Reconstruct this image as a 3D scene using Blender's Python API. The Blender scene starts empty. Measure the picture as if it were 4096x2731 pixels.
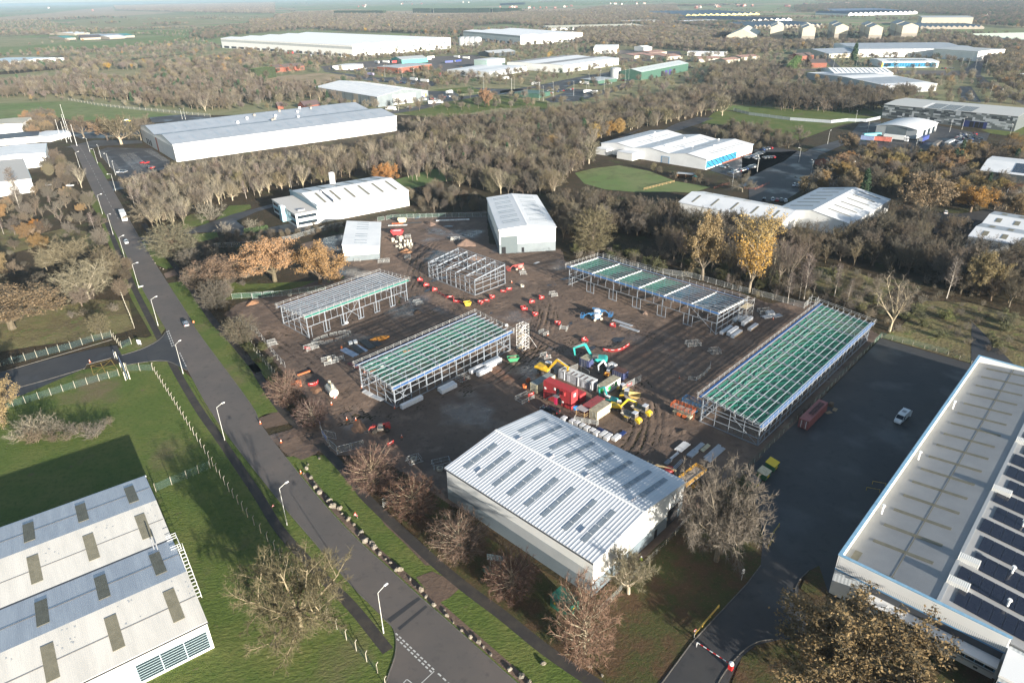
import bpy,math,random
import numpy as np
from mathutils import Vector,Matrix,Euler
R=math.radians
RND=random.Random(7)
sc=bpy.context.scene
COL=sc.collection

# ---------------------------------------------------------------- camera
H=98.0  # drone height over the site, metres
FX=2731.0  # focal length in pixels of the 4096 px frame
CAM=((0.99984518,-0.01759598,0.0),(-0.00802415,-0.45595151,0.88996844),(-0.01565986,-0.88983066,-0.45602211))
cd=bpy.data.cameras.new('camera');cd.sensor_width=36;cd.lens=36*FX/4096
cd.clip_start=1;cd.clip_end=40000
cam=bpy.data.objects.new('camera',cd);COL.objects.link(cam)
cam.matrix_world=Matrix([[CAM[i][0],-CAM[i][1],-CAM[i][2],(0,0,H)[i]]for i in range(3)]+[[0,0,0,1]])
sc.camera=cam

# ---------------------------------------------------------------- sky, sun, exposure
SUN_EL,SUN_AZ=11.6,-54.8  # degrees; azimuth counter-clockwise from +x
wd=bpy.data.worlds.new('World');sc.world=wd;wd.use_nodes=True
nt=wd.node_tree;nt.nodes.clear()
sky=nt.nodes.new('ShaderNodeTexSky');sky.sky_type='NISHITA';sky.sun_disc=False
sky.sun_elevation=R(SUN_EL);sky.sun_rotation=R(90-SUN_AZ)
bg=nt.nodes.new('ShaderNodeBackground');bg.inputs[1].default_value=0.075
wo=nt.nodes.new('ShaderNodeOutputWorld')
nt.links.new(sky.outputs[0],bg.inputs[0]);nt.links.new(bg.outputs[0],wo.inputs[0])
sl=bpy.data.lights.new('sun','SUN');sl.energy=5.0;sl.angle=R(0.5);sl.color=(1.0,0.93,0.82)
so=bpy.data.objects.new('sun',sl);COL.objects.link(so)
SUNV=Vector((math.cos(R(SUN_AZ))*math.cos(R(SUN_EL)),math.sin(R(SUN_AZ))*math.cos(R(SUN_EL)),math.sin(R(SUN_EL))))
so.rotation_euler=SUNV.to_track_quat('Z','Y').to_euler()
so.location=(0,0,300)
sc.view_settings.view_transform='Standard';sc.view_settings.look='None'
sc.view_settings.exposure=1.55;sc.view_settings.gamma=1.0
sc.cycles.max_bounces=5;sc.cycles.diffuse_bounces=3;sc.cycles.glossy_bounces=2
sc.cycles.transparent_max_bounces=8;sc.cycles.transmission_bounces=2;sc.cycles.volume_bounces=0
sc.cycles.use_denoising=True;sc.cycles.denoising_prefilter='ACCURATE'

# ---------------------------------------------------------------- survey: photo point -> metres on the ground
def gnd(px,py,z=0.0):
 """point of the 4096 px photograph, taken to lie at height z, in metres"""
 a,b=(px-2048)/FX,(py-1365.5)/FX
 d=[CAM[i][0]*a+CAM[i][1]*b+CAM[i][2]for i in range(3)]
 s=(z-H)/d[2]
 return Vector((d[0]*s,d[1]*s,z))
def V(x,y,z=0.0):return gnd(x*4096/2352,y*4096/2352,z)
TX,TY=(0,1000,2000,2996),(0,650,1320,1998)
def T(tile,x,y,z=0.0):
 k=1100/2352
 return gnd(TX[tile%10]+x*k,TY[tile//10]+y*k,z)
def vpx(p):
 q=(p[0],p[1],(p[2]if len(p)>2 else 0)-H)
 c=[sum(CAM[i][j]*q[i]for i in range(3))for j in range(3)]
 if c[2]<=1:return(-9999,-9999)
 return((2048+FX*c[0]/c[2])*2352/4096,(1365.5+FX*c[1]/c[2])*2352/4096)
def inpoly(x,y,poly):
 c=False;n=len(poly);j=n-1
 for i in range(n):
  xi,yi=poly[i][0],poly[i][1];xj,yj=poly[j][0],poly[j][1]
  if(yi>y)!=(yj>y)and x<(xj-xi)*(y-yi)/(yj-yi)+xi:c=not c
  j=i
 return c

# ---------------------------------------------------------------- materials
MAT={}
def mat(name,col,rough=0.7,metal=0.0,col2=None,scale=1.0,detail=4,bump=0.0,bscale=None,ramp=(0.35,0.65),rand=0.0,coat=0.0,trans=0.0,wave=None,spec=None,streak=None):
 """principled material; col2 mixes in by noise, rand varies per object, wave=(axis, period, depth) is fine sheet relief"""
 if name in MAT:return MAT[name]
 m=bpy.data.materials.new(name);m.use_nodes=True;MAT[name]=m
 n,l=m.node_tree.nodes,m.node_tree.links
 b=n['Principled BSDF']
 b.inputs['Base Color'].default_value=(*col,1);b.inputs['Roughness'].default_value=rough
 b.inputs['Metallic'].default_value=metal
 if spec is not None:b.inputs['Specular IOR Level'].default_value=spec
 if coat:b.inputs['Coat Weight'].default_value=coat
 tc=n.new('ShaderNodeTexCoord')
 out=None
 if col2 is not None:
  nz=n.new('ShaderNodeTexNoise');nz.inputs['Scale'].default_value=scale;nz.inputs['Detail'].default_value=detail;nz.inputs['Roughness'].default_value=0.65
  if streak:
   mp=n.new('ShaderNodeMapping');mp.inputs['Scale'].default_value=streak
   l.new(tc.outputs['Object'],mp.inputs[0]);l.new(mp.outputs[0],nz.inputs['Vector'])
  else:l.new(tc.outputs['Object'],nz.inputs['Vector'])
  mr=n.new('ShaderNodeMapRange');mr.inputs[1].default_value=ramp[0];mr.inputs[2].default_value=ramp[1]
  l.new(nz.outputs['Fac'],mr.inputs[0])
  mx=n.new('ShaderNodeMix');mx.data_type='RGBA'
  mx.inputs['A'].default_value=(*col,1);mx.inputs['B'].default_value=(*col2,1)
  l.new(mr.outputs[0],mx.inputs['Factor']);out=mx.outputs['Result']
 if rand:
  oi=n.new('ShaderNodeObjectInfo')
  hs=n.new('ShaderNodeHueSaturation')
  if out is not None:l.new(out,hs.inputs['Color'])
  else:hs.inputs['Color'].default_value=(*col,1)
  m1=n.new('ShaderNodeMapRange');m1.inputs[3].default_value=1-rand;m1.inputs[4].default_value=1+rand
  l.new(oi.outputs['Random'],m1.inputs[0]);l.new(m1.outputs[0],hs.inputs['Value'])
  mu=n.new('ShaderNodeMath');mu.operation='MULTIPLY';mu.inputs[1].default_value=7.31;l.new(oi.outputs['Random'],mu.inputs[0])
  fr=n.new('ShaderNodeMath');fr.operation='FRACT';l.new(mu.outputs[0],fr.inputs[0])
  m2=n.new('ShaderNodeMapRange');m2.inputs[3].default_value=0.5-0.06*rand;m2.inputs[4].default_value=0.5+0.06*rand
  l.new(fr.outputs[0],m2.inputs[0]);l.new(m2.outputs[0],hs.inputs['Hue'])
  m3=n.new('ShaderNodeMath');m3.operation='MULTIPLY';m3.inputs[1].default_value=13.7;l.new(oi.outputs['Random'],m3.inputs[0])
  f3=n.new('ShaderNodeMath');f3.operation='FRACT';l.new(m3.outputs[0],f3.inputs[0])
  m4=n.new('ShaderNodeMapRange');m4.inputs[3].default_value=1-rand;m4.inputs[4].default_value=1+rand*0.6
  l.new(f3.outputs[0],m4.inputs[0]);l.new(m4.outputs[0],hs.inputs['Saturation'])
  out=hs.outputs[0]
 if out is not None:l.new(out,b.inputs['Base Color'])
 nrm=None
 if wave:
  ax,per,dep=wave
  wv=n.new('ShaderNodeTexWave');wv.bands_direction=ax;wv.inputs['Scale'].default_value=0.314159/per
  wv.inputs['Distortion'].default_value=0;l.new(tc.outputs['Object'],wv.inputs[0])
  bp=n.new('ShaderNodeBump');bp.inputs['Strength'].default_value=1;bp.inputs['Distance'].default_value=dep
  l.new(wv.outputs['Fac'],bp.inputs['Height']);nrm=bp.outputs[0]
 if bump:
  n2=n.new('ShaderNodeTexNoise');n2.inputs['Scale'].default_value=bscale or scale;n2.inputs['Detail'].default_value=5;n2.inputs['Roughness'].default_value=0.7
  l.new(tc.outputs['Object'],n2.inputs['Vector'])
  b2=n.new('ShaderNodeBump');b2.inputs['Strength'].default_value=1;b2.inputs['Distance'].default_value=bump
  l.new(n2.outputs['Fac'],b2.inputs['Height'])
  if nrm:l.new(nrm,b2.inputs['Normal'])
  nrm=b2.outputs[0]
 if nrm:l.new(nrm,b.inputs['Normal'])
 return m
def ground_mat(name,layers,rough=0.95,bump=0.0,bscale=1.0,bstretch=None,wet=None):
 """base colour from several noise layers [(colour, scale, lo, hi), ...]; the first is the base"""
 m=bpy.data.materials.new(name);m.use_nodes=True;MAT[name]=m
 n,l=m.node_tree.nodes,m.node_tree.links;b=n['Principled BSDF']
 b.inputs['Roughness'].default_value=rough;b.inputs['Specular IOR Level'].default_value=0.2
 tc=n.new('ShaderNodeTexCoord');prev=None
 for i,(c,s,lo,hi)in enumerate(layers):
  if i==0:base=c;continue
  nz=n.new('ShaderNodeTexNoise');nz.inputs['Scale'].default_value=s;nz.inputs['Detail'].default_value=6;nz.inputs['Roughness'].default_value=0.62
  mp=n.new('ShaderNodeMapping');mp.inputs['Location'].default_value=(i*37.1,i*11.3,i*5.0)
  l.new(tc.outputs['Object'],mp.inputs[0]);l.new(mp.outputs[0],nz.inputs['Vector'])
  mr=n.new('ShaderNodeMapRange');mr.inputs[1].default_value=lo;mr.inputs[2].default_value=hi;l.new(nz.outputs['Fac'],mr.inputs[0])
  mx=n.new('ShaderNodeMix');mx.data_type='RGBA';mx.inputs['B'].default_value=(*c,1)
  if prev is None:mx.inputs['A'].default_value=(*base,1)
  else:l.new(prev,mx.inputs['A'])
  l.new(mr.outputs[0],mx.inputs['Factor']);prev=mx.outputs['Result']
 if prev is not None:l.new(prev,b.inputs['Base Color'])
 else:b.inputs['Base Color'].default_value=(*base,1)
 if wet:
  s,lo,hi,rw=wet
  nz=n.new('ShaderNodeTexNoise');nz.inputs['Scale'].default_value=s;nz.inputs['Detail'].default_value=5
  l.new(tc.outputs['Object'],nz.inputs['Vector'])
  mr=n.new('ShaderNodeMapRange');mr.inputs[1].default_value=lo;mr.inputs[2].default_value=hi;mr.inputs[3].default_value=rough;mr.inputs[4].default_value=rw
  l.new(nz.outputs['Fac'],mr.inputs[0]);l.new(mr.outputs[0],b.inputs['Roughness'])
  b.inputs['Specular IOR Level'].default_value=0.5
 if bump:
  mp=n.new('ShaderNodeMapping');mp.inputs['Scale'].default_value=bstretch or(1,1,1);mp.inputs['Rotation'].default_value=(0,0,R(-35))
  l.new(tc.outputs['Object'],mp.inputs[0])
  n2=n.new('ShaderNodeTexNoise');n2.inputs['Scale'].default_value=bscale;n2.inputs['Detail'].default_value=5;n2.inputs['Roughness'].default_value=0.7
  l.new(mp.outputs[0],n2.inputs['Vector'])
  b2=n.new('ShaderNodeBump');b2.inputs['Strength'].default_value=1;b2.inputs['Distance'].default_value=bump
  l.new(n2.outputs['Fac'],b2.inputs['Height']);l.new(b2.outputs[0],b.inputs['Normal'])
 return m

# ---------------------------------------------------------------- mesh helpers
class MB:
 def __init__(s):s.v=[];s.f=[];s.m=[];s.mi=0
 def add(s,vs,fs):
  o=len(s.v);s.v+=[tuple(p)for p in vs]
  for f in fs:s.f.append(tuple(i+o for i in f));s.m.append(s.mi)
  return s
 def box(s,c,d,rz=0.0,ry=0.0):
  """box of size d centred on c, turned by rz degrees"""
  x,y,z=d[0]/2,d[1]/2,d[2]/2
  vs=[(-x,-y,-z),(x,-y,-z),(x,y,-z),(-x,y,-z),(-x,-y,z),(x,-y,z),(x,y,z),(-x,y,z)]
  if ry:
   ca,sa=math.cos(R(ry)),math.sin(R(ry));vs=[(p[0]*ca+p[2]*sa,p[1],-p[0]*sa+p[2]*ca)for p in vs]
  if rz:
   ca,sa=math.cos(R(rz)),math.sin(R(rz));vs=[(p[0]*ca-p[1]*sa,p[0]*sa+p[1]*ca,p[2])for p in vs]
  return s.add([(p[0]+c[0],p[1]+c[1],p[2]+c[2])for p in vs],[(0,3,2,1),(4,5,6,7),(0,1,5,4),(1,2,6,5),(2,3,7,6),(3,0,4,7)])
 def bx(s,x0,x1,y0,y1,z0,z1):return s.box(((x0+x1)/2,(y0+y1)/2,(z0+z1)/2),(abs(x1-x0),abs(y1-y0),abs(z1-z0)))
 def bar(s,a,b,w,h=None):
  """square bar from a to b, w wide and h deep"""
  a,b=Vector(a),Vector(b);d=b-a
  if d.length<1e-6:return s
  d.normalize();h=h or w
  u=d.cross(Vector((0,0,1)));
  if u.length<1e-3:u=Vector((1,0,0))
  u.normalize();n=u.cross(d).normalized()
  u=u*w/2;n=n*h/2
  return s.add([a-u-n,a+u-n,a+u+n,a-u+n,b-u-n,b+u-n,b+u+n,b-u+n],[(0,3,2,1),(4,5,6,7),(0,1,5,4),(1,2,6,5),(2,3,7,6),(3,0,4,7)])
 def tube(s,a,b,r0,r1=None,n=8,caps=True):
  a,b=Vector(a),Vector(b);d=b-a
  if d.length<1e-6:return s
  d.normalize();r1=r0 if r1 is None else r1
  u=d.cross(Vector((0,0,1)))
  if u.length<1e-3:u=Vector((1,0,0))
  u.normalize();w=d.cross(u).normalized()
  vs=[]
  for p,r in((a,r0),(b,r1)):
   for i in range(n):
    t=2*math.pi*i/n;vs.append(p+u*(r*math.cos(t))+w*(r*math.sin(t)))
  fs=[(i,(i+1)%n,n+(i+1)%n,n+i)for i in range(n)]
  if caps:fs+=[tuple(range(n-1,-1,-1)),tuple(range(n,2*n))]
  return s.add(vs,fs)
 def path(s,pts,r,n=6):
  for a,b in zip(pts[:-1],pts[1:]):s.tube(a,b,r,r,n)
  return s
 def lathe(s,prof,c=(0,0,0),n=16):
  vs=[]
  for(r,z)in prof:
   for i in range(n):
    t=2*math.pi*i/n;vs.append((c[0]+r*math.cos(t),c[1]+r*math.sin(t),c[2]+z))
  fs=[]
  for k in range(len(prof)-1):
   for i in range(n):fs.append((k*n+i,k*n+(i+1)%n,(k+1)*n+(i+1)%n,(k+1)*n+i))
  fs+=[tuple(range(n-1,-1,-1)),tuple(range((len(prof)-1)*n,len(prof)*n))]
  return s.add(vs,fs)
 def prism(s,poly,a,b,axis='y'):
  """outline poly in a plane, extruded from a to b along axis"""
  n=len(poly)
  def P(p,t):return{'y':(p[0],t,p[1]),'x':(t,p[0],p[1]),'z':(p[0],p[1],t)}[axis]
  vs=[P(p,a)for p in poly]+[P(p,b)for p in poly]
  return s.add(vs,[tuple(range(n)),tuple(range(2*n-1,n-1,-1))]+[(i,n+i,n+(i+1)%n,(i+1)%n)for i in range(n)])
 def blob(s,c,d,seed=0,n=10,m=6,rough=0.15,flat=False):
  """uneven lump"""
  rr=random.Random(seed);vs=[];fs=[]
  z0=-0.25 if flat else-1
  for j in range(m+1):
   ph=math.pi*(j/m)
   for i in range(n):
    t=2*math.pi*i/n;k=1+rr.uniform(-rough,rough)
    if j in(0,m):k=1
    zz=math.cos(ph);zz=max(zz,z0)
    vs.append((c[0]+d[0]/2*k*math.sin(ph)*math.cos(t),c[1]+d[1]/2*k*math.sin(ph)*math.sin(t),c[2]+d[2]/2*zz*(1 if j in(0,m)else k)))
  for j in range(m):
   for i in range(n):fs.append((j*n+i,(j+1)*n+i,(j+1)*n+(i+1)%n,j*n+(i+1)%n))
  return s.add(vs,fs)
 def mesh(s,name,mats,smooth=False):
  me=bpy.data.meshes.new(name);me.from_pydata(s.v,[],s.f)
  if not isinstance(mats,(list,tuple)):mats=[mats]
  for m in mats:me.materials.append(m)
  if len(mats)>1:me.polygons.foreach_set('material_index',s.m)
  if smooth:me.polygons.foreach_set('use_smooth',[True]*len(me.polygons))
  me.update();return me
 def build(s,name,mats,parent=None,smooth=False,loc=None,rz=0.0,kind=None,label=None):
  o=bpy.data.objects.new(name,s.mesh(name,mats,smooth));COL.objects.link(o)
  if parent is not None:o.parent=parent
  if loc is not None:o.location=loc
  if rz:o.rotation_euler=(0,0,R(rz))
  if kind:o['kind']=kind
  if label:o['label']=label
  return o
def tag(o,label,cat,group=None):
 o['label']=label;o['category']=cat
 if group:o['group']=group
 return o
def thing(name,label,cat,loc=(0,0,0),rz=0.0,group=None):
 o=bpy.data.objects.new(name,None);COL.objects.link(o);o.empty_display_size=0.5
 o.location=(loc[0],loc[1],loc[2]if len(loc)>2 else 0.0);o.rotation_euler=(0,0,R(rz))
 return tag(o,label,cat,group)
KIDS={}
def kids(o):
 return[c for c in bpy.data.objects if c.parent==o]
def snapshot(o):
 """remember a thing's parts so that it can be copied without searching"""
 KIDS[o.name]=[(c,[(g)for g in kids(c)])for c in kids(o)];return o
def dup(root,loc,rz=0.0,label=None,group=None,scale=None):
 r=root.copy();COL.objects.link(r)
 r.location=(loc[0],loc[1],loc[2]if len(loc)>2 else 0.0);r.rotation_euler=(0,0,R(rz))
 if label:r['label']=label
 if group:r['group']=group
 if scale:r.scale=scale if isinstance(scale,(tuple,list))else(scale,)*3
 for c,gs in KIDS.get(root.name,[]):
  k=c.copy();COL.objects.link(k);k.parent=r
  for g in gs:
   q=g.copy();COL.objects.link(q);q.parent=k
 return r
class Repeat:
 """first placement moves the source itself, the next ones are copies"""
 def __init__(s,root):s.root=snapshot(root);s.used=False
 def put(s,loc,rz=0.0,label=None,group=None,scale=None):
  if not s.used:
   s.used=True;o=s.root
   o.location=(loc[0],loc[1],loc[2]if len(loc)>2 else 0.0);o.rotation_euler=(0,0,R(rz))
   if label:o['label']=label
   if group:o['group']=group
   if scale:o.scale=scale if isinstance(scale,(tuple,list))else(scale,)*3
   return o
  return dup(s.root,loc,rz,label,group,scale)
def struct(o):o['kind']='structure';return o
def sheet(name,pts,z,m):
 """flat sheet of ground with the outline pts"""
 from mathutils.geometry import tessellate_polygon
 ps=[Vector((p[0],p[1],z))for p in pts]
 tri=tessellate_polygon([ps]);vs=[tuple(p)for p in ps];fs=[]
 for a,b,c in tri:
  n=(ps[b]-ps[a]).cross(ps[c]-ps[a]);fs.append((a,b,c)if n.z>0 else(a,c,b))
 return struct(MB().add(vs,fs).build(name,m))
def smooth_line(pts,n=6):
 """Catmull-Rom through pts"""
 P=[Vector((p[0],p[1],0))for p in pts];P=[P[0]*2-P[1]]+P+[P[-1]*2-P[-2]];out=[]
 for i in range(1,len(P)-2):
  for k in range(n):
   t=k/n;a,b,c,d=P[i-1],P[i],P[i+1],P[i+2]
   out.append(0.5*((2*b)+(c-a)*t+(2*a-5*b+4*c-d)*t*t+(3*b-a-3*c+d)*t**3))
 out.append(P[-2]);return out
def strip(name,line,off0,off1,z,m,kind='structure',z2=None):
 """ribbon beside a line, from offset off0 to off1 (metres, + is to the right)"""
 vs=[];fs=[]
 for i,p in enumerate(line):
  d=(line[min(i+1,len(line)-1)]-line[max(i-1,0)]).normalized();r=Vector((d.y,-d.x,0))
  a,b=p+r*off0,p+r*off1;vs+=[(a.x,a.y,z),(b.x,b.y,z)]
 for i in range(len(line)-1):fs.append((2*i,2*i+1,2*i+3,2*i+2))
 b=MB().add(vs,fs)
 o=b.build(name,m)
 if kind:o['kind']=kind
 return o
def along(line,off,step,start=0.0):
 """points every step metres along a line, at an offset, with the direction in degrees"""
 out=[];nxt=start;acc=0.0
 for a,b in zip(line[:-1],line[1:]):
  d=b-a;L=d.length
  if L<1e-6:continue
  d=d/L;r=Vector((d.y,-d.x,0))
  while nxt<=acc+L:
   out.append((a+d*(nxt-acc)+r*off,math.degrees(math.atan2(d.y,d.x))));nxt+=step
  acc+=L
 return out
def P(pts,tile=None):return[(T(tile,*p)if tile is not None else V(*p))for p in pts]
ORDW='first second third fourth fifth sixth seventh eighth ninth tenth eleventh twelfth'.split()
def nth(k):return ORDW[k]if k<12 else '%d%s'%(k+1,{1:'st',2:'nd',3:'rd'}.get((k+1)%10,'th')if k+1 not in(11,12,13)else 'th')
EXCL=[]  # ground that no scattered tree may stand on: buildings, fields, yards
# ================================================================ the ground
GRASS=ground_mat('grass',[((0.086,0.122,0.028),0,0,0),((0.125,0.140,0.040),0.11,0.42,0.64),((0.060,0.092,0.020),0.9,0.50,0.70),((0.140,0.118,0.062),0.05,0.56,0.70),((0.13,0.10,0.06),0.35,0.64,0.74)],bump=0.35,bscale=0.9,bstretch=(1.0,1.9,1))
ROUGH=ground_mat('rough_grass',[((0.175,0.155,0.070),0,0,0),((0.120,0.095,0.050),0.08,0.40,0.60),((0.115,0.135,0.042),0.30,0.52,0.66),((0.220,0.185,0.105),1.1,0.55,0.72)],bump=0.8,bscale=0.8)
LITTER=ground_mat('woodland_floor',[((0.058,0.042,0.024),0,0,0),((0.040,0.034,0.017),0.10,0.42,0.60),((0.095,0.060,0.030),0.5,0.55,0.70),((0.055,0.062,0.022),0.06,0.56,0.68)],bump=0.5,bscale=0.7)
LEAFY=ground_mat('leaf_strewn_grass',[((0.060,0.064,0.022),0,0,0),((0.088,0.055,0.030),0.22,0.42,0.58),((0.125,0.078,0.040),2.2,0.56,0.66),((0.050,0.045,0.020),0.6,0.58,0.7)],bump=0.18,bscale=1.6)
ASPH=ground_mat('asphalt',[((0.108,0.098,0.092),0,0,0),((0.135,0.116,0.105),0.06,0.40,0.62),((0.086,0.080,0.076),0.5,0.55,0.72),((0.16,0.145,0.13),6.0,0.6,0.8)],rough=0.75,bump=0.012,bscale=12)
ASPHD=ground_mat('dark_asphalt',[((0.034,0.034,0.037),0,0,0),((0.050,0.048,0.047),0.05,0.40,0.62),((0.026,0.026,0.028),0.4,0.55,0.72)],rough=0.7,bump=0.012,bscale=10,wet=(0.07,0.52,0.66,0.35))
PATHM=ground_mat('path_asphalt',[((0.044,0.040,0.038),0,0,0),((0.062,0.054,0.046),0.3,0.45,0.62),((0.055,0.060,0.030),0.7,0.62,0.74)],rough=0.85,bump=0.015,bscale=8)
CONC=mat('concrete',(0.36,0.34,0.30),0.9,col2=(0.26,0.25,0.22),scale=0.8,bump=0.02,bscale=6)
KERB=mat('kerb_stone',(0.15,0.14,0.125),0.9,col2=(0.09,0.085,0.075),scale=1.2)
WPAINT=mat('road_paint',(0.62,0.62,0.60),0.8,col2=(0.34,0.34,0.33),scale=3.0)
YPAINT=mat('yellow_paint',(0.50,0.33,0.06),0.8,col2=(0.30,0.22,0.08),scale=3.0)
TARMC=ground_mat('field_green',[((0.120,0.175,0.058),0,0,0),((0.165,0.190,0.080),0.02,0.42,0.60),((0.105,0.120,0.05),0.12,0.50,0.70)],bump=0.2,bscale=0.5)
FIELDO=ground_mat('field_olive',[((0.200,0.205,0.105),0,0,0),((0.245,0.220,0.125),0.015,0.42,0.60),((0.150,0.155,0.070),0.06,0.50,0.68)],bump=0.3,bscale=0.4)
FIELDT=ground_mat('field_tan',[((0.340,0.265,0.175),0,0,0),((0.285,0.220,0.140),0.012,0.42,0.60),((0.18,0.16,0.085),0.04,0.52,0.70)],bump=0.3,bscale=0.4)
FARM=ground_mat('far_land',[((0.180,0.190,0.095),0,0,0),((0.150,0.200,0.080),0.0035,0.44,0.56),((0.280,0.225,0.145),0.0022,0.52,0.60),((0.110,0.100,0.062),0.007,0.54,0.64)],bump=0.0)

# one sheet to the horizon: woodland floor near, open country far out
g=MB();g.add([(-26000,-3000,-0.16),(26000,-3000,-0.16),(26000,26000,-0.16),(-26000,26000,-0.16)],[(0,1,2,3)])
struct(g.build('ground',FARM))
sheet('woodland_floor',[(-700,-60),(500,-60),(900,1300),(500,2100),(-100,2100),(-600,1500),(-900,900)],-0.10,LITTER)
sheet('estate_ground',[(-520,690),(-60,640),(200,640),(420,560),(700,700),(900,1300),(500,2100),(-100,2100),(-600,1500),(-800,900)],-0.07,FIELDO)

# ---- the road
RL=[T(0,600,1240),T(0,660,1330),T(10,790,240),T(10,985,600),T(10,1215,1075),T(10,1415,1420),T(20,1600,335),T(20,1850,770),T(20,2352,1420),T(31,530,345),T(31,870,740),T(31,1140,1010)]
RR=[T(0,745,1240),T(0,790,1330),T(10,1000,290),T(10,1170,600),T(10,1390,960),T(10,1610,1300),T(20,1690,10),T(20,2140,620),T(21,120,840),T(21,700,1560),T(31,1250,640),T(31,1700,1040),T(31,2250,1530)]
d_=(RL[-1]-RL[-2]).normalized();RL.append(RL[-1]+d_*45)
d_=(RR[-1]-RR[-2]).normalized();RR.append(RR[-1]+d_*30)
LL,LR=smooth_line(RL,5),smooth_line(RR,5)
sheet('road',LL+LR[::-1],0.012,ASPH)
ROADC=smooth_line([(a+b)/2 for a,b in zip([LL[int(i*(len(LL)-1)/24)]for i in range(25)],[LR[int(i*(len(LR)-1)/24)]for i in range(25)])],3)

# ---- grass on both sides
PL=smooth_line([T(10,900,480),T(10,985,690),T(10,1090,950),T(10,1200,1180),T(10,1345,1460),T(20,1480,300),T(20,1690,660),T(20,1880,930),T(20,2200,1400),T(31,250,250),T(31,560,600),T(31,870,910),T(31,1180,1290)],5)
PR=smooth_line([T(10,1225,520),T(10,1400,760),T(10,1590,1010),T(10,1820,1350),T(20,1930,30),T(20,2200,350),T(21,20,300),T(21,270,680),T(21,620,1000),T(21,900,1310),T(31,1010,0),T(31,1500,460),T(31,1830,740),T(32,20,985),T(32,400,1290),T(32,900,1630)],5)
sheet('lawn',[T(20,0,470),T(20,700,340),T(20,1000,290),T(20,1330,240),T(20,1480,270)]+[p for p in LL if p.y<T(20,1600,335).y]+[Vector((10,40,0)),Vector((-140,40,0)),Vector((-190,150,0))],-0.02,GRASS)
sheet('verge',[p for p in LR if p.y<T(10,1420,1000).y and p.y>T(21,60,790).y]+[p for p in PR if p.y>T(21,300,700).y and p.y<T(10,1560,960).y][::-1],-0.02,GRASS)
sheet('verge',[p for p in LR if p.y<T(21,260,980).y]+[p for p in PR if p.y<T(21,640,1010).y][::-1],-0.02,GRASS)
sheet('verge',[T(10,1200,660),T(10,1270,700),T(10,1400,740),T(10,1530,880),T(10,1420,910),T(10,1330,870),T(10,1270,790)],-0.02,GRASS)
sheet('verge',[p for p in LL if p.y>T(10,1420,1425).y and p.y<T(10,790,230).y]+[T(10,1370,1480),T(10,1300,1480),T(10,1130,1180),T(10,1010,900),T(10,930,700),T(10,850,470),T(10,740,300)],-0.02,GRASS)
sheet('verge',[T(10,830,0),T(10,860,0),T(10,950,130),T(10,900,150),T(0,780,1330),T(0,760,1280),T(0,800,1290)],-0.02,GRASS)
sheet('verge',[T(20,1040,212),T(20,1190,168),T(20,1310,112),T(20,1380,60),T(10,1300,1480),T(10,1250,1500),T(20,1160,60),T(20,1010,160)],-0.022,GRASS)
# driveway lawns west of the blue and white unit
for pts in([(1560,480),(1640,440),(1790,440),(1790,520),(1560,570)],[(1850,490),(1960,370),(2140,360),(2150,390),(1880,500)],[(1640,620),(1850,590),(1870,640),(1700,680)],[(1280,720),(1330,700),(1420,780),(1510,900),(1400,900)]):
 sheet('lawn',[T(10,*p)for p in pts],-0.03,GRASS)
strip('footpath',PL,-1.0,1.0,0.004,PATHM)
strip('footpath',PR,-1.1,1.1,0.004,PATHM)
def kerb(line,off,name='kerb'):
 vs=[];fs=[]
 for i,p in enumerate(line):
  d=(line[min(i+1,len(line)-1)]-line[max(i-1,0)]).normalized();r=Vector((d.y,-d.x,0))
  for o_,z_ in((off-0.075,-0.05),(off-0.075,0.10),(off+0.075,0.10),(off+0.075,-0.05)):
   q=p+r*o_;vs.append((q.x,q.y,z_))
 for i in range(len(line)-1):
  for k in range(3):fs.append((4*i+k,4*i+k+1,4*i+5+k,4*i+4+k))
 return struct(MB().add(vs,fs).build(name,KERB))
JA,JB=T(10,1415,1420).y,T(20,1600,335).y
kerb([p for p in LL if p.y>JA],-0.1);kerb([p for p in LL if p.y<JB and p.y>RL[-2].y+0.5],-0.1)
kerb([p for p in LR if p.y<T(10,1420,1000).y and p.y>T(21,60,790).y],0.1)
kerb([p for p in LR if p.y>T(10,1390,960).y],0.1);kerb([p for p in LR if p.y<T(21,260,1000).y],0.1)

# side road on the left with its gate, and the one at the bottom
SIDE=[T(20,1420,10),T(20,1385,60),T(20,1320,110),T(20,1190,170),T(20,1040,215),T(20,1000,130),T(20,840,150),T(20,480,235),T(20,0,365),T(20,-700,540),T(20,-700,800),T(20,180,560),T(20,720,330),T(20,745,290),T(20,960,240),T(20,1060,300),T(20,1300,268),T(20,1440,270),T(20,1600,345),T(20,1640,320)]
sheet('side_road',SIDE,0.008,ASPHD)
sheet('side_road',[T(31,1140,1010),T(31,1225,1100),T(31,1250,1200),T(31,1240,1330),T(31,1180,1500),T(31,1160,1700),T(31,1900,1800),T(31,1680,1540)],0.014,ASPH)
kerb(smooth_line([T(31,1130,1005),T(31,1215,1085),T(31,1248,1190),T(31,1240,1330),T(31,1190,1480),T(31,1150,1600)],4),0.0)
kerb(smooth_line([T(20,1415,15),T(20,1380,65),T(20,1310,115),T(20,1190,170),T(20,1040,215)],4),0.0)
kerb(smooth_line([T(20,1600,345),T(20,1440,268),T(20,1300,266),T(20,1080,298)],4),0.0)
kerb(smooth_line([T(20,960,80),T(20,480,222),T(20,0,362),T(20,-600,520)],3),0.0)
kerb([T(20,950,240),T(20,740,295),T(20,725,328),T(20,400,425),T(20,110,505)],0.0)
sheet('parking_apron',[T(20,955,80),T(20,480,215),T(20,0,355),T(20,-200,400),T(20,-200,330),T(20,420,180),T(20,840,85),T(20,1000,30),T(20,1100,20)],0.004,LITTER)
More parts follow.
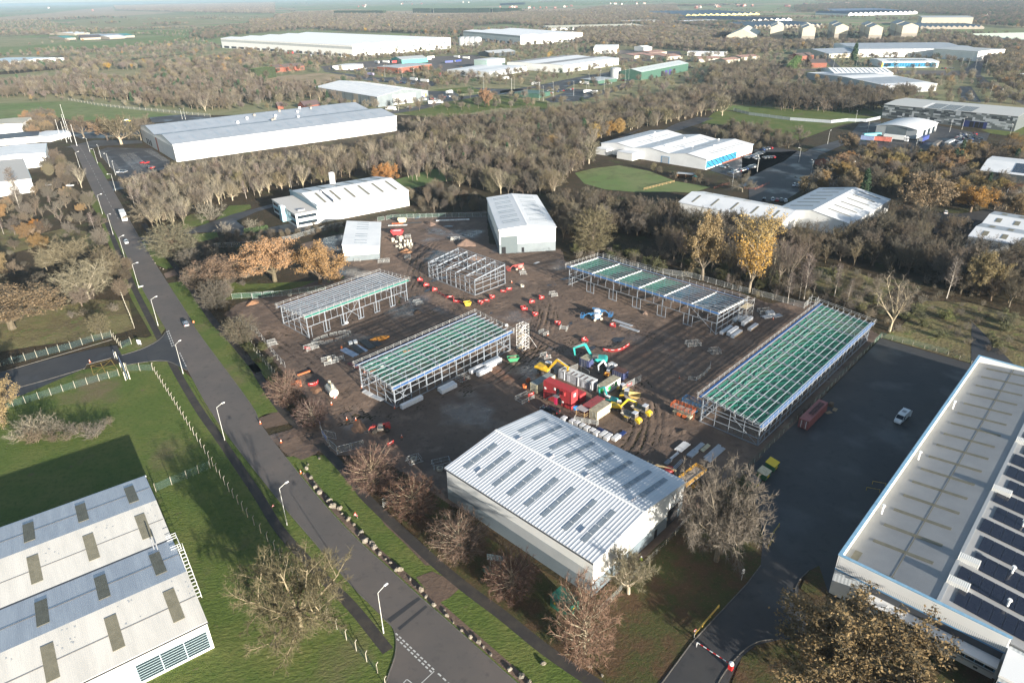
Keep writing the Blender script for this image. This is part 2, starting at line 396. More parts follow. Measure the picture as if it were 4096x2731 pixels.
# white give-way dashes, one mark at a time
def dashes(a,b,n,w,frac=0.6,name='road_marking',m=WPAINT,z=0.020):
 d=(b-a);L=d.length/n;d.normalize();ang=math.degrees(math.atan2(d.y,d.x))
 me=None
 for i in range(n):
  c=a+d*(L*(i+0.5))
  if me is None:me=MB().bx(-L*frac/2,L*frac/2,-w/2,w/2,0,0.004).mesh(name,m)
  o=bpy.data.objects.new(name,me);COL.objects.link(o);o.location=(c.x,c.y,z);o.rotation_euler=(0,0,R(ang));o['kind']='structure'
dashes(T(31,1240,1135),T(31,1580,1460),11,0.26);dashes(T(31,1250,1180),T(31,1560,1480),10,0.26)
dashes(T(31,1600,1475),T(31,1860,1720),6,0.26)
dashes(T(31,1575,1465),T(31,1430,1600),1,0.14,1.0)
dashes(T(31,1345,1535),T(31,1385,1567),1,0.16,1.0);dashes(T(31,1340,1535),T(31,1310,1567),1,0.16,1.0)
dashes(T(20,1425,5),T(20,1475,145),7,0.26);dashes(T(20,1440,0),T(20,1492,140),7,0.26)
dashes(T(20,1535,190),T(20,1595,315),6,0.24)
dashes(T(10,1212,680),T(10,1238,730),3,0.26);dashes(T(10,1228,680),T(10,1252,728),3,0.26)
for p,q in(((775,305),(950,255)),((950,255),(1010,345)),((1010,345),(800,385)),((800,385),(775,305)),((775,305),(1010,345)),((950,255),(800,385)),((860,282),(905,368)),((785,350),(985,300))):
 dashes(T(20,*p),T(20,*q),1,0.16,1.0,m=YPAINT)
sheet('road_patch',[T(31,1170,1020),T(31,1390,860),T(31,1440,830),T(31,1460,850),T(31,1200,1050)],0.0165,ASPHD)
sheet('road_patch',[T(31,1260,1095),T(31,1500,900),T(31,1520,915),T(31,1280,1115)],0.0165,ASPHD)
# centre line far along the road
for i,(p,a)in enumerate(along(ROADC,0.0,9.0,6.0)):
 if p.y>330:
  dashes(p,p+Vector((math.cos(R(a)),math.sin(R(a)),0))*4,1,0.12,1.0)

# ---- yard and access road beside the big shed on the right
sheet('yard',[T(22,2352,935),T(23,0,1160),T(23,620,590),T(23,1130,70),T(23,1900,290),Vector((150,200,0)),Vector((130,90,0)),T(33,660,790),T(33,600,560),T(33,510,610),T(33,420,700),T(33,430,900),T(33,620,1120),T(33,420,1190),T(33,260,1195),T(33,60,1240),T(33,-60,1340),T(33,-130,1460),T(33,-200,1620),T(32,1300,1640),T(32,1640,1220),T(32,2110,720),T(32,2230,560),T(32,2250,300),T(22,2150,1300),T(22,2090,1210)],0.002,ASPHD)
sheet('leaf_strewn_grass',[T(21,1180,1540),T(31,1510,400)]+[p for p in PR if p.y<T(31,1500,470).y]+[Vector((60,30,0)),T(32,1330,1640),T(32,1640,1220),T(32,2110,720),T(32,2230,560),T(32,2250,300),T(22,2100,1230),T(22,1560,1330),T(32,1480,180),T(32,790,850),T(31,1720,140),T(21,1700,1480),T(21,1420,1220)],-0.03,LEAFY)
sheet('leaf_strewn_grass',[T(33,-60,1340),T(33,60,1240),T(33,260,1195),T(33,420,1190),T(33,620,1120),T(33,900,940),T(33,2120,1520),T(33,2352,1700),T(33,-200,1700)],-0.03,LEAFY)
sheet('leaf_strewn_grass',[T(33,510,610),T(33,600,560),T(33,680,800),T(33,560,850),T(33,440,760)],0.006,LEAFY)
kerb(smooth_line([T(33,510,605),T(33,430,690),T(33,400,790),T(33,470,950),T(33,620,1100)],4),0)
kerb(smooth_line([T(32,2330,1190),T(32,2200,1215),T(32,2080,1290),T(32,1970,1410),T(32,1880,1540),T(32,1840,1640)],4),0)
kerb([T(32,2230,560),T(32,2110,720),T(32,1640,1220),T(32,1330,1640)],0)

# ---- the building site: churned mud as real relief
MUD=ground_mat('site_mud',[((0.150,0.100,0.070),0,0,0),((0.105,0.072,0.053),0.05,0.40,0.60),((0.200,0.138,0.100),0.16,0.52,0.68),((0.084,0.058,0.044),0.7,0.55,0.72),((0.17,0.085,0.050),0.035,0.64,0.72)],rough=0.92,bump=0.16,bscale=1.1,wet=(0.045,0.55,0.64,0.22))
SITE=[V(*p)for p in((668,985),(742,955),(680,890),(590,790),(512,722),(545,696),(640,672),(700,655),(770,625),(790,600),(700,575),(690,560),(790,535),(880,497),(1118,484),(1125,560),(1290,572),(1300,600),(1420,618),(1560,640),(1700,670),(1765,695),(1870,690),(2022,768),(1960,840),(1880,920),(1715,1085),(1630,1150),(1540,1230),(1420,1330),(1360,1350),(1180,1240),(1030,1160),(930,1090),(850,1045),(770,1048),(720,1035),(660,1050),(610,1000))]
xs=[p.x for p in SITE];ys=[p.y for p in SITE]
def vnoise(shape,cell,seed):
 rs=np.random.RandomState(seed);ny,nx=shape
 gx=rs.rand(int(ny/cell)+3,int(nx/cell)+3);yy,xx=np.mgrid[0:ny,0:nx]/cell
 y0=yy.astype(int);x0=xx.astype(int);fy=yy-y0;fx=xx-x0
 fy=fy*fy*(3-2*fy);fx=fx*fx*(3-2*fx)
 return(gx[y0,x0]*(1-fx)+gx[y0,x0+1]*fx)*(1-fy)+(gx[y0+1,x0]*(1-fx)+gx[y0+1,x0+1]*fx)*fy-0.5
st=0.5;nx=int((max(xs)-min(xs))/st)+1;ny=int((max(ys)-min(ys))/st)+1
Z=0.10*vnoise((ny,nx),24,1)+0.10*vnoise((ny,nx),7,2)+0.11*vnoise((ny,nx),3,3)+0.07*np.random.RandomState(4).rand(ny,nx)
X0,Y0=min(xs),min(ys)
# wheel ruts pressed along the haul routes
def rut(pts,w=2.0,depth=0.045):
 ln=smooth_line(pts,10)
 for p,a in along(ln,0,0.35):
  for s_ in(-1,1):
   q=p+Vector((-math.sin(R(a)),math.cos(R(a)),0))*(s_*w/2)
   i,j=int((q.x-X0)/st),int((q.y-Y0)/st)
   if 1<=i<nx-1 and 1<=j<ny-1:
    Z[j,i]-=depth;Z[j,i+1]+=depth*0.35;Z[j,i-1]+=depth*0.35
for off in range(9):
 o_=Vector((RND.uniform(-5,5),RND.uniform(-5,5),0))
 for path in(((640,1000),(820,950),(1000,920),(1200,830),(1260,700),(1130,690),(960,640)),((1200,830),(1330,780),(1480,780),(1560,820)),((960,640),(1000,560),(1100,540),(960,520)),((1150,690),(1080,700),(1000,700),(940,690),(960,640)),((1240,800),(1350,800),(1420,830),(1500,900),(1500,1000),(1430,1060)),((640,760),(730,820),(800,900),(850,960)),((1250,640),(1330,680),(1430,740),(1600,780))):
  rut([V(*p)+o_ for p in path])
pxs=np.array([(p.x,p.y)for p in SITE])
cx_,cy_=np.meshgrid(X0+st*np.arange(nx),Y0+st*np.arange(ny))
ins=np.zeros(cx_.shape,bool);jn=len(pxs)-1
for i in range(len(pxs)):
 xi,yi=pxs[i];xj,yj=pxs[jn]
 with np.errstate(divide='ignore',invalid='ignore'):
  c_=((yi>cy_)!=(yj>cy_))&(cx_<(xj-xi)*(cy_-yi)/(yj-yi+1e-12)+xi)
 ins^=c_;jn=i
# keep soft clods outside the haul routes, sink the rim below the verge
er=ins.copy()
for _ in range(3):er[1:-1,1:-1]&=er[:-2,1:-1]&er[2:,1:-1]&er[1:-1,:-2]&er[1:-1,2:]
Zf=np.where(er,Z-0.02,np.where(ins,Z*0.5-0.03,-0.2));idx=-np.ones(ins.shape,int)
keep=ins.copy();keep[:-1,:]|=ins[1:,:];keep[:,:-1]|=ins[:,1:]
idx[keep]=np.arange(keep.sum());vs=np.stack([cx_[keep],cy_[keep],Zf[keep]],1)
q=ins[:-1,:-1]&keep[1:,:-1]&keep[:-1,1:]&keep[1:,1:]
jj,ii=np.nonzero(q);fs=np.stack([idx[jj,ii],idx[jj,ii+1],idx[jj+1,ii+1],idx[jj+1,ii]],1)
me=bpy.data.meshes.new('site_ground');me.from_pydata(vs.tolist(),[],fs.tolist());me.materials.append(MUD)
me.polygons.foreach_set('use_smooth',[True]*len(me.polygons));me.update()
so_=bpy.data.objects.new('site_ground',me);COL.objects.link(so_);struct(so_)
# standing water in the ruts
WATER=mat('puddle_water',(0.035,0.030,0.028),0.06,spec=0.6)
for k,(p,a,b,rz)in enumerate([((1010,640),9,3,40),((985,665),6,2,60),((960,500),7,3,80),((1030,520),5,2,0),((1300,640),5,2,20),((1265,655),4,2,10),((1420,780),5,3,30),((1360,800),4,2,60),((870,690),4,2,40),((1120,720),5,1.6,20),((1310,745),4,1.5,70),((820,640),5,1.6,30),((1490,700),3,1.5,10),((880,880),4,1.5,40)]):
 c=V(*p);rr=random.Random(k);n=16
 ring=[Vector((math.cos(6.283*i/n)*a/2*rr.uniform(.6,1.2),math.sin(6.283*i/n)*b/2*rr.uniform(.6,1.2),0))for i in range(n)]
 rot=Matrix.Rotation(R(rz),3,'Z');o=sheet('puddle',[c+rot@q_ for q_ in ring],0.055,WATER)

# ---- rough grass, scrub and fields
def zone(name,tile,pts,z,m):
 q=[T(tile,*p)for p in pts]
 if name in('field','paddock'):EXCL.append([(p.x,p.y)for p in q])
 return sheet(name,q,z,m)
zone('rough_grass',10,[(0,1100),(420,1250),(760,1170),(1100,1180),(1150,1420),(960,1480),(300,1567),(-500,1700),(-500,1100)],-0.04,ROUGH)
zone('rough_grass',10,[(0,560),(300,620),(560,560),(800,600),(960,800),(700,740),(400,700),(0,800)],-0.04,ROUGH)
zone('rough_grass',10,[(1640,1567),(1560,1420),(2000,1420),(2120,1567)],-0.04,GRASS)
sheet('rough_grass',[T(20,2000,0),T(20,2110,60),T(20,2352,380),T(21,240,420),T(21,200,470),T(21,0,290),T(20,2260,420)],-0.03,GRASS)
zone('rough_grass',11,[(-300,1000),(0,1040),(600,1010),(840,960),(700,1060),(0,1160),(-300,1180)],-0.03,GRASS)
zone('rough_grass',11,[(1240,150),(1550,60),(1800,40),(1920,130),(1600,170),(1350,230)],-0.04,TARMC)
zone('rough_grass',13,[(540,880),(900,930),(1250,1060),(1100,1200),(900,1230),(560,1060)],-0.04,ROUGH)
sheet('rough_grass',[T(13,1500,1180),T(13,1900,1200),T(13,2352,1320),T(13,3000,1500),T(23,3000,500),T(23,2352,330),T(23,1980,210),T(23,1900,280),T(23,1130,60),T(13,1300,1400)],-0.04,ROUGH)
zone('paddock',12,[(640,90),(800,50),(1020,25),(1280,75),(1500,160),(1800,210),(1640,260),(1500,250),(1180,255),(900,230),(720,180)],-0.04,TARMC)
zone('field',0,[(-600,930),(0,885),(590,865),(1100,930),(1500,985),(1270,1010),(1080,1040),(700,1045),(480,1000),(230,1020),(-600,1100)],-0.04,TARMC)
zone('field',0,[(-600,660),(0,640),(560,612),(690,612),(540,650),(300,700),(0,730),(-600,760)],-0.04,FIELDO)
zone('field',0,[(850,610),(1300,598),(1250,640),(1130,700),(820,690)],-0.04,FIELDO)
zone('field',0,[(-600,330),(0,318),(420,335),(590,350),(480,375),(0,405),(-600,430)],-0.04,FIELDO)
zone('field',0,[(-600,440),(0,405),(420,385),(900,350),(1480,308),(1640,325),(1480,365),(900,412),(700,425),(400,420),(150,460),(-600,540)],-0.03,TARMC)
zone('field',0,[(1110,268),(1640,254),(1650,282),(1140,308)],-0.03,TARMC)
zone('field',0,[(-600,175),(0,150),(380,118),(960,58),(980,95),(1500,108),(1300,125),(640,165),(0,182),(-600,210)],-0.03,FIELDT)
zone('field',0,[(640,170),(1300,128),(2352,128),(2352,175),(1500,215),(900,245),(640,235)],-0.03,FIELDO)
zone('field',1,[(80,700),(230,655),(560,625),(860,648),(1010,665),(740,688),(560,738),(300,745),(0,735)],-0.04,FIELDT)
sheet('field',[T(1,1250,965),T(1,1560,920),T(1,1760,850),T(1,2080,815),T(1,2352,838),T(2,0,835),T(2,400,872),T(2,410,935),T(2,0,925),T(1,1700,1000),T(1,1480,1000)],-0.04,GRASS)
zone('field',1,[(1560,770),(1880,745),(2060,790),(2000,810),(1780,800)],-0.04,GRASS)
zone('field',2,[(1720,1060),(1830,965),(1900,940),(2352,1000),(2352,1110),(2000,1075)],-0.04,GRASS)
zone('field',2,[(1960,900),(2352,920),(2352,985),(1900,935)],-0.04,TARMC)
sheet('field',[T(3,0,920),T(3,700,950),T(3,900,890),T(3,1140,990),T(3,1130,1020),T(3,820,1060),T(3,700,1100),T(3,480,1180),T(3,330,1220),T(3,0,1080)],-0.035,GRASS)
zone('field',3,[(1980,1110),(2290,1080),(2500,1100),(2500,1170),(2200,1160),(2060,1140)],-0.04,GRASS)
zone('field',1,[(870,60),(1900,20),(2352,10),(2352,40),(1560,80),(1200,85),(900,90)],-0.03,TARMC)
zone('field',1,[(1170,100),(2352,88),(2352,112),(1600,150),(1180,130)],-0.03,FIELDT)
zone('field',2,[(0,30),(560,12),(1500,0),(1900,-8),(1500,18),(700,45),(0,70)],-0.03,TARMC)
zone('field',2,[(1480,20),(2352,-5),(2352,12),(1560,48)],-0.02,TARMC)
zone('field',2,[(0,82),(650,72),(600,95),(180,115),(0,118)],-0.03,FIELDT)
# ================================================================ buildings
WHITE=mat('white_sheet',(0.74,0.75,0.76),0.45,col2=(0.66,0.67,0.68),scale=0.15,wave=('X',0.35,0.02))
WHITEZ=mat('white_wall',(0.76,0.76,0.74),0.55,col2=(0.70,0.70,0.68),scale=0.2,wave=('Z',0.30,0.012))
ROOFW=mat('white_roof',(0.68,0.69,0.70),0.5,col2=(0.58,0.60,0.62),scale=0.12,ramp=(0.4,0.7))
ROOFO=mat('weathered_roof',(0.60,0.58,0.54),0.6,col2=(0.47,0.46,0.43),scale=0.5,streak=(0.9,0.06,1),ramp=(0.35,0.72),wave=('X',0.30,0.03))
ROOFG=mat('grey_roof',(0.34,0.37,0.41),0.45,col2=(0.28,0.31,0.35),scale=0.1,wave=('X',0.4,0.02))
ROOFA=mat('stone_roof',(0.40,0.39,0.37),0.6,col2=(0.33,0.325,0.31),scale=0.14,wave=('Y',0.28,0.02))
LIGHT=mat('rooflight',(0.22,0.26,0.30),0.25,col2=(0.17,0.20,0.23),scale=0.8,wave=('X',0.3,0.01))
LIGHTB=mat('aged_rooflight',(0.20,0.185,0.135),0.6,col2=(0.15,0.14,0.10),scale=0.7,wave=('X',0.3,0.02))
GREYW=mat('grey_wall',(0.17,0.20,0.215),0.5,col2=(0.14,0.165,0.18),scale=0.2,wave=('Z',0.30,0.012))
MIDW=mat('pale_grey_wall',(0.42,0.44,0.45),0.5,col2=(0.37,0.39,0.40),scale=0.2,wave=('Z',0.30,0.012))
BLUEW=mat('pale_blue_wall',(0.33,0.52,0.60),0.5,col2=(0.29,0.47,0.55),scale=0.2)
BLUET=mat('blue_trim',(0.10,0.26,0.45),0.45)
GREENW=mat('green_wall',(0.045,0.10,0.075),0.5,col2=(0.055,0.12,0.09),scale=0.3)
DARKW=mat('charcoal_wall',(0.035,0.045,0.05),0.5,col2=(0.045,0.055,0.06),scale=0.3,wave=('X',0.4,0.02))
CREAMW=mat('cream_wall',(0.46,0.43,0.34),0.6,col2=(0.40,0.37,0.29),scale=0.1)
CREAML=mat('taupe_wall',(0.27,0.24,0.20),0.7,col2=(0.23,0.205,0.17),scale=0.1)
YELLW=mat('yellow_wall',(0.50,0.45,0.16),0.6)
BRICK=mat('red_brick',(0.24,0.085,0.055),0.9,col2=(0.18,0.065,0.045),scale=1.5)
TILE=mat('brown_roof_tiles',(0.115,0.085,0.075),0.85,col2=(0.085,0.065,0.06),scale=1.0)
PINKR=mat('terracotta_roof',(0.34,0.20,0.16),0.8,col2=(0.27,0.17,0.14),scale=0.2)
GLASS=mat('window_glass',(0.02,0.03,0.04),0.08,spec=0.8)
GLASSB=mat('blue_glass',(0.03,0.16,0.28),0.1,spec=0.8)
BLACK=mat('dark_opening',(0.008,0.008,0.010),0.9)
SOLAR=mat('solar_cell',(0.010,0.013,0.024),0.18,col2=(0.014,0.017,0.03),scale=2.0,spec=0.6)
STEEL=mat('galvanised_steel',(0.46,0.48,0.51),0.5,0.25,col2=(0.36,0.38,0.41),scale=0.9)
DSTEEL=mat('dull_steel',(0.25,0.26,0.28),0.5,0.3)
TRIMW=mat('white_trim',(0.78,0.78,0.77),0.5)
TRIMD=mat('dark_trim',(0.05,0.055,0.065),0.5)

def world(O,a,x,y):
 c,s=math.cos(R(a)),math.sin(R(a));return(O[0]+x*c-y*s,O[1]+x*s+y*c)
def slope(parent,x0,x1,ya,za,yb,zb,m,rib=None,th=0.12,name='roof_slope'):
 """one roof plane between x0 and x1, from (ya, za) up or down to (yb, zb); rib=(pitch, height) makes profiled sheets"""
 if rib:
  p,h=rib;xs_=[];n=int((x1-x0)/p)
  p=(x1-x0)/n
  for i in range(n):xs_+=[(x0+p*i,0),(x0+p*(i+0.55),0),(x0+p*(i+0.65),h),(x0+p*(i+0.90),h)]
  xs_.append((x1,0))
 else:xs_=[(x0,0),(x1,0)]
 b=MB();n=len(xs_);vs=[(x,ya,za+d)for x,d in xs_]+[(x,yb,zb+d)for x,d in xs_]
 up=yb>ya
 fs=[((i,i+1,n+i+1,n+i)if up else(i+1,i,n+i,n+i+1))for i in range(n-1)]
 b.add(vs,fs)
 b.add([(x0,ya,za),(x1,ya,za),(x1,yb,zb),(x0,yb,zb),(x0,ya,za-th),(x1,ya,za-th),(x1,yb,zb-th),(x0,yb,zb-th)],[(4,7,6,5),(0,4,5,1),(1,5,6,2),(2,6,7,3),(3,7,4,0)])
 o=b.build(name,m,parent);o['sl']=(ya,za,yb,zb);return o
def onslope(s,x0,x1,t0,t1,m,name='rooflight',lift=0.05,th=0.06):
 """a panel lying on a roof slope, t = 0..1 from its first edge to its second"""
 ya,za,yb,zb=s['sl'];y0,z0=ya+(yb-ya)*t0,za+(zb-za)*t0;y1,z1=ya+(yb-ya)*t1,za+(zb-za)*t1
 b=MB();vs=[]
 for dz in(lift,lift+th):vs+=[(x0,y0,z0+dz),(x1,y0,z0+dz),(x1,y1,z1+dz),(x0,y1,z1+dz)]
 fl=[(0,3,2,1),(4,5,6,7),(0,1,5,4),(1,2,6,5),(2,3,7,6),(3,0,4,7)]
 if y1<y0:fl=[tuple(reversed(f))for f in fl]
 return b.add(vs,fl).build(name,m,s)
def shed(name,label,O,a,L,W,eave,ridge,wall=WHITEZ,roof=ROOFW,bays=1,base=None,over=0.25,rib=None,lights=None,gutter=None,cat='building',group=None,mono=False,cap=None,margin=3.0,lm=LIGHT,bands=(),roof2=None):
 """pitched shed, ridge along local x. lights: (first side n, u0, u1, t0, t1, width)"""
 t=thing(name,label,cat,O,a,group)
 EXCL.append([world(O,a,x,y)for x,y in((-margin,-margin),(L+margin,-margin),(L+margin,W+margin),(-margin,W+margin))])
 bw=W/bays;poly=[(0.0,-0.1),(W,-0.1)]
 if mono:poly+=[(W,ridge-0.15),(0.0,eave-0.15)]
 else:
  poly.append((W,eave-0.15))
  for k in range(bays-1,-1,-1):
   poly.append((bw*(k+0.5),ridge-0.15));poly.append((bw*k,eave-0.15))
 MB().prism(poly,0,L,'x').build('wall',wall,t)
 if base:
  h,bm=base;e=0.03;b=MB()
  b.bx(-e,L+e,-e,0,-0.1,h).bx(-e,L+e,W,W+e,-0.1,h).bx(-e,0,0,W,-0.1,h).bx(L,L+e,0,W,-0.1,h)
  b.build('plinth_cladding',bm,t)
 for(z0,z1,bm)in bands:
  e=0.02;b=MB()
  b.bx(-e,L+e,-e,0,z0,z1).bx(-e,L+e,W,W+e,z0,z1).bx(-e,0,0,W,z0,z1).bx(L,L+e,0,W,z0,z1)
  b.build('wall_band',bm,t)
 sl_=[]
 if mono:
  s_=slope(t,-over,L+over,-over,eave-over*(ridge-eave)/W,W+over,ridge+over*(ridge-eave)/W,roof,rib);sl_.append(s_)
 else:
  for k in range(bays):
   o0=over if k==0 else 0;o1=over if k==bays-1 else 0;q=(ridge-eave)/(bw/2)
   sl_.append(slope(t,-over,L+over,bw*k-o0,eave-o0*q,bw*(k+0.5),ridge,roof,rib))
   sl_.append(slope(t,-over,L+over,bw*(k+1)+o1,eave-o1*q,bw*(k+0.5),ridge,roof2 or roof,rib))
   rh=(rib[1]if rib else 0)
   if cap:MB().prism([(bw*(k+0.5)-0.35,ridge+rh-0.35*q+0.03),(bw*(k+0.5)+0.35,ridge+rh-0.35*q+0.03),(bw*(k+0.5),ridge+rh+0.05)],-over,L+over,'x').build('ridge_cap',cap,t)
 if lights:
  for i,s_ in enumerate(sl_):
   n,u0,u1,t0,t1,w=lights[i%len(lights)]
   for k in range(n):
    c=L*(u0+(u1-u0)*(k+0.5)/n);onslope(s_,c-w/2,c+w/2,t0,t1,lm,lift=0.04+(rib[1]if rib else 0))
 if gutter:
  for y in(-over-0.1,W+over+0.1):
   z=eave-0.25 if not(mono and y>W/2)else ridge-0.25
   MB().bx(-over,L+over,y-0.09,y+0.09,z-0.1,z+0.1).build('gutter',gutter,t)
 t['L'],t['W'],t['E'],t['RZ']=L,W,eave,ridge
 return t,sl_
def face(t,side,u0,u1,z0,z1,m,name,d=0.05,parent=None):
 """flat part on a wall: side 'S' y=0, 'N' y=W, 'W' x=0, 'E' x=L; u along the wall from the local origin end"""
 L,W=t['L'],t['W'];b=MB()
 if side=='S':b.bx(u0,u1,-d,0,z0,z1)
 elif side=='N':b.bx(u0,u1,W,W+d,z0,z1)
 elif side=='W':b.bx(-d,0,u0,u1,z0,z1)
 else:b.bx(L,L+d,u0,u1,z0,z1)
 return b.build(name,m,parent or t)
def window(t,side,u0,u1,z0,z1,nx_=3,nz_=1,fm=TRIMW,gm=GLASS):
 fr=face(t,side,u0,u1,z0,z1,fm,'window',0.07)
 pw,ph=(u1-u0-0.1)/nx_,(z1-z0-0.1)/nz_
 for i in range(nx_):
  for k in range(nz_):
   face(t,side,u0+0.1+pw*i,u0+pw*(i+1),z0+0.1+ph*k,z0+ph*(k+1),gm,'pane',0.10,fr)
 return fr
def text(t,s,loc,size,m,rx=90,rz=0,name='lettering',parent=None,ex=0.02,align='LEFT'):
 c=bpy.data.curves.new(name,'FONT');c.body=s;c.size=size;c.extrude=ex;c.align_x=align;c.materials.append(m)
 tmp=bpy.data.objects.new(name,c);COL.objects.link(tmp);dg=bpy.context.evaluated_depsgraph_get()
 me=bpy.data.meshes.new_from_object(tmp.evaluated_get(dg));bpy.data.objects.remove(tmp);bpy.data.curves.remove(c)
 if not me.materials:me.materials.append(m)
 o=bpy.data.objects.new(name,me);COL.objects.link(o);o.location=loc;o.rotation_euler=(R(rx),0,R(rz))
 if t is not None:o.parent=t
 return o

# ---- near shed with the ribbed silver roof
MAST,ms_=shed('warehouse','large new warehouse with ribbed silver gable roof, nearest building on the mud site',(-14.4,116.7),-44.4,39.3,30.2,8.5,10.35,wall=WHITEZ,roof=mat('ribbed_roof',(0.62,0.64,0.67),0.45,0.1,col2=(0.56,0.58,0.61),scale=0.25),rib=(0.76,0.042),cap=TRIMW,base=(3.1,mat('slate_cladding',(0.16,0.20,0.23),0.5,col2=(0.14,0.175,0.20),scale=0.2,wave=('Z',0.30,0.02))),lights=None,gutter=TRIMD,margin=0.5,over=0.3)
MAST['label']='large new warehouse with ribbed silver gable roof and slate lower walls beside the road trees'
face(MAST,'S',-0.02,39.32,3.1,5.6,MIDW,'wall_band',0.025)
face(MAST,'S',-0.02,39.32,8.0,8.35,TRIMW,'fascia',0.06);face(MAST,'E',-0.02,30.22,8.15,8.35,TRIMW,'fascia',0.05)
for s_,us in((ms_[0],(3.3,7.6,12.0,16.2,20.8,25.2,30.6,35.0)),(ms_[1],(3.8,8.2,13.2,17.6,23.0,27.6,32.4,36.2))):
 for u in us:
  for k in range(4):onslope(s_,u-0.55,u+0.55,0.17+0.155*k,0.17+0.155*(k+0.94),LIGHT,lift=0.065,th=0.03)
CLIP=mat('roof_fitting',(0.30,0.30,0.33),0.5)
for s_,u,tt in((ms_[1],6,.92),(ms_[1],15.5,.93),(ms_[1],25,.92),(ms_[1],36,.90),(ms_[0],6.5,.25),(ms_[0],33.5,.30)):
 onslope(s_,u-0.08,u+0.08,tt-0.05,tt+0.05,CLIP,'roof_anchor',0.09,0.25)
face(MAST,'E',24.5,28.5,0,4.2,BLACK,'loading_door',0.06)
face(MAST,'E',20.0,21.0,0,2.1,BLACK,'door',0.06)
for u in(0.4,13.0,26.0,38.9):face(MAST,'N',u,u+0.12,0,8.2,TRIMD,'downpipe',0.12)

# ---- the white gabled unit at the head of the site
WU,ws_=shed('warehouse','white gabled unit with grey lower walls at the far end of the mud site',(-10.65,322.0),-83.0,50.2,23.8,10.5,11.8,roof=ROOFW,base=(4.0,GREYW),gutter=TRIMW,cap=TRIMW,margin=0.5)
for s_ in ws_:
 for k in range(6):
  for d in(0,2.2):onslope(s_,4.2+7.2*k+d,4.75+7.2*k+d,0.22,0.82,LIGHT,lift=0.04)
face(WU,'E',0.6,7.6,0,7.4,mat('slate_door',(0.085,0.11,0.12),0.5,wave=('Z',0.4,0.02)),'loading_door',0.08)
face(WU,'E',0.9,2.6,0,2.9,BLACK,'doorway',0.12);face(WU,'E',9.3,10.4,0.1,2.2,BLACK,'doorway',0.06)
for u in(8,16,26,36):face(WU,'S',u,u+3.4,0,4.4,GREYW,'loading_door',0.07)
# ---- small white monopitch unit
KU,ks_=shed('warehouse','small white lean-to unit with single pitch roof beside the oak trees',world((-68.5,266.2),8.2,0,0),8.2,14.4,33.2,7.1,7.1,roof=ROOFW,base=(2.4,GREYW),margin=0.5)
for o_ in list(kids(KU)):
 if o_.name.startswith(('roof_slope','wall','ridge'))and not o_.name.startswith('wall_b'):bpy.data.objects.remove(o_)
MB().prism([(0,-0.1),(14.4,-0.1),(14.4,5.6),(0,7.0)],0,33.2,'y').build('wall',WHITEZ,KU)
b=MB();vs=[(-0.3,-0.3,7.18),(14.8,-0.3,5.70),(14.8,33.5,5.70),(-0.3,33.5,7.18)]
b.add(vs+[(x,y,z-0.14)for x,y,z in vs],[(0,1,2,3),(7,6,5,4),(0,4,5,1),(1,5,6,2),(2,6,7,3),(3,7,4,0)]);KR=b.build('roof',ROOFW,KU)
for y in(3.0,6.2,11.6,14.4,21.6,24.4,28.0,31.0):
 MB().add([(4.6,y,6.72),(9.6,y,6.23),(9.6,y+0.6,6.23),(4.6,y+0.6,6.72),(4.6,y,6.79),(9.6,y,6.30),(9.6,y+0.6,6.30),(4.6,y+0.6,6.79)],[(0,3,2,1),(4,5,6,7),(0,1,5,4),(1,2,6,5),(2,3,7,6),(3,0,4,7)]).build('rooflight',LIGHT,KR)
MB().bx(14.8,14.95,-0.3,33.5,5.45,5.65).build('gutter',TRIMW,KU)

# ---- blue and white unit with its office block
BU,bs_=shed('warehouse','white unit with pale blue wall bands and flat roofed office block beside it',(-91.9,319.8),35.0,48.8,38.0,8.0,10.7,roof=ROOFW,bands=((6.5,7.85,BLUEW),(3.2,5.0,BLUEW)),gutter=TRIMW,cap=TRIMW,lights=[(6,0.04,0.98,0.18,0.86,1.1),(6,0.04,0.98,0.18,0.86,1.1)],lm=LIGHTB)
face(BU,'W',0,38.0,1.5,9.0,mat('blue_grey_gable',(0.27,0.39,0.46),0.5),'gable_cladding',0.05)
onslope(bs_[0],8.8,9.7,0.12,0.98,TRIMD,'cable_tray',0.05,0.12)
for u,y_,h in((10.0,1.0,2.6),(8.5,14.0,2.0)):MB().tube((u,y_+2,8.3),(u,y_+2,8.6+h),0.22,n=8).tube((u,y_+2,8.6+h),(u,y_+2,9.0+h),0.4,0.1,8).build('flue',TRIMW,BU)
MB().tube((24,39.5,0),(24,39.5,13.4),1.5,n=14).tube((24,39.5,13.4),(24,39.5,13.8),1.6,0.5,14).build('silo',TRIMW,BU,smooth=False)
ob=MB().bx(-11.0,-0.1,-0.5,33.0,-0.1,6.3).build('office_block',WHITEZ,BU)
MB().bx(-11.3,-0.15,-0.8,33.3,6.3,6.6).build('office_roof',mat('office_roof_felt',(0.52,0.50,0.47),0.8),ob)
for z0 in(1.0,4.0):
 for k in range(7):
  if k==3:continue
  MB().bx(-11.06,-10.98,0.3+4.6*k,4.5+4.6*k,z0,z0+1.5).build('office_window',GLASS,ob)
 MB().bx(-10.3,-1.0,-0.56,-0.48,z0,z0+1.5).build('office_window',GLASS,ob)
MB().bx(-11.12,-11.0,-0.6,33.1,2.6,3.7).build('blue_band',BLUEW,ob);MB().bx(-11.1,-0.2,-0.62,-0.5,2.6,3.7).build('blue_band',BLUEW,ob)
MB().bx(-13.2,-10.9,13.5,17.5,-0.1,7.2).build('stair_tower',BLUEW,ob);MB().bx(-12.9,-11.1,13.8,17.2,7.2,7.35).build('tower_cap',WHITEZ,ob)
MB().bx(-8.5,-5.0,3,5,6.6,7.3).build('roof_plant',DSTEEL,ob)

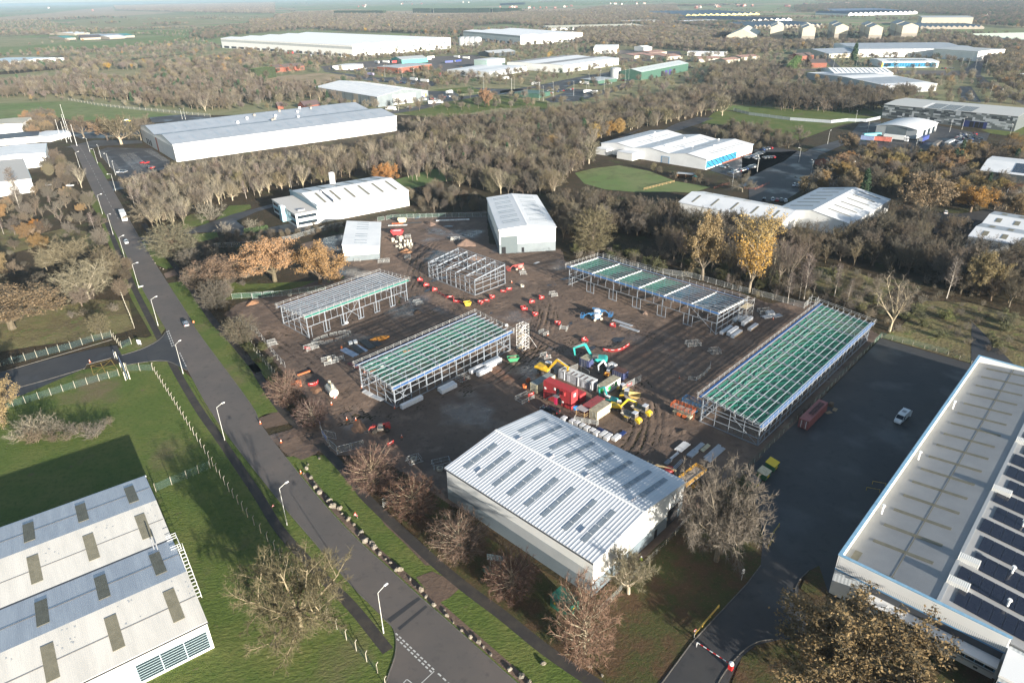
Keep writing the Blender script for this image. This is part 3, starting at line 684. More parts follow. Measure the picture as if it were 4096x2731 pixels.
# ---- left foreground building with the two-bay weathered roof
LO=world((-51.3,79.7),36.3,-72.0,0)
LW,ls_=shed('factory','white factory with weathered corrugated roof in two bays, cut by the picture corner',LO,36.3,72.0,48.0,6.3,7.7,wall=WHITEZ,roof=ROOFO,bays=2,over=0.15,roof2=mat('shaded_slope_roof',(0.50,0.53,0.57),0.55,col2=(0.62,0.65,0.68),scale=0.6,streak=(1.2,0.05,1),ramp=(0.4,0.7),wave=('X',0.30,0.03)),margin=1)  # second slopes face away from the sun; their shade is put into a bluer grey
for s_,t0,t1 in((ls_[0],0.22,0.80),(ls_[1],0.20,0.80),(ls_[2],0.22,0.80),(ls_[3],0.20,0.80)):
 for k in range(8):onslope(s_,2.0+9.0*k+2.6,2.0+9.0*k+4.4,t0,t1,LIGHTB,lift=0.05)
 onslope(s_,0,72.0,0.49,0.505,mat('sheet_lap',(0.22,0.21,0.20),0.8),'sheet_lap',0.03,0.02)
PATCH=mat('stain_grey',(0.36,0.38,0.40),0.8,col2=(0.30,0.32,0.34),scale=0.8)
rr=random.Random(3)
for s_ in(ls_[0],ls_[2]):
 for k in range(46):
  u=rr.choice((6,15,24,33,42,51,60,68))+rr.uniform(-0.5,2.6)+1.2;tt=rr.uniform(0.55,0.93)
  onslope(s_,u,u+rr.uniform(0.15,0.30),tt,tt+rr.uniform(0.015,0.03),PATCH,'roof_stain',0.025,0.004)
MB().bx(-0.2,72.2,23.8,24.2,6.25,6.35).build('valley_gutter',TRIMD,LW)
MB().bx(-0.2,72.2,-0.35,-0.13,5.95,6.12).build('gutter',TRIMD,LW);MB().bx(-0.2,72.3,48.1,48.4,5.95,6.2).build('gutter',TRIMW,LW)
wf=face(LW,'S',60.6,71.6,0.5,4.4,mat('pale_teal_frame',(0.42,0.55,0.60),0.5),'window',0.06)
for i in range(3):
 for k in range(7):face(LW,'S',60.75+3.62*i,64.25+3.62*i,0.62+0.535*k,1.06+0.535*k,GLASS,'pane',0.09,wf)
# ladder and handrails on the gable
b=MB()
for y0,y1 in((20.2,23.8),):
 for z in(7.0,7.55,8.1):b.bar((72.9,y0,z-.6),(72.9,y1,z-.6),0.06).bar((71.2,y0,z-.6),(72.9,y0,z-.6),0.06).bar((71.2,y1,z-.6),(72.9,y1,z-.6),0.06)
 for y in(y0,(y0+y1)/2,y1):b.bar((72.9,y,6.2),(72.9,y,7.6),0.06)
b.build('guard_rail',TRIMW,LW)
b=MB()
for k in range(14):b.bar((72.4+0.1,19.8-0.55*k,6.2-0.44*k),(73.2,19.8-0.55*k,6.2-0.44*k),0.25,0.04)
for x in(72.4,73.25):b.bar((x,20.2,6.5),(x,12.4,0.1),0.08,0.2).bar((x,20.2,7.4),(x,12.4,1.1),0.05)
b.build('escape_stair',TRIMW,LW)
for p in((68.8,23.0,2.4),(69.3,22.3,1.6)):MB().tube((p[0],p[1],6.3),(p[0],p[1],6.6+p[2]),0.12,n=6).build('flue',DSTEEL,LW)

# ---- right foreground building: parapet shed with solar panels
RW=thing('factory','large parapet roofed factory with solar panel rows beside the dark yard','building',(56.8,89.3),46.1)
RWL,RWW=99.0,62.0
EXCL.append([world((56.8,89.3),46.1,x,y)for x,y in((-1,1),(101,1),(101,-80),(-1,-80))])
# local x runs away along the yard side, local -y runs along the front
MB().bx(0,RWL,-RWW,-0.01,-0.1,7.0).build('wall',mat('pale_cladding',(0.56,0.60,0.63),0.5,col2=(0.50,0.54,0.57),scale=0.3,wave=('Y',0.6,0.01)),RW)
ROOF_R=mat('grey_stone_roof',(0.30,0.305,0.31),0.6,col2=(0.25,0.255,0.26),scale=0.12,wave=('X',0.30,0.03))
def rslope(y0,z0,y1,z1):
 b=MB();b.add([(0.4,y0,z0),(RWL-0.4,y0,z0),(RWL-0.4,y1,z1),(0.4,y1,z1),(0.4,y0,z0-.2),(RWL-0.4,y0,z0-.2),(RWL-0.4,y1,z1-.2),(0.4,y1,z1-.2)],[(3,2,1,0),(4,5,6,7),(0,1,5,4),(2,3,7,6)])
 o=b.build('roof_slope',ROOF_R,RW);o['sl']=(y0,z0,y1,z1);return o
r1=rslope(-0.5,7.3,-15.6,8.7);r2=rslope(-15.6,8.7,-31,7.3);r3=rslope(-31,7.3,-46.2,8.7);r4=rslope(-46.2,8.7,-61.8,7.3)
MB().bx(0.4,RWL-0.4,-15.9,-15.3,8.62,8.80).build('ridge_cap',mat('lead_grey',(0.30,0.32,0.34),0.6),RW)
for k in range(16):onslope(r1,9.2+5.72*k,10.0+5.72*k,0.16,0.80,LIGHTB,lift=0.04)
onslope(r1,1.2,1.9,0.38,0.55,LIGHTB,lift=0.04);onslope(r1,2.0,5.0,0.06,0.14,LIGHTB,lift=0.04);onslope(r1,0.6,RWL-0.6,0.515,0.525,LIGHTB,'sheet_lap',0.03,0.02)
for u in(18.0,41.0,68.0):MB().tube((u,-1.6,7.6),(u,-1.6,9.6),0.16,n=8).tube((u,-1.6,9.6),(u,-1.6,9.8),0.36,0.3,8).build('flue',TRIMW,RW)
# parapets: white inner face, blue cap
MB().bx(0,RWL,-0.45,0.0,7.0,8.9).build('parapet',mat('cream_parapet',(0.62,0.60,0.54),0.5),RW);MB().bx(-0.05,RWL+.05,-0.5,0.12,8.9,9.1).build('parapet_cap',mat('blue_cap',(0.17,0.34,0.50),0.45,col2=(0.25,0.42,0.56),scale=1.5),RW)
pp=MB();n=96
for k in range(n):pp.bx(-0.06+0.0,0.0,-25.8/n*(k+0.62),-25.8/n*k,6.0,9.0)
pp.bx(0.0,0.4,-25.8,0,5.9,8.95);pp.build('ribbed_fascia',TRIMW,RW);MB().bx(-0.1,0.45,-25.9,0.1,8.95,9.12).build('parapet_cap',MAT['blue_cap'],RW)
MB().bx(-0.08,0.02,-25.8,0.05,5.7,5.92).build('blue_strip',BLUET,RW)
pp=MB()
for k in range(90):pp.bx(RWL-0.0,RWL+0.06,-31.0/90*(k+0.62),-31.0/90*k,6.5,9.0)
pp.bx(RWL-0.4,RWL,-62,0,6.9,8.95);pp.build('ribbed_fascia',TRIMW,RW);MB().bx(RWL-0.45,RWL+0.1,-62,0.1,8.95,9.12).build('parapet_cap',MAT['blue_cap'],RW)
cn=MB().bx(-2.3,-0.08,-25.6,-6.3,3.9,4.25).build('canopy',TRIMW,RW)
MB().bx(-0.06,0.0,-25.6,-6.3,4.25,5.7).build('canopy_backing',TRIMD,RW)
fr=MB().bx(-0.07,0.0,-25.6,-6.6,1.2,3.6).build('window',BLUET,RW)
for k in range(14):MB().bx(-0.11,0.0,-6.75-1.34*k-1.2,-6.75-1.34*k,1.3,3.5).build('pane',GLASS,fr)
MB().bx(-0.35,0.0,-25.6,-6.4,-0.1,1.0).build('brick_plinth',mat('pale_plinth',(0.46,0.47,0.48),0.7),RW)
for k in range(6):MB().bx(-0.40,-0.34,-8.5-3.0*k,-7.9-3.0*k,0.4,0.75).build('vent',TRIMD,RW)
ofb=MB().bx(-6.0,-0.1,-60,-26.0,-0.1,6.6).build('office_block',MAT['pale_cladding'],RW);MB().bx(-6.3,-0.1,-60,-25.9,6.6,7.1).build('office_roof',TRIMW,ofb)
of2=MB().bx(-6.05,-6.0,-58,-26.3,1.5,5.6).build('office_window',BLUET,ofb)
MB().bx(-6.05,-0.3,-26.0,-25.96,1.5,5.6).build('office_window',GLASS,ofb)
# solar panels, one by one, on the second slope
def pv(x0,n,rows,t0,s=r2):
 for i in range(n):
  for k in range(rows):
   onslope(s,x0+1.06*k,x0+1.06*k+1.02,t0+0.111*i,t0+0.111*i+0.106,SOLAR,'solar_panel',0.14,0.05)
rnd=random.Random(5)
x=2.2
while x<95:
 pv(x,6 if int(x)%2 else 7,4,0.05 if int(x/4.6)%2 else 0.12);x+=5.4
 if 20<x<23:x+=2.0
x=3.0
while x<93:pv(x,7,4,0.10,r3);x+=5.6
for u in(6.0,13.0,38.0,60.0):
 MB().bx(u,u+1.5,-18.6,-15.4,8.3,9.5).build('roof_vent',mat('vent_white',(0.60,0.60,0.58),0.6,wave=('Y',0.3,0.03)),RW)
for u,y in((7.8,-24.0),(16.5,-23.0),(31.0,-22)):MB().tube((u,y,8.2),(u,y,9.6),0.18,n=8).tube((u,y,9.5),(u,y,9.75),0.38,0.3,8).build('flue',TRIMW,RW)

# ---- long grey warehouse
GW,gs_=shed('warehouse','long white warehouse with twin grey roof ridges behind the birch belt',(-222.0,463.0),37.6,168.0,96.0,11.5,14.6,roof=ROOFG,bays=2,over=0.4,gutter=TRIMW,bands=((9.6,11.3,TRIMW),),margin=2)
face(GW,'W',0.5,95.5,0,9.4,MIDW,'gable_cladding',0.05);face(GW,'W',46,50,0,9.3,BRICK,'brick_panel',0.08)
for s_ in gs_:
 for u in(8,16,24,32,40,48,56,76,84,92,100,112,124,134,144,154):onslope(s_,u,u+1.4,0.25,0.72,mat('pale_rooflight',(0.27,0.31,0.35),0.3),lift=0.04)
for k,(u,y)in enumerate([(70,60),(78,66),(92,58),(100,70),(112,62),(126,68),(60,52),(88,50),(106,47),(84,44),(118,72)]):
 z=11.5+3.1*(1-abs(((y%48)-24)/24));MB().box((u,y,z+0.6),(1.6,1.6,1.4)).build('roof_vent',CREAML if k%2 else TRIMW,GW)
for k in range(6):face(GW,'S',20+24*k,24+24*k,0,5,DSTEEL,'loading_door',0.06)
for y in(66,72,78):face(GW,'W',y,y+4,0.5,4.5,GLASS,'window',0.07)
# ---- grey shed with the coloured emblem
LK,lk_=shed('warehouse','grey walled shed with white panel and coloured square emblem on its gable',(-81.0,735.0),132.6,121.0,61.0,9.6,13.6,wall=GREYW,roof=ROOFW,margin=2,lights=[(14,0.02,0.98,0.1,0.9,0.9),(14,0.02,0.98,0.1,0.9,0.9)],over=0.3,lm=mat('milky_rooflight',(0.50,0.51,0.52),0.4))
face(LK,'W',16,43,0.2,9.2,WHITEZ,'white_panel',0.08)
for k in range(4):face(LK,'N',4+31*k,12+31*k,0,9.2,CREAML,'cladding_panel',0.07)
for k in range(8):face(LK,'N',15*k,15*k+0.5,0,9.4,TRIMD,'downpipe',0.12)
lg=face(LK,'W',2.4,7.8,4.2,9.0,TRIMW,'emblem',0.06)
for(u0,u1,z0,z1,c)in((4.9,6.4,6.0,8.3,(0.75,0.62,0.02)),(2.4,4.2,4.2,7.4,(0.72,0.28,0.06)),(4.2,6.4,5.8,6.6,(0.75,0.62,0.02)),(5.9,7.8,4.2,5.3,(0.03,0.04,0.25))):
 face(LK,'W',u0,u1,z0,z1,mat('emblem_%d'%int(u0*10+z0),c,0.6),'emblem_square',0.10,lg)
text(LK,'LINK',(-0.10,5.1,7.6),1.5,TRIMD,90,-90,'lettering')
for k in range(12):face(LK,'W',2+1.0*k,2.5+1.0*k,0.8,2.2,TRIMW,'window',0.06)
# ---- white three-bay unit with blue glazing
BG,bg_=shed('warehouse','white three gable unit with blue framed glass front and car park',(119.0,414.5),45.6,59.5,79.0,6.3,8.0,wall=WHITE,roof=ROOFW,bays=3,over=0.3,margin=2,lights=[(9,0.22,0.92,0.25,0.55,0.8)],lm=mat('grey_rooflight',(0.36,0.36,0.36),0.4),gutter=BLUET)
gl=face(BG,'S',0.2,38,0.6,5.0,mat('sky_blue_frame',(0.06,0.36,0.60),0.4),'window',0.1)
for i in range(24):
 for k in range(4):face(BG,'S',0.4+1.57*i,1.7+1.57*i,0.8+1.05*k,1.7+1.05*k,GLASSB if(i+k)%3 else GLASS,'pane',0.14,gl)
face(BG,'S',20,59.5,0,0.9,BRICK,'brick_plinth',0.16)
face(BG,'W',26,31,0,3.8,mat('roller_shutter',(0.38,0.40,0.42),0.5,wave=('Z',0.3,0.02)),'roller_door',0.08);face(BG,'W',25.6,26,0,4.1,BLUET,'door_frame',0.1);face(BG,'W',31,31.4,0,4.1,BLUET,'door_frame',0.1);face(BG,'W',26,31,3.8,4.1,BLUET,'door_frame',0.1)
MB().bx(-8,-0.1,48,60,-0.1,4.2).build('annexe',WHITEZ,BG);MB().bx(-8.2,-0.05,47.8,60.2,4.2,4.5).build('annexe_roof',ROOFW,BG)
MB().bx(-6,-0.1,70,79,-0.1,3.6).build('annexe',WHITEZ,BG);MB().bx(-6.2,-0.05,69.8,79.2,3.6,3.9).build('annexe_roof',ROOFW,BG)
for k,(u,y)in enumerate([(20,22),(24,50),(40,40),(44,66),(30,12),(12,36),(50,20),(34,60)]):
 MB().box((u,y,8.2),(0.9,0.9,1.1)).build('roof_vent',TRIMW,BG)
# ---- mosaic clad building: one panel at a time
MO,mo_=shed('warehouse','long building clad in a mosaic of grey panels behind the lorry park',(309.0,585.0),-47.0,94.0,48.0,10.8,11.8,wall=mat('mosaic_grey',(0.10,0.115,0.12),0.5),roof=mat('roof_pale',(0.47,0.47,0.45),0.5,wave=('X',0.5,0.02)),over=0.2,margin=2)
PAN=[mat('panel_light',(0.36,0.39,0.42),0.5),mat('panel_dark',(0.035,0.042,0.050),0.5),mat('panel_mid',(0.20,0.22,0.23),0.5)]
rnd=random.Random(11);cell={}
for k in range(9):
 i=0
 while i<54:
  w=rnd.choice((1,2,2,3));h=2 if(w==1 and rnd.random()<0.5 and k<8)else 1
  if rnd.random()<0.66 and not any(cell.get((i+q,k))for q in range(w)):
   for q in range(w):
    for r_ in range(h):cell[(i+q,k+r_)]=1
   u0=1.72*i;u1=min(94,1.72*(i+w));m_=PAN[0]if rnd.random()<0.48 else(PAN[1]if rnd.random()<0.6 else PAN[2])
   if len(cell)<470:face(MO,'S',u0+0.03,u1-0.03,0.9+1.08*k+0.03,0.9+1.08*(k+h)-0.03,m_,'panel',0.04)
  i+=w
dk=face(MO,'S',60,76,0,4.6,mat('deep_blue_bay',(0.02,0.03,0.12),0.5),'loading_bay',0.14)
for u in(64.5,68.0,71.0):face(MO,'S',u,u+2.6,0,4.2,BLACK,'dock_door',0.2,dk)
for u in(28.5,30.0):onslope(mo_[0],u,u+0.8,0.02,0.98,TRIMW,'roof_strip',0.05)
for i in range(3):
 for k in range(12):onslope(mo_[0],31+11*i,41+11*i,0.05+0.075*k,0.085+0.075*k,SOLAR if k%2 else LIGHT,'solar_panel',0.05)
# ---- white curved-roof unit
CU=thing('warehouse','small pale unit with curved white roof in front of the mosaic building','building',(270.7,516.4),-47.5)
prof=[(28*i/8,6.4+1.7*math.sin(math.pi*i/8))for i in range(9)]
MB().prism([(0,-0.1),(28,-0.1)]+[(x,z-.2)for x,z in reversed(prof)],0,40,'y').build('wall',MIDW,CU)
b=MB();pr=[(-0.6,6.2)]+prof[1:-1]+[(28.6,6.2)]
for(xa,za),(xb,zb)in zip(pr[:-1],pr[1:]):b.add([(xa,-0.8,za),(xb,-0.8,zb),(xb,40.8,zb),(xa,40.8,za),(xa,-0.8,za-.2),(xb,-0.8,zb-.2),(xb,40.8,zb-.2),(xa,40.8,za-.2)],[(0,1,2,3),(7,6,5,4),(0,4,5,1),(2,6,7,3)])
b.build('roof',ROOFW,CU)
CU['L'],CU['W']=28,40
for(u0,u1)in((7,21),):face(CU,'S',u0,u1,0.4,6.4,GREYW,'cladding_panel',0.06)
for k in range(4):face(CU,'E',4+9*k,9+9*k,0,4.2,GLASS if k else MIDW,'loading_door',0.07)
EXCL.append([world((270.7,516.4),-47.5,x,y)for x,y in((-2,-2),(30,-2),(30,42),(-2,42))])

# ---- sheds in the trees on the right
t_,s_=shed('warehouse','low white shed with aged rooflight strips half hidden by dark trees',(82.4,326.6),-43.5,52,25,5.4,8.0,roof=ROOFW,margin=2,lights=[(5,0.02,0.98,0.2,0.8,0.9)]*2,lm=LIGHTB)
t_,s_=shed('warehouse','pale grey gabled shed with tree shadows on its roof beside the low white one',(159.6,347.0),226.0,52,34,5.8,8.8,roof=ROOFW,margin=2,lights=[(6,0.02,0.9,0.2,0.8,0.9)]*2,lm=LIGHTB)
t_,s_=shed('warehouse','white corrugated shed with patched rooflights at the right picture edge',(186.0,264.5),-44.0,62,46,6.8,8.2,wall=WHITEZ,roof=ROOFW,bays=2,margin=2,lights=[(9,0.02,0.98,0.3,0.7,2.0)],lm=LIGHTB,roof2=ROOFG)
t_,s_=shed('warehouse','charcoal and brick unit with white roof and rooftop solar panels',(257.0,372.0),-40.0,70,44,7.2,9.2,wall=DARKW,roof=ROOFW,base=(2.6,BRICK),margin=2)
for i in range(4):
 for k in range(9):onslope(s_[0],14+1.7*k,15.6+1.7*k,0.15+0.2*i,0.33+0.2*i,SOLAR,'solar_panel',0.08)
t_=thing('canopy','white flat roofed canopy on posts beside the charcoal unit','canopy',T(13,2040,300),-40)
MB().bx(0,28,0,9,4.2,4.7).build('roof',ROOFW,t_)
for x in(1,9.5,18.5,27):
 for y in(0.6,8.4):MB().bx(x-.1,x+.1,y-.1,y+.1,0,4.2).build('post',DSTEEL,t_)
MB().bx(0.5,27.5,8.2,8.5,0,4.2).build('back_wall',BRICK,t_)

# ---- buildings farther out, surveyed by their base corners
def far(name,label,tile,near,right,left,eave,ridge,cat='building',**kw):
 n_,r_,l_=T(tile,*near),T(tile,*right),T(tile,*left)
 dx,dy=r_-n_,l_-n_;a=math.degrees(math.atan2(dx.y,dx.x));b_=math.degrees(math.atan2(dy.y,dy.x))-90
 while b_-a>180:b_-=360
 while b_-a<-180:b_+=360
 ang=(a*dx.length+b_*dy.length)/(dx.length+dy.length)
 axis=kw.pop('axis','x')
 if axis=='x':return shed(name,label,(n_.x,n_.y),ang,dx.length,dy.length,eave,ridge,cat=cat,**kw)
 return shed(name,label,world((n_.x,n_.y),ang,dx.length,0),ang+90,dy.length,dx.length,eave,ridge,cat=cat,**kw)
b1,bs1=far('warehouse','huge white distribution warehouse with grey upper band far beyond the fields',1,(885,492),(1672,412),(-180,408),19.0,21.0,roof=mat('snow_roof',(0.78,0.78,0.78),0.5),bays=5,bands=((12.5,16.8,MIDW),),over=0.2,axis='y')
b2,bs2=far('warehouse','white distribution warehouse with grey band beyond the silver silos',2,(175,385),(632,350),(-220,330),17.0,19.0,roof=MAT['snow_roof'],bays=3,bands=((13.0,16.8,MIDW),),over=0.2,axis='y')
for t_,n_ in((b1,6),(b2,3)):
 W_=t_['W']
 for k in range(n_):face(t_,'W',W_*(k+0.35)/n_,W_*(k+0.35)/n_+6,8,12.5,GREYW,'cladding_panel',0.3)
 L_=t_['L']
 for k in range(int(L_/30)):face(t_,'N',30*k+5,30*k+25,0.5,4.5,TRIMD,'dock_door',0.3)
far('warehouse','broad white food plant with low pitched roof behind the lorry park',2,(545,625),(1015,555),(60,590),9.0,10.2,bays=2,margin=4,roof=ROOFW,roof2=mat('taupe_roof',(0.30,0.29,0.29),0.6))
far('warehouse','low flat white plant building with open loading bays beside the food plant',1,(2050,665),(2352,610),(1700,640),6.5,7.2,bays=2,wall=MIDW)
far('warehouse','tall pale green box building on the white plant roof',1,(2030,600),(2170,580),(1930,590),12.5,12.8,wall=mat('mint_wall',(0.40,0.52,0.48),0.5))
gr,grs=far('depot','dark green depot shed with pale roof and purple doors',2,(1205,690),(1578,605),(1045,675),9.5,12.5,wall=GREENW,roof=mat('depot_roof',(0.45,0.50,0.50),0.5),lights=[(14,0.05,0.9,0.3,0.7,1.6)]*2,lm=ROOFG)
for k,c in enumerate((BLACK,mat('purple_door',(0.05,0.04,0.18),0.5),MAT['purple_door'],BLACK)):face(gr,'S',gr['L']*(0.40+0.085*k),gr['L']*(0.40+0.085*k)+6,0,6,c,'loading_door',0.2)
t_=thing('storage_tank','grey cylindrical storage tank at the green depot gable','tank',T(2,985,672));MB().lathe([(6.5,0),(6.5,12),(3,12.8),(0.2,13)],n=20).build('shell',MIDW,t_);MB().lathe([(6.62,11.7),(6.62,12.0)],n=20).build('rim',DSTEEL,t_)
far('site_office','small dark green flat roofed office beside the depot yard',2,(835,720),(960,695),(728,700),3.6,3.9,wall=GREENW,roof=MIDW)
far('site_office','low dark green hall with white lettering at the depot car park',2,(335,840),(395,815),(150,820),4.0,4.4,wall=GREENW,roof=GREENW)
far('warehouse','white gabled hall among trees behind the terracotta roofs',2,(1230,445),(1285,440),(1162,435),7,9,roof=MAT['snow_roof'])
far('warehouse','white office hall with balconies beside the food plant',2,(800,460),(985,465),(760,430),9,11,roof=MAT['snow_roof'])
far('warehouse','long low white unit behind the terracotta roofed workshops',2,(1600,478),(1905,490),(1555,470),5.5,6.5,roof=MAT['snow_roof'])
for k,(n_,r_,l_)in enumerate((((1150,505),(1250,488),(1030,490)),((1290,508),(1400,490),(1180,492)),((1420,515),(1510,500),(1320,498)),((1280,480),(1400,466),(1160,466)),((1700,535),(1870,525),(1660,520)),((1930,545),(2010,530),(1870,535)),((2060,520),(2150,505),(2030,505)))):
 far('workshop','terracotta roofed workshop, %s in the cluster behind the green depot'%('nearest corner','middle front','front end','rear row','white fronted one apart','small one apart','last one apart')[k],2,n_,r_,l_,4.5,6.5,wall=CREAMW,roof=PINKR,group='terracotta workshops')
far('warehouse','long low cream roofed shed among far trees',2,(440,262),(1290,245),(330,238),5,6,bays=2,roof=mat('cream_roof',(0.62,0.58,0.44),0.6),axis='x')
far('warehouse','white far shed half hidden by trees left of the russet trees',2,(1070,205),(1370,200),(1040,192),6,7,bays=1,roof=MAT['snow_roof'])
far('warehouse','teal fronted far shed with white roof',2,(1610,208),(1815,195),(1600,196),7,8,wall=mat('teal_wall',(0.03,0.22,0.19),0.5),roof=MAT['snow_roof'])
def sawtooth(name,label,tile,near,right,left,h0,h1,nt,wall,lit,dark):
 """north-light roof: nt teeth along the near-to-right wall"""
 n_,r_,l_=T(tile,*near),T(tile,*right),T(tile,*left);dx=r_-n_;dy=l_-n_
 ang=math.degrees(math.atan2(dx.y,dx.x));L,W=dx.length,dy.length
 t=thing(name,label,'building',(n_.x,n_.y),ang)
 EXCL.append([world((n_.x,n_.y),ang,x,y)for x,y in((-3,-3),(L+3,-3),(L+3,W+3),(-3,W+3))])
 MB().bx(0,L,0,W,-0.1,h0).build('wall',wall,t);p=L/nt
 for k in range(nt):
  o=MB().prism([(p*k+0.02,h0),(p*(k+1)-0.02,h0),(p*k+p*0.30,h1)],0,W,'y').build('roof_tooth',wall,t)
  b=MB().add([(p*(k+1),-0.3,h0+0.05),(p*(k+1),W+0.3,h0+0.05),(p*k+p*0.3,W+0.3,h1+0.08),(p*k+p*0.3,-0.3,h1+0.08)],[(0,1,2,3)]);b.build('roof_slope',lit,o)
  b=MB().add([(p*k,-0.3,h0+0.05),(p*k,W+0.3,h0+0.05),(p*k+p*0.3,W+0.3,h1+0.06),(p*k+p*0.3,-0.3,h1+0.06)],[(3,2,1,0)]);b.build('north_light',dark,o)
 return t
SLATE=mat('slate_glazing',(0.05,0.065,0.09),0.3)
sawtooth('factory','yellow walled sawtooth roof factory on the far skyline side',2,(1590,152),(2220,138),(1575,118),7,12,13,YELLW,mat('yellow_roof',(0.56,0.52,0.24),0.6),SLATE)
sawtooth('factory','white sawtooth roof hall beside the cream tower sheds',3,(20,205),(365,190),(0,165),7,12,7,WHITEZ,MAT['snow_roof'],SLATE)
sawtooth('factory','dark sawtooth roofed works between the cream tower sheds',3,(40,250),(640,238),(30,218),5,10,16,CREAML,ROOFG,SLATE)
sawtooth('factory','pale sawtooth roofed shed near the blue roof',3,(850,138),(1440,122),(840,122),6,11,14,WHITEZ,MAT['cream_roof'],SLATE)
sawtooth('factory','pale green sawtooth roofed works at the right edge',3,(1880,340),(2500,400),(1960,285),6,11,8,MIDW,mat('sage_roof',(0.44,0.50,0.42),0.6),SLATE)
sawtooth('factory','brown sawtooth works in front of the big grey hall',3,(1460,252),(2010,250),(1460,225),4,8,12,CREAML,TILE,SLATE)
far('warehouse','far blue roofed hall behind the village trees',3,(790,118),(1270,108),(740,92),7,8,roof=mat('slate_blue_roof',(0.09,0.13,0.22),0.5),wall=MIDW)
far('warehouse','big grey hall with cream front and flat roof',3,(1465,225),(1905,228),(1395,205),20,21,wall=CREAMW,roof=MIDW)
for k,(n_,r_,l_,nx2)in enumerate((((170,362),(280,362),(175,300),0),((440,378),(550,378),(400,300),0),((720,360),(830,362),(630,290),0),((1010,372),(1120,372),(880,290),0),((1290,355),(1400,352),(1115,280),0))):
 n1,r1_,l1=T(3,*n_),T(3,*r_),T(3,*l_)
 dx=r1_-n1;a=math.degrees(math.atan2(dx.y,dx.x));W1=dx.length
 dp=75.0
 for q,(back,sh)in enumerate(((0,0),(dp+12,-0.0))):
  d_=(l1-n1).normalized();o_=n1+d_*back*1.0
  ang=math.degrees(math.atan2(d_.y,d_.x));
  shed('tower_shed','tall cream tower shed, %s of the five pairs, %s one'%(('first','second','third','fourth','last')[k],('front','rear')[q]),world((o_.x,o_.y),ang-90,W1,0),ang,dp,W1,27,32,wall=CREAMW,roof=mat('pale_tower_roof',(0.55,0.53,0.43),0.6),roof2=mat('grey_tower_roof',(0.36,0.37,0.36),0.6),base=(14,CREAML),over=0.3,margin=6,group='cream tower sheds')
far('warehouse','cream hall with pitched corrugated roof in the far trees left of the tower sheds',2,(1930,365),(2140,375),(1880,320),12,24,wall=CREAMW,roof=MAT['pale_tower_roof'],axis='y')
far('warehouse','long white factory with stepped front across the far road',3,(930,490),(1900,478),(795,430),11,12.5,bays=2,roof=ROOFG)
far('office','white office block with square windows at the end of the long white factory',3,(1565,500),(1740,535),(1560,470),13,13.6,roof=MIDW)
bb,bbs=far('showroom','glass fronted showroom with blue panes and rooftop solar strip',3,(1130,580),(1620,580),(1015,550),7.5,8.6,wall=WHITEZ,roof=ROOFW)
fr=face(bb,'S',2,bb['L']-2,0.6,6.0,MAT['sky_blue_frame'],'window',0.2)
for k in range(20):face(bb,'S',2.3+(bb['L']-4.4)/20*k,2.3+(bb['L']-4.4)/20*(k+0.85),0.9,5.7,GLASSB,'pane',0.3,fr)
face(bb,'S',0,1.6,0,6.6,mat('signal_yellow',(0.70,0.50,0.02),0.5),'yellow_column',0.3)
for k in range(14):onslope(bbs[0],bb['L']*(0.15+0.05*k),bb['L']*(0.19+0.05*k),0.35,0.75,SOLAR,'solar_panel',0.1)
far('warehouse','slate roofed stone coloured hall beside the long white factory',3,(680,500),(820,468),(655,455),6,10,wall=CREAMW,roof=ROOFG)
far('warehouse','white many-ridged old works behind the mosaic building trees',3,(1180,800),(1660,790),(420,680),7,9,bays=1,roof=MAT['snow_roof'],wall=MIDW,lights=[(9,0.02,0.98,0.2,0.8,6)]*2,lm=ROOFG)
far('warehouse','white ridge block at the rear of the old works',3,(720,690),(1180,680),(700,640),8,11,bays=1,roof=MAT['snow_roof'],lights=[(12,0.02,0.98,0.1,0.9,1.2)]*2)
for k,(n_,r_,l_)in enumerate((((425,520),(485,505),(395,510)),((530,580),(640,575),(520,560)))):
 far('house',('small red brick office house left of the road junction','red brick hipped office house beside the road junction')[k],3,n_,r_,l_,6,9.5,wall=BRICK,roof=TILE)
far('warehouse','white edge of a shed at the right picture border above the trees',3,(2290,690),(2500,760),(2250,660),7,8,roof=MAT['snow_roof'])
far('bungalow','long low brick bungalow with dark tiled roof in the trees',3,(700,1440),(870,1380),(650,1400),2.8,5.0,wall=BRICK,roof=mat('dark_tiles',(0.05,0.05,0.055),0.8,wave=('Y',0.3,0.02)),margin=3)
# left edge buildings
t_,s_=far('warehouse','white unit with blue trim at the left picture edge by the road',0,(420,1420),(430,1330),(-120,1480),8.5,9.5,roof=ROOFW,wall=WHITEZ,gutter=BLUEW,margin=3)
far('warehouse','grey roofed white unit at the left picture edge above the wood',10,(300,250),(270,60),(-200,330),7.5,8.0,roof=mat('dull_roof',(0.44,0.42,0.39),0.6),gutter=BLUEW,margin=4)
far('office','dark flat roofed office wing behind the blue trimmed unit',0,(340,1215),(330,1170),(-60,1250),4.5,4.7,roof=TRIMD)
far('warehouse','white hall behind the dark office wing at the left edge',0,(210,1130),(220,1080),(-60,1140),7,7.4,roof=CREAMW)
far('office','small white canopy building beside the flagpoles',0,(430,1215),(480,1170),(340,1190),4,4.4)
far('warehouse','half buried glasshouse roof in the woods on the far left',0,(560,515),(565,490),(345,560),4,7,roof=mat('glass_roof',(0.30,0.36,0.42),0.3))
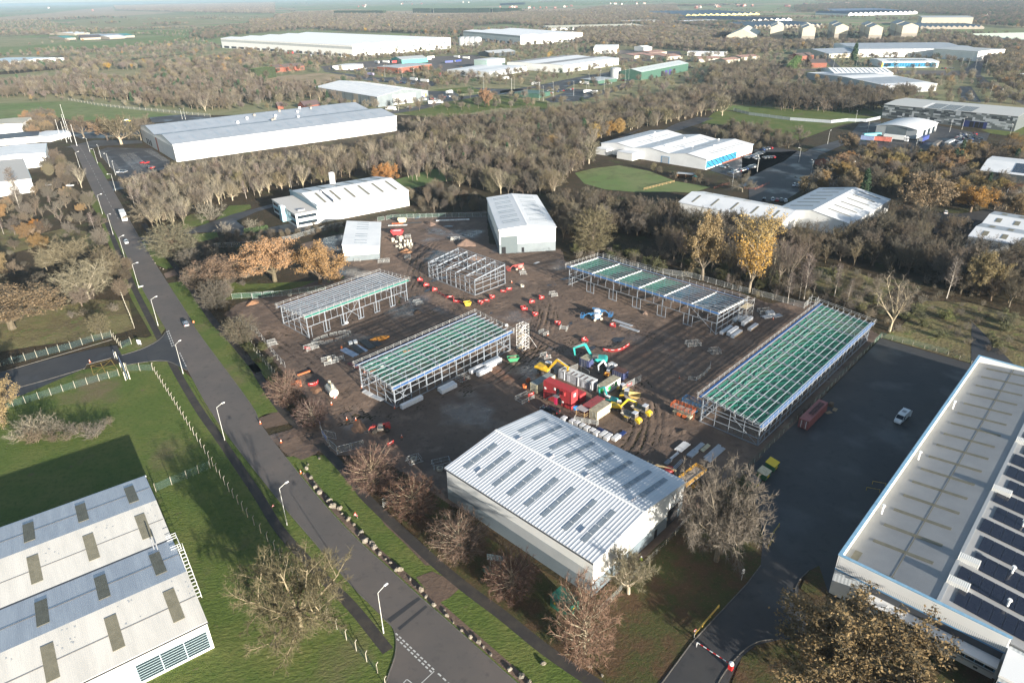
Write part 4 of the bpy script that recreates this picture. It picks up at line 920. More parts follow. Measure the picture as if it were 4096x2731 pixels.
for k,(n_,r_,l_,rm)in enumerate((((690,345),(860,340),(640,320),TILE),((900,335),(1050,325),(860,310),ROOFG),((1060,325),(1090,320),(1020,305),MAT['teal_wall']),((560,345),(650,340),(430,330),MAT['teal_wall']),((640,305),(680,298),(530,296),ROOFW),((800,330),(880,322),(760,312),ROOFG),((940,338),(1030,330),(900,330),MAT['snow_roof']))):
 far('barn','farm barn on the green far left fields, %s'%('rust roofed','grey roofed long','small teal end','low teal west','pale rear','arched grey middle','white fronted')[k],0,n_,r_,l_,5,8,wall=CREAML,roof=rm,group='farm barns')
t_=far('house','brick house with solar panels, middle of the terrace beside the clipped hedge',1,(300,615),(360,600),(262,610),6,9.5,wall=BRICK,roof=TILE)[0]
far('house','brick house at the hedge end of the terrace',1,(225,622),(262,612),(208,612),6,9.5,wall=BRICK,roof=TILE)
far('house','brick house with chimney at the far end of the terrace',1,(385,608),(445,598),(360,600),6,9.5,wall=BRICK,roof=TILE)
far('house','red roofed cottage in the wood behind the long white warehouse',1,(470,935),(590,915),(440,920),3,6.5,wall=BRICK,roof=mat('plum_tiles',(0.10,0.07,0.07),0.8))
far('house','brick cottage beside the red roofed one in the wood',1,(240,935),(290,930),(225,925),3,6,wall=BRICK,roof=TILE)
t_,s_=far('workshop','white flat office in the lorry depot behind the tan field',1,(860,600),(910,580),(755,590),5,5.4,roof=WHITEZ)
far('workshop','brick and grey depot workshop with flat roof beside the parked lorries',1,(1270,630),(1500,590),(1155,610),7,7.5,wall=BRICK,roof=MIDW)
far('workshop','turquoise fronted barrel roofed workshop in the lorry depot',1,(1300,548),(1480,528),(1280,530),6,9,wall=mat('turquoise_wall',(0.06,0.36,0.30),0.5),roof=MIDW)
far('warehouse','dark grey shed left of the pale green box building',1,(2060,490),(2260,470),(1970,480),6,9,wall=DARKW,roof=MIDW)
for k in range(4):
 t_=thing('silo','silver silo in the row of tanks below the white distribution warehouse','silo',T(1,1820+42*k,388),0,'silver silos');MB().lathe([(9,0),(9,14),(4,16),(0.2,16.3)],n=16).build('shell',MIDW,t_);MB().lathe([(9.2,13.6),(9.2,14)],n=16).build('rim',DSTEEL,t_)
# ================================================================ steel frames on the site
def netmat(name,col,alpha):
 m=bpy.data.materials.new(name);m.use_nodes=True;n,l=m.node_tree.nodes,m.node_tree.links
 b=n['Principled BSDF'];b.inputs['Base Color'].default_value=(*col,1);b.inputs['Roughness'].default_value=0.8
 b.inputs['Alpha'].default_value=alpha;return m
NETG=netmat('green_safety_net',(0.010,0.24,0.16),0.50);NETB=netmat('blue_safety_net',(0.02,0.13,0.22),0.42);WIRE=netmat('wire_mesh',(0.30,0.32,0.32),0.22);WIREG=netmat('green_wire_mesh',(0.12,0.22,0.18),0.22);WIREB=netmat('teal_wire_mesh',(0.10,0.18,0.19),0.13)
TARPB=mat('blue_strip',(0.06,0.20,0.50),0.6);TARPG=mat('green_strip',(0.05,0.45,0.32),0.7)
GALV=mat('pale_galvanised',(0.30,0.33,0.37),0.5,0.2,col2=(0.23,0.26,0.30),scale=1.2);ALU=mat('scaffold_tube',(0.55,0.55,0.54),0.45,0.3)
def inst(name,me,parent,loc,rot=(0,0,0)):
 o=bpy.data.objects.new(name,me);COL.objects.link(o);o.parent=parent;o.location=loc;o.rotation_euler=rot;return o
def frame(label,O,a,L,W,h0,h1,nb,npur=9,net=None,guard=True,midrow=None,doors=True,netbays=None,strip=None,whiteraft=False,brace=(0,),over=0.9):
 """open steel frame, single pitch: h0 at y=0, h1 at y=W; x along L"""
 t=thing('steel_skeleton',label,'steel frame',O,a,'bare steel frames on the site');bl=L/nb
 EXCL.append([world(O,a,x,y)for x,y in((-3,-3),(L+3,-3),(L+3,W+3),(-3,W+3))])
 zt=lambda y:h0+(h1-h0)*y/W
 def ibeam(h,w=0.26):return MB().bx(-w/2,w/2,-w/2,-w/2+.03,0,h).bx(-w/2,w/2,w/2-.03,w/2,0,h).bx(-.02,.02,-w/2,w/2,0,h)
 c0,c1=ibeam(h0-.1).mesh('column',GALV),ibeam(h1-.1).mesh('column',GALV);pl=MB().bx(-.3,.3,-.3,.3,-.05,.06)
 RM=TRIMW if whiteraft else GALV
 rl=math.hypot(W,h1-h0);rft=MB().bx(-.11,.11,0,rl,-.04,0).bx(-.11,.11,0,rl,-.42,-.38).bx(-.02,.02,0,rl,-.38,-.04).mesh('rafter',RM);tilt=math.atan2(h1-h0,W)
 for i in range(nb+1):
  x=bl*i;inst('column',c0,t,(x,0,0));inst('column',c1,t,(x,W,0));inst('rafter',rft,t,(x,0,h0-.12),(tilt,0,0))
 if midrow:
  cm=ibeam(zt(W*midrow)-.5,.24).mesh('column',GALV)
  for i in range(1,nb):inst('column',cm,t,(bl*i,W*midrow,0))
 pm=MB().bx(-over,L+over,-.05,.05,0,.03).bx(-over,L+over,-.05,-.03,0.03,.18).bx(-over,L+over,-.05,.05,.18,.21).mesh('purlin',GALV)
 for k in range(npur):
  y=W*k/(npur-1);inst('purlin',pm,t,(0,y,zt(y)))
 # sheeting rails and posts on the four sides
 rm=MB().bx(0,L,-.04,.04,-.09,.09).mesh('sheeting_rail',GALV);gm=MB().bx(-.04,.04,0,W,-.09,.09).mesh('sheeting_rail',GALV)
 for y,h in((-.2,h0),(W+.2,h1)):
  for z in((0.15,3.9,h-0.8)if doors and y<0 else(0.15,2.1,4.1,h-0.8)):
   if z==0.15 and doors and y<0:continue
   inst('sheeting_rail',rm,t,(0,y,z))
 for x in(-.2,L+.2):
  for z in(0.15,2.1,4.1,min(h0,h1)-0.8):inst('sheeting_rail',gm,t,(x,0,z))
 p0=MB().bx(-.05,.05,-.05,.05,0,h0-.2).mesh('wind_post',GALV);p1=MB().bx(-.05,.05,-.05,.05,0,h1-.2).mesh('wind_post',GALV)
 for i in range(nb):
  inst('wind_post',p1,t,(bl*(i+.5),W+.2,0))
  if not doors:inst('wind_post',p0,t,(bl*(i+.5),-.2,0))
 if doors:
  dp=MB().bx(-.06,.06,-.06,.06,0,3.9).mesh('door_post',GALV);up=MB().bx(-.04,.04,-.04,.04,3.9,h0-.3).mesh('wind_post',GALV);foot=MB().bx(-bl*.16,bl*.16,-.15,.15,0,.25).mesh('plinth',GALV)
  for i in range(nb+1):
   for d in(-.16,.16):
    x=bl*i+d*bl
    if 0<=x<=L:inst('door_post',dp,t,(x,-.2,0))
   if 0<i<nb:inst('plinth',foot,t,(bl*i,-.2,0))
   if i<nb:
    for f in(.33,.67):inst('wind_post',up,t,(bl*(i+f),-.2,0))
 ng=3 if W<16 else 4
 for x in(-.2,L+.2):
  for k in range(1,ng+1):
   y=W*k/(ng+1);MB().bx(-.05,.05,-.05,.05,0,zt(y)-.2).build('wind_post',GALV,t,loc=(x,y,0))
 for i in brace:
  x0,x1=bl*i,bl*(i+1)
  for y,h in((-.1,h0),(W+.1,h1)):
   MB().bar((x0,y,.2),(x1,y,h-.6),.09).build('brace',GALV,t);MB().bar((x1,y,.2),(x0,y,h-.6),.09).build('brace',GALV,t)
  MB().bar((x0,.2,zt(0)-.3),(x1,W/2,zt(W/2)-.3),.09).build('brace',GALV,t);MB().bar((x0,W-.2,zt(W)-.3),(x1,W/2,zt(W/2)-.3),.09).build('brace',GALV,t)
 MB().bar((-.1,.2,.2),(-.1,W*.45,zt(0)-1),.09).build('brace',GALV,t)
 MB().bx(-.25,-.05,-.3,W+.3,-.05,.28).build('base_beam',DSTEEL,t);MB().bx(L+.05,L+.25,-.3,W+.3,-.05,.28).build('base_beam',DSTEEL,t);MB().bx(-.2,L+.2,W+.15,W+.35,-.05,.28).build('base_beam',DSTEEL,t)
 if not doors:MB().bx(-.2,L+.2,-.35,-.15,-.05,.28).build('base_beam',DSTEEL,t)
 if net:
  n=8
  for i in range(nb):
   m_=net if not netbays else netbays[i]
   if m_ is None:continue
   vs=[];fs=[]
   for p in range(n+1):
    for q in range(n+1):
     fx,fy=p/n,q/n;sag=0.9*math.sin(math.pi*fx)*math.sin(math.pi*fy)+0.15*math.sin(7*fx+i)*math.sin(9*fy)
     vs.append((bl*(i+fx),W*fy,zt(W*fy)-.55-sag))
   for p in range(n):
    for q in range(n):fs.append((p*(n+1)+q,p*(n+1)+q+1,(p+1)*(n+1)+q+1,(p+1)*(n+1)+q))
   MB().add(vs,fs).build('safety_net',m_,t,smooth=True)
 if guard:
  for side,y,h in(('front',-1.0,h0),('rear',W+1.0,h1)):
   b=MB();k=0
   while k*2.7<=L+2:
    x=-1+k*2.7;b.bar((x,y,h-1.0),(x,y,h+1.25),.05);b.bar((x,y,h-.2),(x,0 if y<0 else W,h-.2),.05);k+=1
   for z in(.55,1.05):b.bar((-1.5,y,h+z),(L+1.5,y,h+z),.05)
   b.bar((-1.5,y,h-.25),(L+1.5,y,h-.25),.05);b.build('edge_guard',ALU,t)
  for x in(-1.0,L+1.0):
   b=MB();k=0
   while k*2.4<=W+1.5:
    y=-.8+k*2.4;b.bar((x,y,zt(y)-.5),(x,y,zt(y)+1.25),.05);k+=1
   for z in(.55,1.05):b.bar((x,-1.5,zt(-1.5)+z),(x,W+1.5,zt(W+1.5)+z),.05)
   b.build('edge_guard',ALU,t)
  if strip:
   MB().bx(-.8,L+.8,-.9,-.15,h0-.15,h0-.1).build('eaves_strip',strip,t);MB().bx(-.8,L+.8,W+.15,W+.9,h1-.15,h1-.1).build('eaves_strip',TARPB,t)
 return t
FA=frame('steel frame nearest the road with dark blue netting and green eaves strip',(-65.1,196.3),45.9,40.0,15.8,7.75,6.35,6,10,NETB,strip=TARPG,brace=(2,))
FB=frame('steel frame with green safety netting and white wrapped packs beside it',(-31.3,154.0),46.0,44.0,15.0,6.25,7.4,8,9,NETG,midrow=.62,doors=False,strip=TARPB,brace=(0,7))
FC=frame('long steel frame with white rafters standing along the wood edge',(21.7,236.4),-44.8,60.6,17.0,7.6,6.5,6,10,NETG,strip=TARPB,whiteraft=True,netbays=[NETG,NETG,NETG,NETG,NETB,NETB],brace=(5,))
FD=frame('longest steel frame with green netting beside the dark yard fence',world((58.5,134.3),46.2,0,0),46.2,74.5,15.2,5.9,7.6,12,10,NETG,midrow=.60,doors=False,strip=TARPB,brace=(0,11))
FS=frame('small bare steel frame without netting in the middle of the mud',(-31.6,247.4),-45.5,26.4,15.2,6.2,7.9,5,7,None,guard=False,doors=False,brace=(0,4),over=.3)
# scaffold stair tower at the end of the netted frame
st_=thing('scaffold_tower','white aluminium scaffold stair tower at the corner of the netted frame','scaffold',world((-31.3,154.0),46.0,45.6,-1.4),46.0)
for x in(0,1.5,3.0):
 for y in(-2.4,0):MB().tube((x,y,0),(x,y,8.6),.035,n=6).build('standard',TRIMW,st_)
for k in range(9):
 z=.4+k;b=MB();b.bar((0,-2.4,z),(3,-2.4,z),.05).bar((0,0,z),(3,0,z),.05).bar((0,-2.4,z),(0,0,z),.05).bar((3,-2.4,z),(3,0,z),.05);b.build('ledger',TRIMW,st_)
for k in range(4):
 z=.4+2*k;x0,x1=(0,3)if k%2 else(3,0);b=MB()
 for y in(-1.9,-1.2):b.bar((x0,y,z),(x1,y,z+2),.07)
 for q in range(7):f=(q+.5)/7;b.bar((x0+(x1-x0)*f,-1.9,z+2*f),(x0+(x1-x0)*f,-1.2,z+2*f),.18,.03)
 b.build('stair_flight',TRIMW,st_);MB().bar((0,0,z),(3,0,z+2),.04).bar((0,-2.4,z+2),(3,-2.4,z),.04).build('diagonal_brace',TRIMW,st_)
 MB().bx(0,3,-.9,-.1,z-.03,z+.02).build('deck',mat('scaffold_board',(0.42,0.33,0.20),0.9),st_)
for x,y in((5.2,-3.6),(3.6,2.0)):MB().tube((3,-2.4 if y<0 else 0,4.4),(x,y,0.05),.03,n=6).build('outrigger',TRIMW,st_)
# second tower at the far end of the long frame
st2=thing('scaffold_tower','scaffold access tower at the far corner of the long frame with white rafters','scaffold',world((21.7,236.4),-44.8,61.8,12),-44.8)
for x in(0,2.4):
 for y in(0,4.8):MB().tube((x,y,0),(x,y,8.4),.04,n=6).build('standard',ALU,st2)
for k in range(4):
 b=MB();z=1.8+2*k;b.bar((0,0,z),(2.4,0,z),.05).bar((0,4.8,z),(2.4,4.8,z),.05).bar((0,0,z),(0,4.8,z),.05).bar((2.4,0,z),(2.4,4.8,z),.05).bar((0,0,z),(2.4,4.8,z),.05);b.build('ledger',ALU,st2)
 MB().bar((2.4,0,z-1.8),(2.4,4.8,z),.05).build('diagonal_brace',ALU,st2)
MB().bx(0,2.4,0,4.8,5.75,5.8).build('deck',MAT['scaffold_board'],st2)
st3=thing('scaffold_tower','scaffold access tower at the far corner of the longest frame','scaffold',world((58.5,134.3),46.2,72.0,16.6),46.2)
for x in(0,2.4):
 for y in(0,2.0):MB().tube((x,y,0),(x,y,10.0),.04,n=6).build('standard',ALU,st3)
for k in range(5):
 b=MB();z=1.8+1.9*k;b.bar((0,0,z),(2.4,0,z),.05).bar((0,2,z),(2.4,2,z),.05).bar((0,0,z),(0,2,z),.05).bar((2.4,0,z),(2.4,2,z),.05);b.build('ledger',ALU,st3);MB().bar((0,0,z-1.6),(2.4,0,z),.05).build('diagonal_brace',ALU,st3)

# ================================================================ cabins and containers
def hexmat(name,c,rough=0.55,dirt=0.6):return mat(name,c,rough+.1,col2=tuple(v*.42+d_ for v,d_ in zip(c,(.055,.042,.03))),scale=1.3,ramp=(0.38,0.72),detail=7)
CRED=hexmat('container_red',(0.42,0.025,0.035));CWHITE=hexmat('cabin_white',(0.66,0.66,0.64));CGREY=hexmat('cabin_grey',(0.40,0.41,0.44));CCREAM=hexmat('container_cream',(0.60,0.54,0.36));CBLUE=hexmat('container_blue',(0.035,0.055,0.16));CROOF=hexmat('dirty_cream_roof',(0.40,0.36,0.26));CMAROON=hexmat('faded_maroon',(0.26,0.075,0.07));RUST=hexmat('rust_patch',(0.10,0.045,0.04),0.9)
def container(label,p,rz,L,W,Hh,body,roof=None,name='container',cat='container',z=0.0,rib=.28,roofrib=True,doorend=True,rust=0):
 """ribbed steel container, p is the corner, x along its length"""
 t=thing(name,label,cat,(p[0],p[1],z),rz);roof=roof or body
 b=MB().bx(.04,L-.04,.04,W-.04,.12,Hh-.06)
 n=int(L/rib)
 for k in range(n):
  if k%2==0:b.bx(L/n*k+.02,L/n*(k+.7),0,W,.16,Hh-.1)
 n2=int(W/rib)
 for k in range(n2):
  if k%2==0:b.bx(0,L,W/n2*k+.02,W/n2*(k+.7),.16,Hh-.1)
 b.build('body',body,t)
 b=MB().bx(0,L,0,W,Hh-.06,Hh)
 if roofrib:
  n=int(L/.55)
  for k in range(n):b.bx(L/n*(k+.15),L/n*(k+.6),.1,W-.1,Hh,Hh+.035)
 b.build('roof',roof,t)
 for x in(.06,L-.06):
  for y in(.06,W-.06):MB().bx(x-.08,x+.08,y-.08,y+.08,0,Hh+.01).build('corner_post',body,t)
 MB().bx(0,L,-.01,W+.01,.06,.2).build('floor_frame',body,t)
 if doorend:
  for k in range(4):MB().bx(-.06,-.01,W*(.2+.2*k)-.02,W*(.2+.2*k)+.02,.25,Hh-.2).build('lock_bar',DSTEEL,t)
 for k in range(rust):
  x=L*(k+.5)/rust+RND.uniform(-.2,.2);MB().bx(x-.2,x+.2,.15,W*RND.uniform(.5,.9),Hh+.036,Hh+.04).build('rust_streak',RUST,t)
 t['L'],t['W']=L,W;return t
def Z1(x,y,z=0.0):k=560/2352;return gnd(2080+x*k,1370+y*k,z)
def Z2(x,y,z=0.0):k=600/2352;return gnd(1080+x*k,1060+y*k,z)
def Z3(x,y,z=0.0):k=700/2352;return gnd(1420+x*k,1180+y*k,z)
def bear(p,q):return math.degrees(math.atan2(q.y-p.y,q.x-p.x))
# two-storey red cabins: near lower corner is seen, the run goes up-left
rp=Z1(858,1140);rz_=-44.0
def back(p,rz,L):return(p.x-L*math.cos(R(rz)),p.y-L*math.sin(R(rz)))
rb_=back(rp,rz_,9.6)
c1=container('red steel site cabin, lower of the stacked pair, with open pink door',rb_,rz_,9.6,2.6,2.7,CRED,name='site_cabin',cat='cabin')
c2=container('red steel site cabin, upper of the stacked pair, with corner window',rb_,rz_,9.6,2.6,2.65,CRED,name='site_cabin',cat='cabin',z=2.76)
face(c1,'S',5.4,6.3,.2,2.25,BLACK,'doorway',.06);MB().bx(4.45,5.35,-.75,-.68,.2,2.25).build('open_door',mat('pink_door',(0.62,0.03,0.12),0.5),c1);face(c1,'S',6.5,7.0,1.1,1.7,TRIMW,'notice',.08)
face(c2,'S',4.6,5.5,.1,2.1,BLACK,'doorway',.06);face(c2,'S',3.7,4.2,1.2,1.9,TRIMW,'notice',.08);face(c2,'S',6.9,7.5,.9,1.9,CRED,'shutter',.3);face(c2,'S',.3,.9,.2,.8,TRIMW,'notice',.08)
w_=face(c2,'E',.9,1.7,.9,1.9,TRIMW,'window',.07);face(c2,'E',1.0,1.3,1.0,1.8,GLASS,'pane',.1,w_)
b=MB()
for q in range(9):b.bx(1.0+.33*q,1.35+.33*q,-1.1,-.1,-2.55+.30*q,-2.5+.30*q)
b.bar((.9,-1.1,-2.7),(4.2,-1.1,.05),.06,.18).bar((.9,-.1,-2.7),(4.2,-.1,.05),.06,.18).build('stair',mat('dark_steel',(0.06,0.06,0.065),0.5),c2)
b=MB();b.bar((.9,-1.1,-1.7),(4.2,-1.1,1.05),.05).bar((4.2,-1.1,1.05),(5.7,-1.1,1.05),.05).bar((5.7,-1.1,1.05),(5.7,-.1,1.05),.05).bar((5.7,-1.1,0),(5.7,-1.1,1.05),.05).bar((4.2,-1.1,0),(4.2,-1.1,1.05),.05).build('stair_rail',MAT['dark_steel'],c2)
MB().bx(4.1,5.75,-1.15,0,-.08,0).build('landing',DSTEEL,c2)
container('single red cabin behind the stacked pair',back(Z1(1000,1040),rz_,7.0),rz_,7.0,2.6,2.7,CRED,name='site_cabin',cat='cabin')
# grey welfare cabin
gp=back(Z1(1185,830),rz_,11.4)
gc=container('long pale grey welfare cabin with rust streaked roof',gp,rz_,11.4,3.0,2.8,CGREY,CWHITE,'site_cabin','cabin',rib=.18,roofrib=False,doorend=False,rust=7)
for u in(.6,3.0,8.2,9.4):face(gc,'S',u,u+.9,.3,2.2,mat('cabin_panel_door',(0.50,0.51,0.54),0.5),'door',.06)
for u in(2.05,7.0,11.2):face(gc,'S',u-.06,u+.06,.1,2.75,TRIMW,'downpipe',.12)
# white cabin with green windows, runs up-right
wp=Z1(1415,895);wc=container('white cabin with green shuttered windows beside the parked diggers',world((wp.x,wp.y),46,0,0),46.0,7.3,2.5,2.6,CWHITE,CROOF,'site_cabin','cabin',roofrib=True,rust=0,doorend=False)
GSH=mat('green_shutter',(0.02,0.33,0.06),0.5)
for u in(1.6,4.6):face(wc,'S',u,u+1.1,1.0,2.0,GSH,'shutter',.08)
face(wc,'W',.5,2.0,.5,2.2,GSH,'shutter',.08)
# cream + red containers in front
cp_=Z1(1290,1315);cc=container('cream container nearest the silver roofed warehouse',(cp_.x,cp_.y),46.0,6.06,2.44,2.6,CCREAM,CROOF)
cr=container('faded red container tucked beside the cream one',world((cp_.x,cp_.y),46.0,0.6,2.6),46.0,6.06,2.44,2.6,CRED,hexmat('worn_red_roof',(0.30,0.05,0.06)))
ap=Z1(285,855);container('pale grey and cream container behind the stacked red cabins',(ap.x,ap.y),46.0,7.6,2.44,2.6,CCREAM,hexmat('grey_green_roof',(0.26,0.29,0.28)))
bp_=Z1(1135,440);container('navy blue container under the teal excavator arm',world((bp_.x,bp_.y),46,0,0),46.0,3.4,3.0,2.6,CBLUE,CROOF)
dp_=Z1(1725,640);container('small navy blue container with rusty roof beside the mesh panels',world((dp_.x,dp_.y),46,0,0),46.0,2.6,3.6,2.3,CBLUE,RUST)
mp_=T(23,498,858);mc=container('long faded maroon container in the dark yard with ladders on its roof',(mp_.x,mp_.y),46.0,12.0,2.44,2.6,CMAROON,hexmat('maroon_roof',(0.32,0.12,0.12)))
for y in(.6,1.3):
 b=MB().bar((3.2,y-.2,2.8),(10.5,y-.2,2.8),.08).bar((3.2,y+.2,2.8),(10.5,y+.2,2.8),.08)
 for k in range(22):b.bar((3.4+.33*k,y-.2,2.8),(3.4+.33*k,y+.2,2.8),.05)
 b.build('ladder',mat('black_steel',(0.02,0.02,0.022),0.6),mc)
for y in(.55,1.7):face(mc,'W',y,y+.1,.3,2.3,TRIMW,'lock_bar',.09)
# timber porch
t_=thing('porch','timber lean-to porch with grey board roof in front of the red container','shelter',Z1(1075,1285),46);WOOD=mat('pale_timber',(0.40,0.27,0.13),0.9)
for x,y in((0,0),(2.2,0),(0,2.6),(2.2,2.6)):MB().bx(x-.05,x+.05,y-.05,y+.05,0,2.1).build('post',WOOD,t_)
MB().box((1.1,1.3,2.2),(2.6,3.0,.06),ry=4).build('roof_board',mat('porch_board',(0.36,0.34,0.34),0.9),t_)
for z in(.6,1.2):MB().bar((0,0,z),(0,2.6,z),.08).bar((0,0,z),(2.2,0,z),.08).build('rail',WOOD,t_)
t_=thing('tarpaulin','blue tarpaulin heap between the red cabins and the porch','tarpaulin',Z1(960,1110));MB().blob((0,0,.3),(2.6,1.6,1.4),5,12,6,.22).build('sheet',mat('blue_tarpaulin',(0.03,0.20,0.50),0.5),t_)

# ================================================================ machines
RUB=mat('tyre_rubber',(0.022,0.021,0.020),0.9,col2=(0.07,0.055,0.042),scale=3.0);RIM=mat('wheel_rim',(0.42,0.40,0.36),0.6);CABG=mat('cab_glass',(0.03,0.04,0.05),0.1,spec=0.8);DGREY=mat('machine_grey',(0.10,0.10,0.105),0.6,col2=(0.16,0.13,0.10),scale=2.0)
def wheel(parent,x,y,r,w,rim=RIM,tyre=RUB):
 o=MB().lathe([(r*.62,-w/2),(r*.93,-w/2),(r,-w*.3),(r,w*.3),(r*.93,w/2),(r*.62,w/2)],n=18).build('wheel',tyre,parent);o.location=(x,y,r);o.rotation_euler=(R(90),0,0)
 MB().lathe([(r*.61,-w*.42),(r*.3,-w*.46),(r*.3,w*.46),(r*.61,w*.42)],n=14).build('rim',rim,o);return o
def pr(parent,name,poly,w,m,y=0.0,swing=0.0):
 o=MB().prism(poly,y-w/2,y+w/2,'y').build(name,m,parent)
 if swing:o.rotation_euler=(0,0,R(swing))
 return o
def excavator(label,p,rz,s,col,boomrise=2.6,reach=5.0,drop=0.6,swing=0.0,cabcol=None,boomcol=None):
 t=thing('excavator',label,'excavator',p,rz);t.scale=(s,s,s);boomcol=boomcol or col
 for y in(-1.0,1.0):
  o=pr(t,'track',[(-1.7,.1),(-1.4,0),(1.4,0),(1.7,.1),(1.9,.42),(1.7,.74),(1.4,.85),(-1.4,.85),(-1.7,.74),(-1.9,.42)],.55,RUB,y)
  for x in(-1.45,0,1.45):q=MB().lathe([(.3,-.3),(.3,.3)],n=12).build('track_roller',DGREY,o);q.location=(x,y,.42);q.rotation_euler=(R(90),0,0)
 MB().bx(-1.2,1.2,-.8,.8,.35,.8).tube((0,0,.8),(0,0,1.02),.6,n=14).build('undercarriage',DGREY,t)
 S=swing
 pr(t,'house',[(-2.3,1.1),(1.2,1.0),(1.2,1.55),(-.1,1.95),(-2.2,2.0),(-2.45,1.7)],2.5,col,0,S)
 pr(t,'counterweight',[(-2.75,1.15),(-2.3,1.05),(-2.3,1.95),(-2.6,1.85)],2.4,col,0,S)
 c=pr(t,'cab',[(-.35,1.05),(1.25,1.05),(1.35,1.7),(1.1,2.75),(-.25,2.85),(-.35,2.7)],.98,cabcol or DGREY,.72,S)
 pr(t,'cab_window',[(-.2,1.75),(1.2,1.75),(1.0,2.6),(-.15,2.66)],1.02,CABG,.72,S);MB().bx(-.3,1.1,.2,1.25,2.8,2.88).build('cab_roof',cabcol or TRIMW,t).rotation_euler=(0,0,R(S))
 k1=(1.0+reach*.45,1.7+boomrise);k2=(1.0+reach,1.2+boomrise*.75);k3=(1.0+reach*.92,drop)
 pr(t,'boom',[(.7,1.2),(1.0,1.75),(k1[0]-.3,k1[1]+.22),(k1[0]+.3,k1[1]+.2),(k2[0],k2[1]+.12),(k2[0]-.05,k2[1]-.12),(k1[0]+.1,k1[1]-.32),(1.35,1.35)],.42,boomcol,-.1,S)
 pr(t,'stick',[(k2[0]-.28,k2[1]+.3),(k2[0]+.22,k2[1]+.2),(k3[0]+.14,k3[1]+.3),(k3[0]-.12,k3[1]+.3)],.32,boomcol,-.1,S)
 pr(t,'bucket',[(k3[0]+.2,k3[1]+.45),(k3[0]-.25,k3[1]+.35),(k3[0]-.75,k3[1]-.05),(k3[0]-.55,k3[1]-.45),(k3[0]+.05,k3[1]-.35),(k3[0]+.3,k3[1])],.95,DGREY,-.1,S)
 o=MB().tube((1.2,-.1,1.15),(k1[0]-.5,-.1,k1[1]-.6),.08,n=8).tube((k1[0],-.1,k1[1]+.42),(k2[0]-.1,-.1,k2[1]+.42),.07,n=8).build('hydraulic_ram',STEEL,t);o.rotation_euler=(0,0,R(S))
 return t
TEAL=hexmat('teal_paint',(0.02,0.42,0.38),.4);YEL=hexmat('yellow_paint_machine',(0.62,0.38,0.02),.4);YEL2=hexmat('bright_yellow_paint',(0.72,0.50,0.02),.4);MRED=hexmat('machine_red',(0.40,0.03,0.025),.45);ORNG=hexmat('machine_orange',(0.62,0.13,0.03),.45);MBLUE=hexmat('machine_blue',(0.03,0.20,0.45),.45);MWHITE=hexmat('machine_white',(0.66,0.66,0.66),.4)
excavator('teal tracked excavator with raised arm behind the navy container',Z1(1290,345),168,1.12,TEAL,3.6,5.2,1.4,cabcol=DGREY)
excavator('yellow tracked excavator digging at the open mud left of the grey cabin',Z1(430,500),bear(Z1(430,500),Z1(700,580)),1.12,YEL,3.0,5.6,.6)
excavator('white tracked digger with red trim in the middle of the compound',Z1(1500,455),215,.82,MWHITE,2.8,4.4,.5,cabcol=MWHITE)
excavator('small teal digger with upright arm beside the white cabin',Z1(1510,1005),140,.78,TEAL,3.4,3.6,.8)
excavator('yellow tracked digger with long arm among the dumpers',Z1(1640,1115),bear(Z1(1640,1115),Z1(1900,1130)),.80,YEL2,2.4,5.0,.5)
def dumper(label,p,rz,s,skipcol,bodycol,cabin=True,tip=0):
 t=thing('dumper',label,'dumper',p,rz);t.scale=(s,s,s)
 for x in(1.3,-1.1):
  for y in(-.95,.95):wheel(t,x,y,.62,.5)
 MB().bx(-2.0,1.8,-.55,.55,.55,.95).build('chassis',DGREY,t)
 b=MB();o_=[(.45,1.05),(2.5,1.15),(2.9,2.0),(.15,2.15)]
 vs=[(.55,-.75,1.0),(2.2,-.75,1.0),(2.2,.75,1.0),(.55,.75,1.0),(.05,-1.1,1.95),(2.95,-1.2,1.85),(2.95,1.2,1.85),(.05,1.1,1.95)]
 iv=[(.65,-.65,1.15),(2.1,-.65,1.15),(2.1,.65,1.15),(.65,.65,1.15),(.12,-1.02,1.93),(2.86,-1.12,1.83),(2.86,1.12,1.83),(.12,1.02,1.93)]
 b.add(vs+iv,[(3,2,1,0),(0,1,5,4),(1,2,6,5),(2,3,7,6),(3,0,4,7),(8,9,10,11),(12,13,9,8),(13,14,10,9),(14,15,11,10),(15,12,8,11),(4,5,13,12),(5,6,14,13),(6,7,15,14),(7,4,12,15)]).build('skip',skipcol,t)
 pr(t,'engine_hood',[(-2.3,.7),(-1.0,.7),(-1.0,1.75),(-1.5,1.8),(-2.2,1.55),(-2.35,1.2)],1.35,bodycol)
 MB().bx(-2.40,-2.33,-.4,.4,.9,1.4).build('rear_grille',DGREY,t)
 pr(t,'cab',[(-1.1,1.0),(.05,1.0),(.1,1.8),(-.05,2.9),(-1.05,2.95)],1.4,DGREY);pr(t,'cab_window',[(-1.0,1.75),(.0,1.75),(-.1,2.75),(-.98,2.8)],1.44,CABG);MB().bx(-1.12,.02,-.74,.74,2.92,3.02).build('cab_roof',mat('cab_roof_grey',(0.50,0.52,0.56),.5),t)
 for y in(-.9,.9):MB().box((1.3,y,1.3),(1.2,.5,.06)).build('mudguard',bodycol,t)
 return t
TANS=hexmat('dusty_skip',(0.50,0.36,0.14),.8);GSK=hexmat('grey_skip',(0.30,0.28,0.24),.8)
dumper('yellow site dumper at the front of the row with the grey skip',Z1(1890,1330),bear(Z1(1950,1340),Z1(1790,1265)),1.05,GSK,YEL2)
dumper('yellow cab dumper standing behind the front one',Z1(2060,1210),bear(Z1(2110,1225),Z1(1930,1150)),1.05,GSK,YEL2)
dumper('dumper with wide dusty tan skip facing the open mud',Z1(1820,960),bear(Z1(1740,940),Z1(1890,960)),1.05,TANS,YEL)
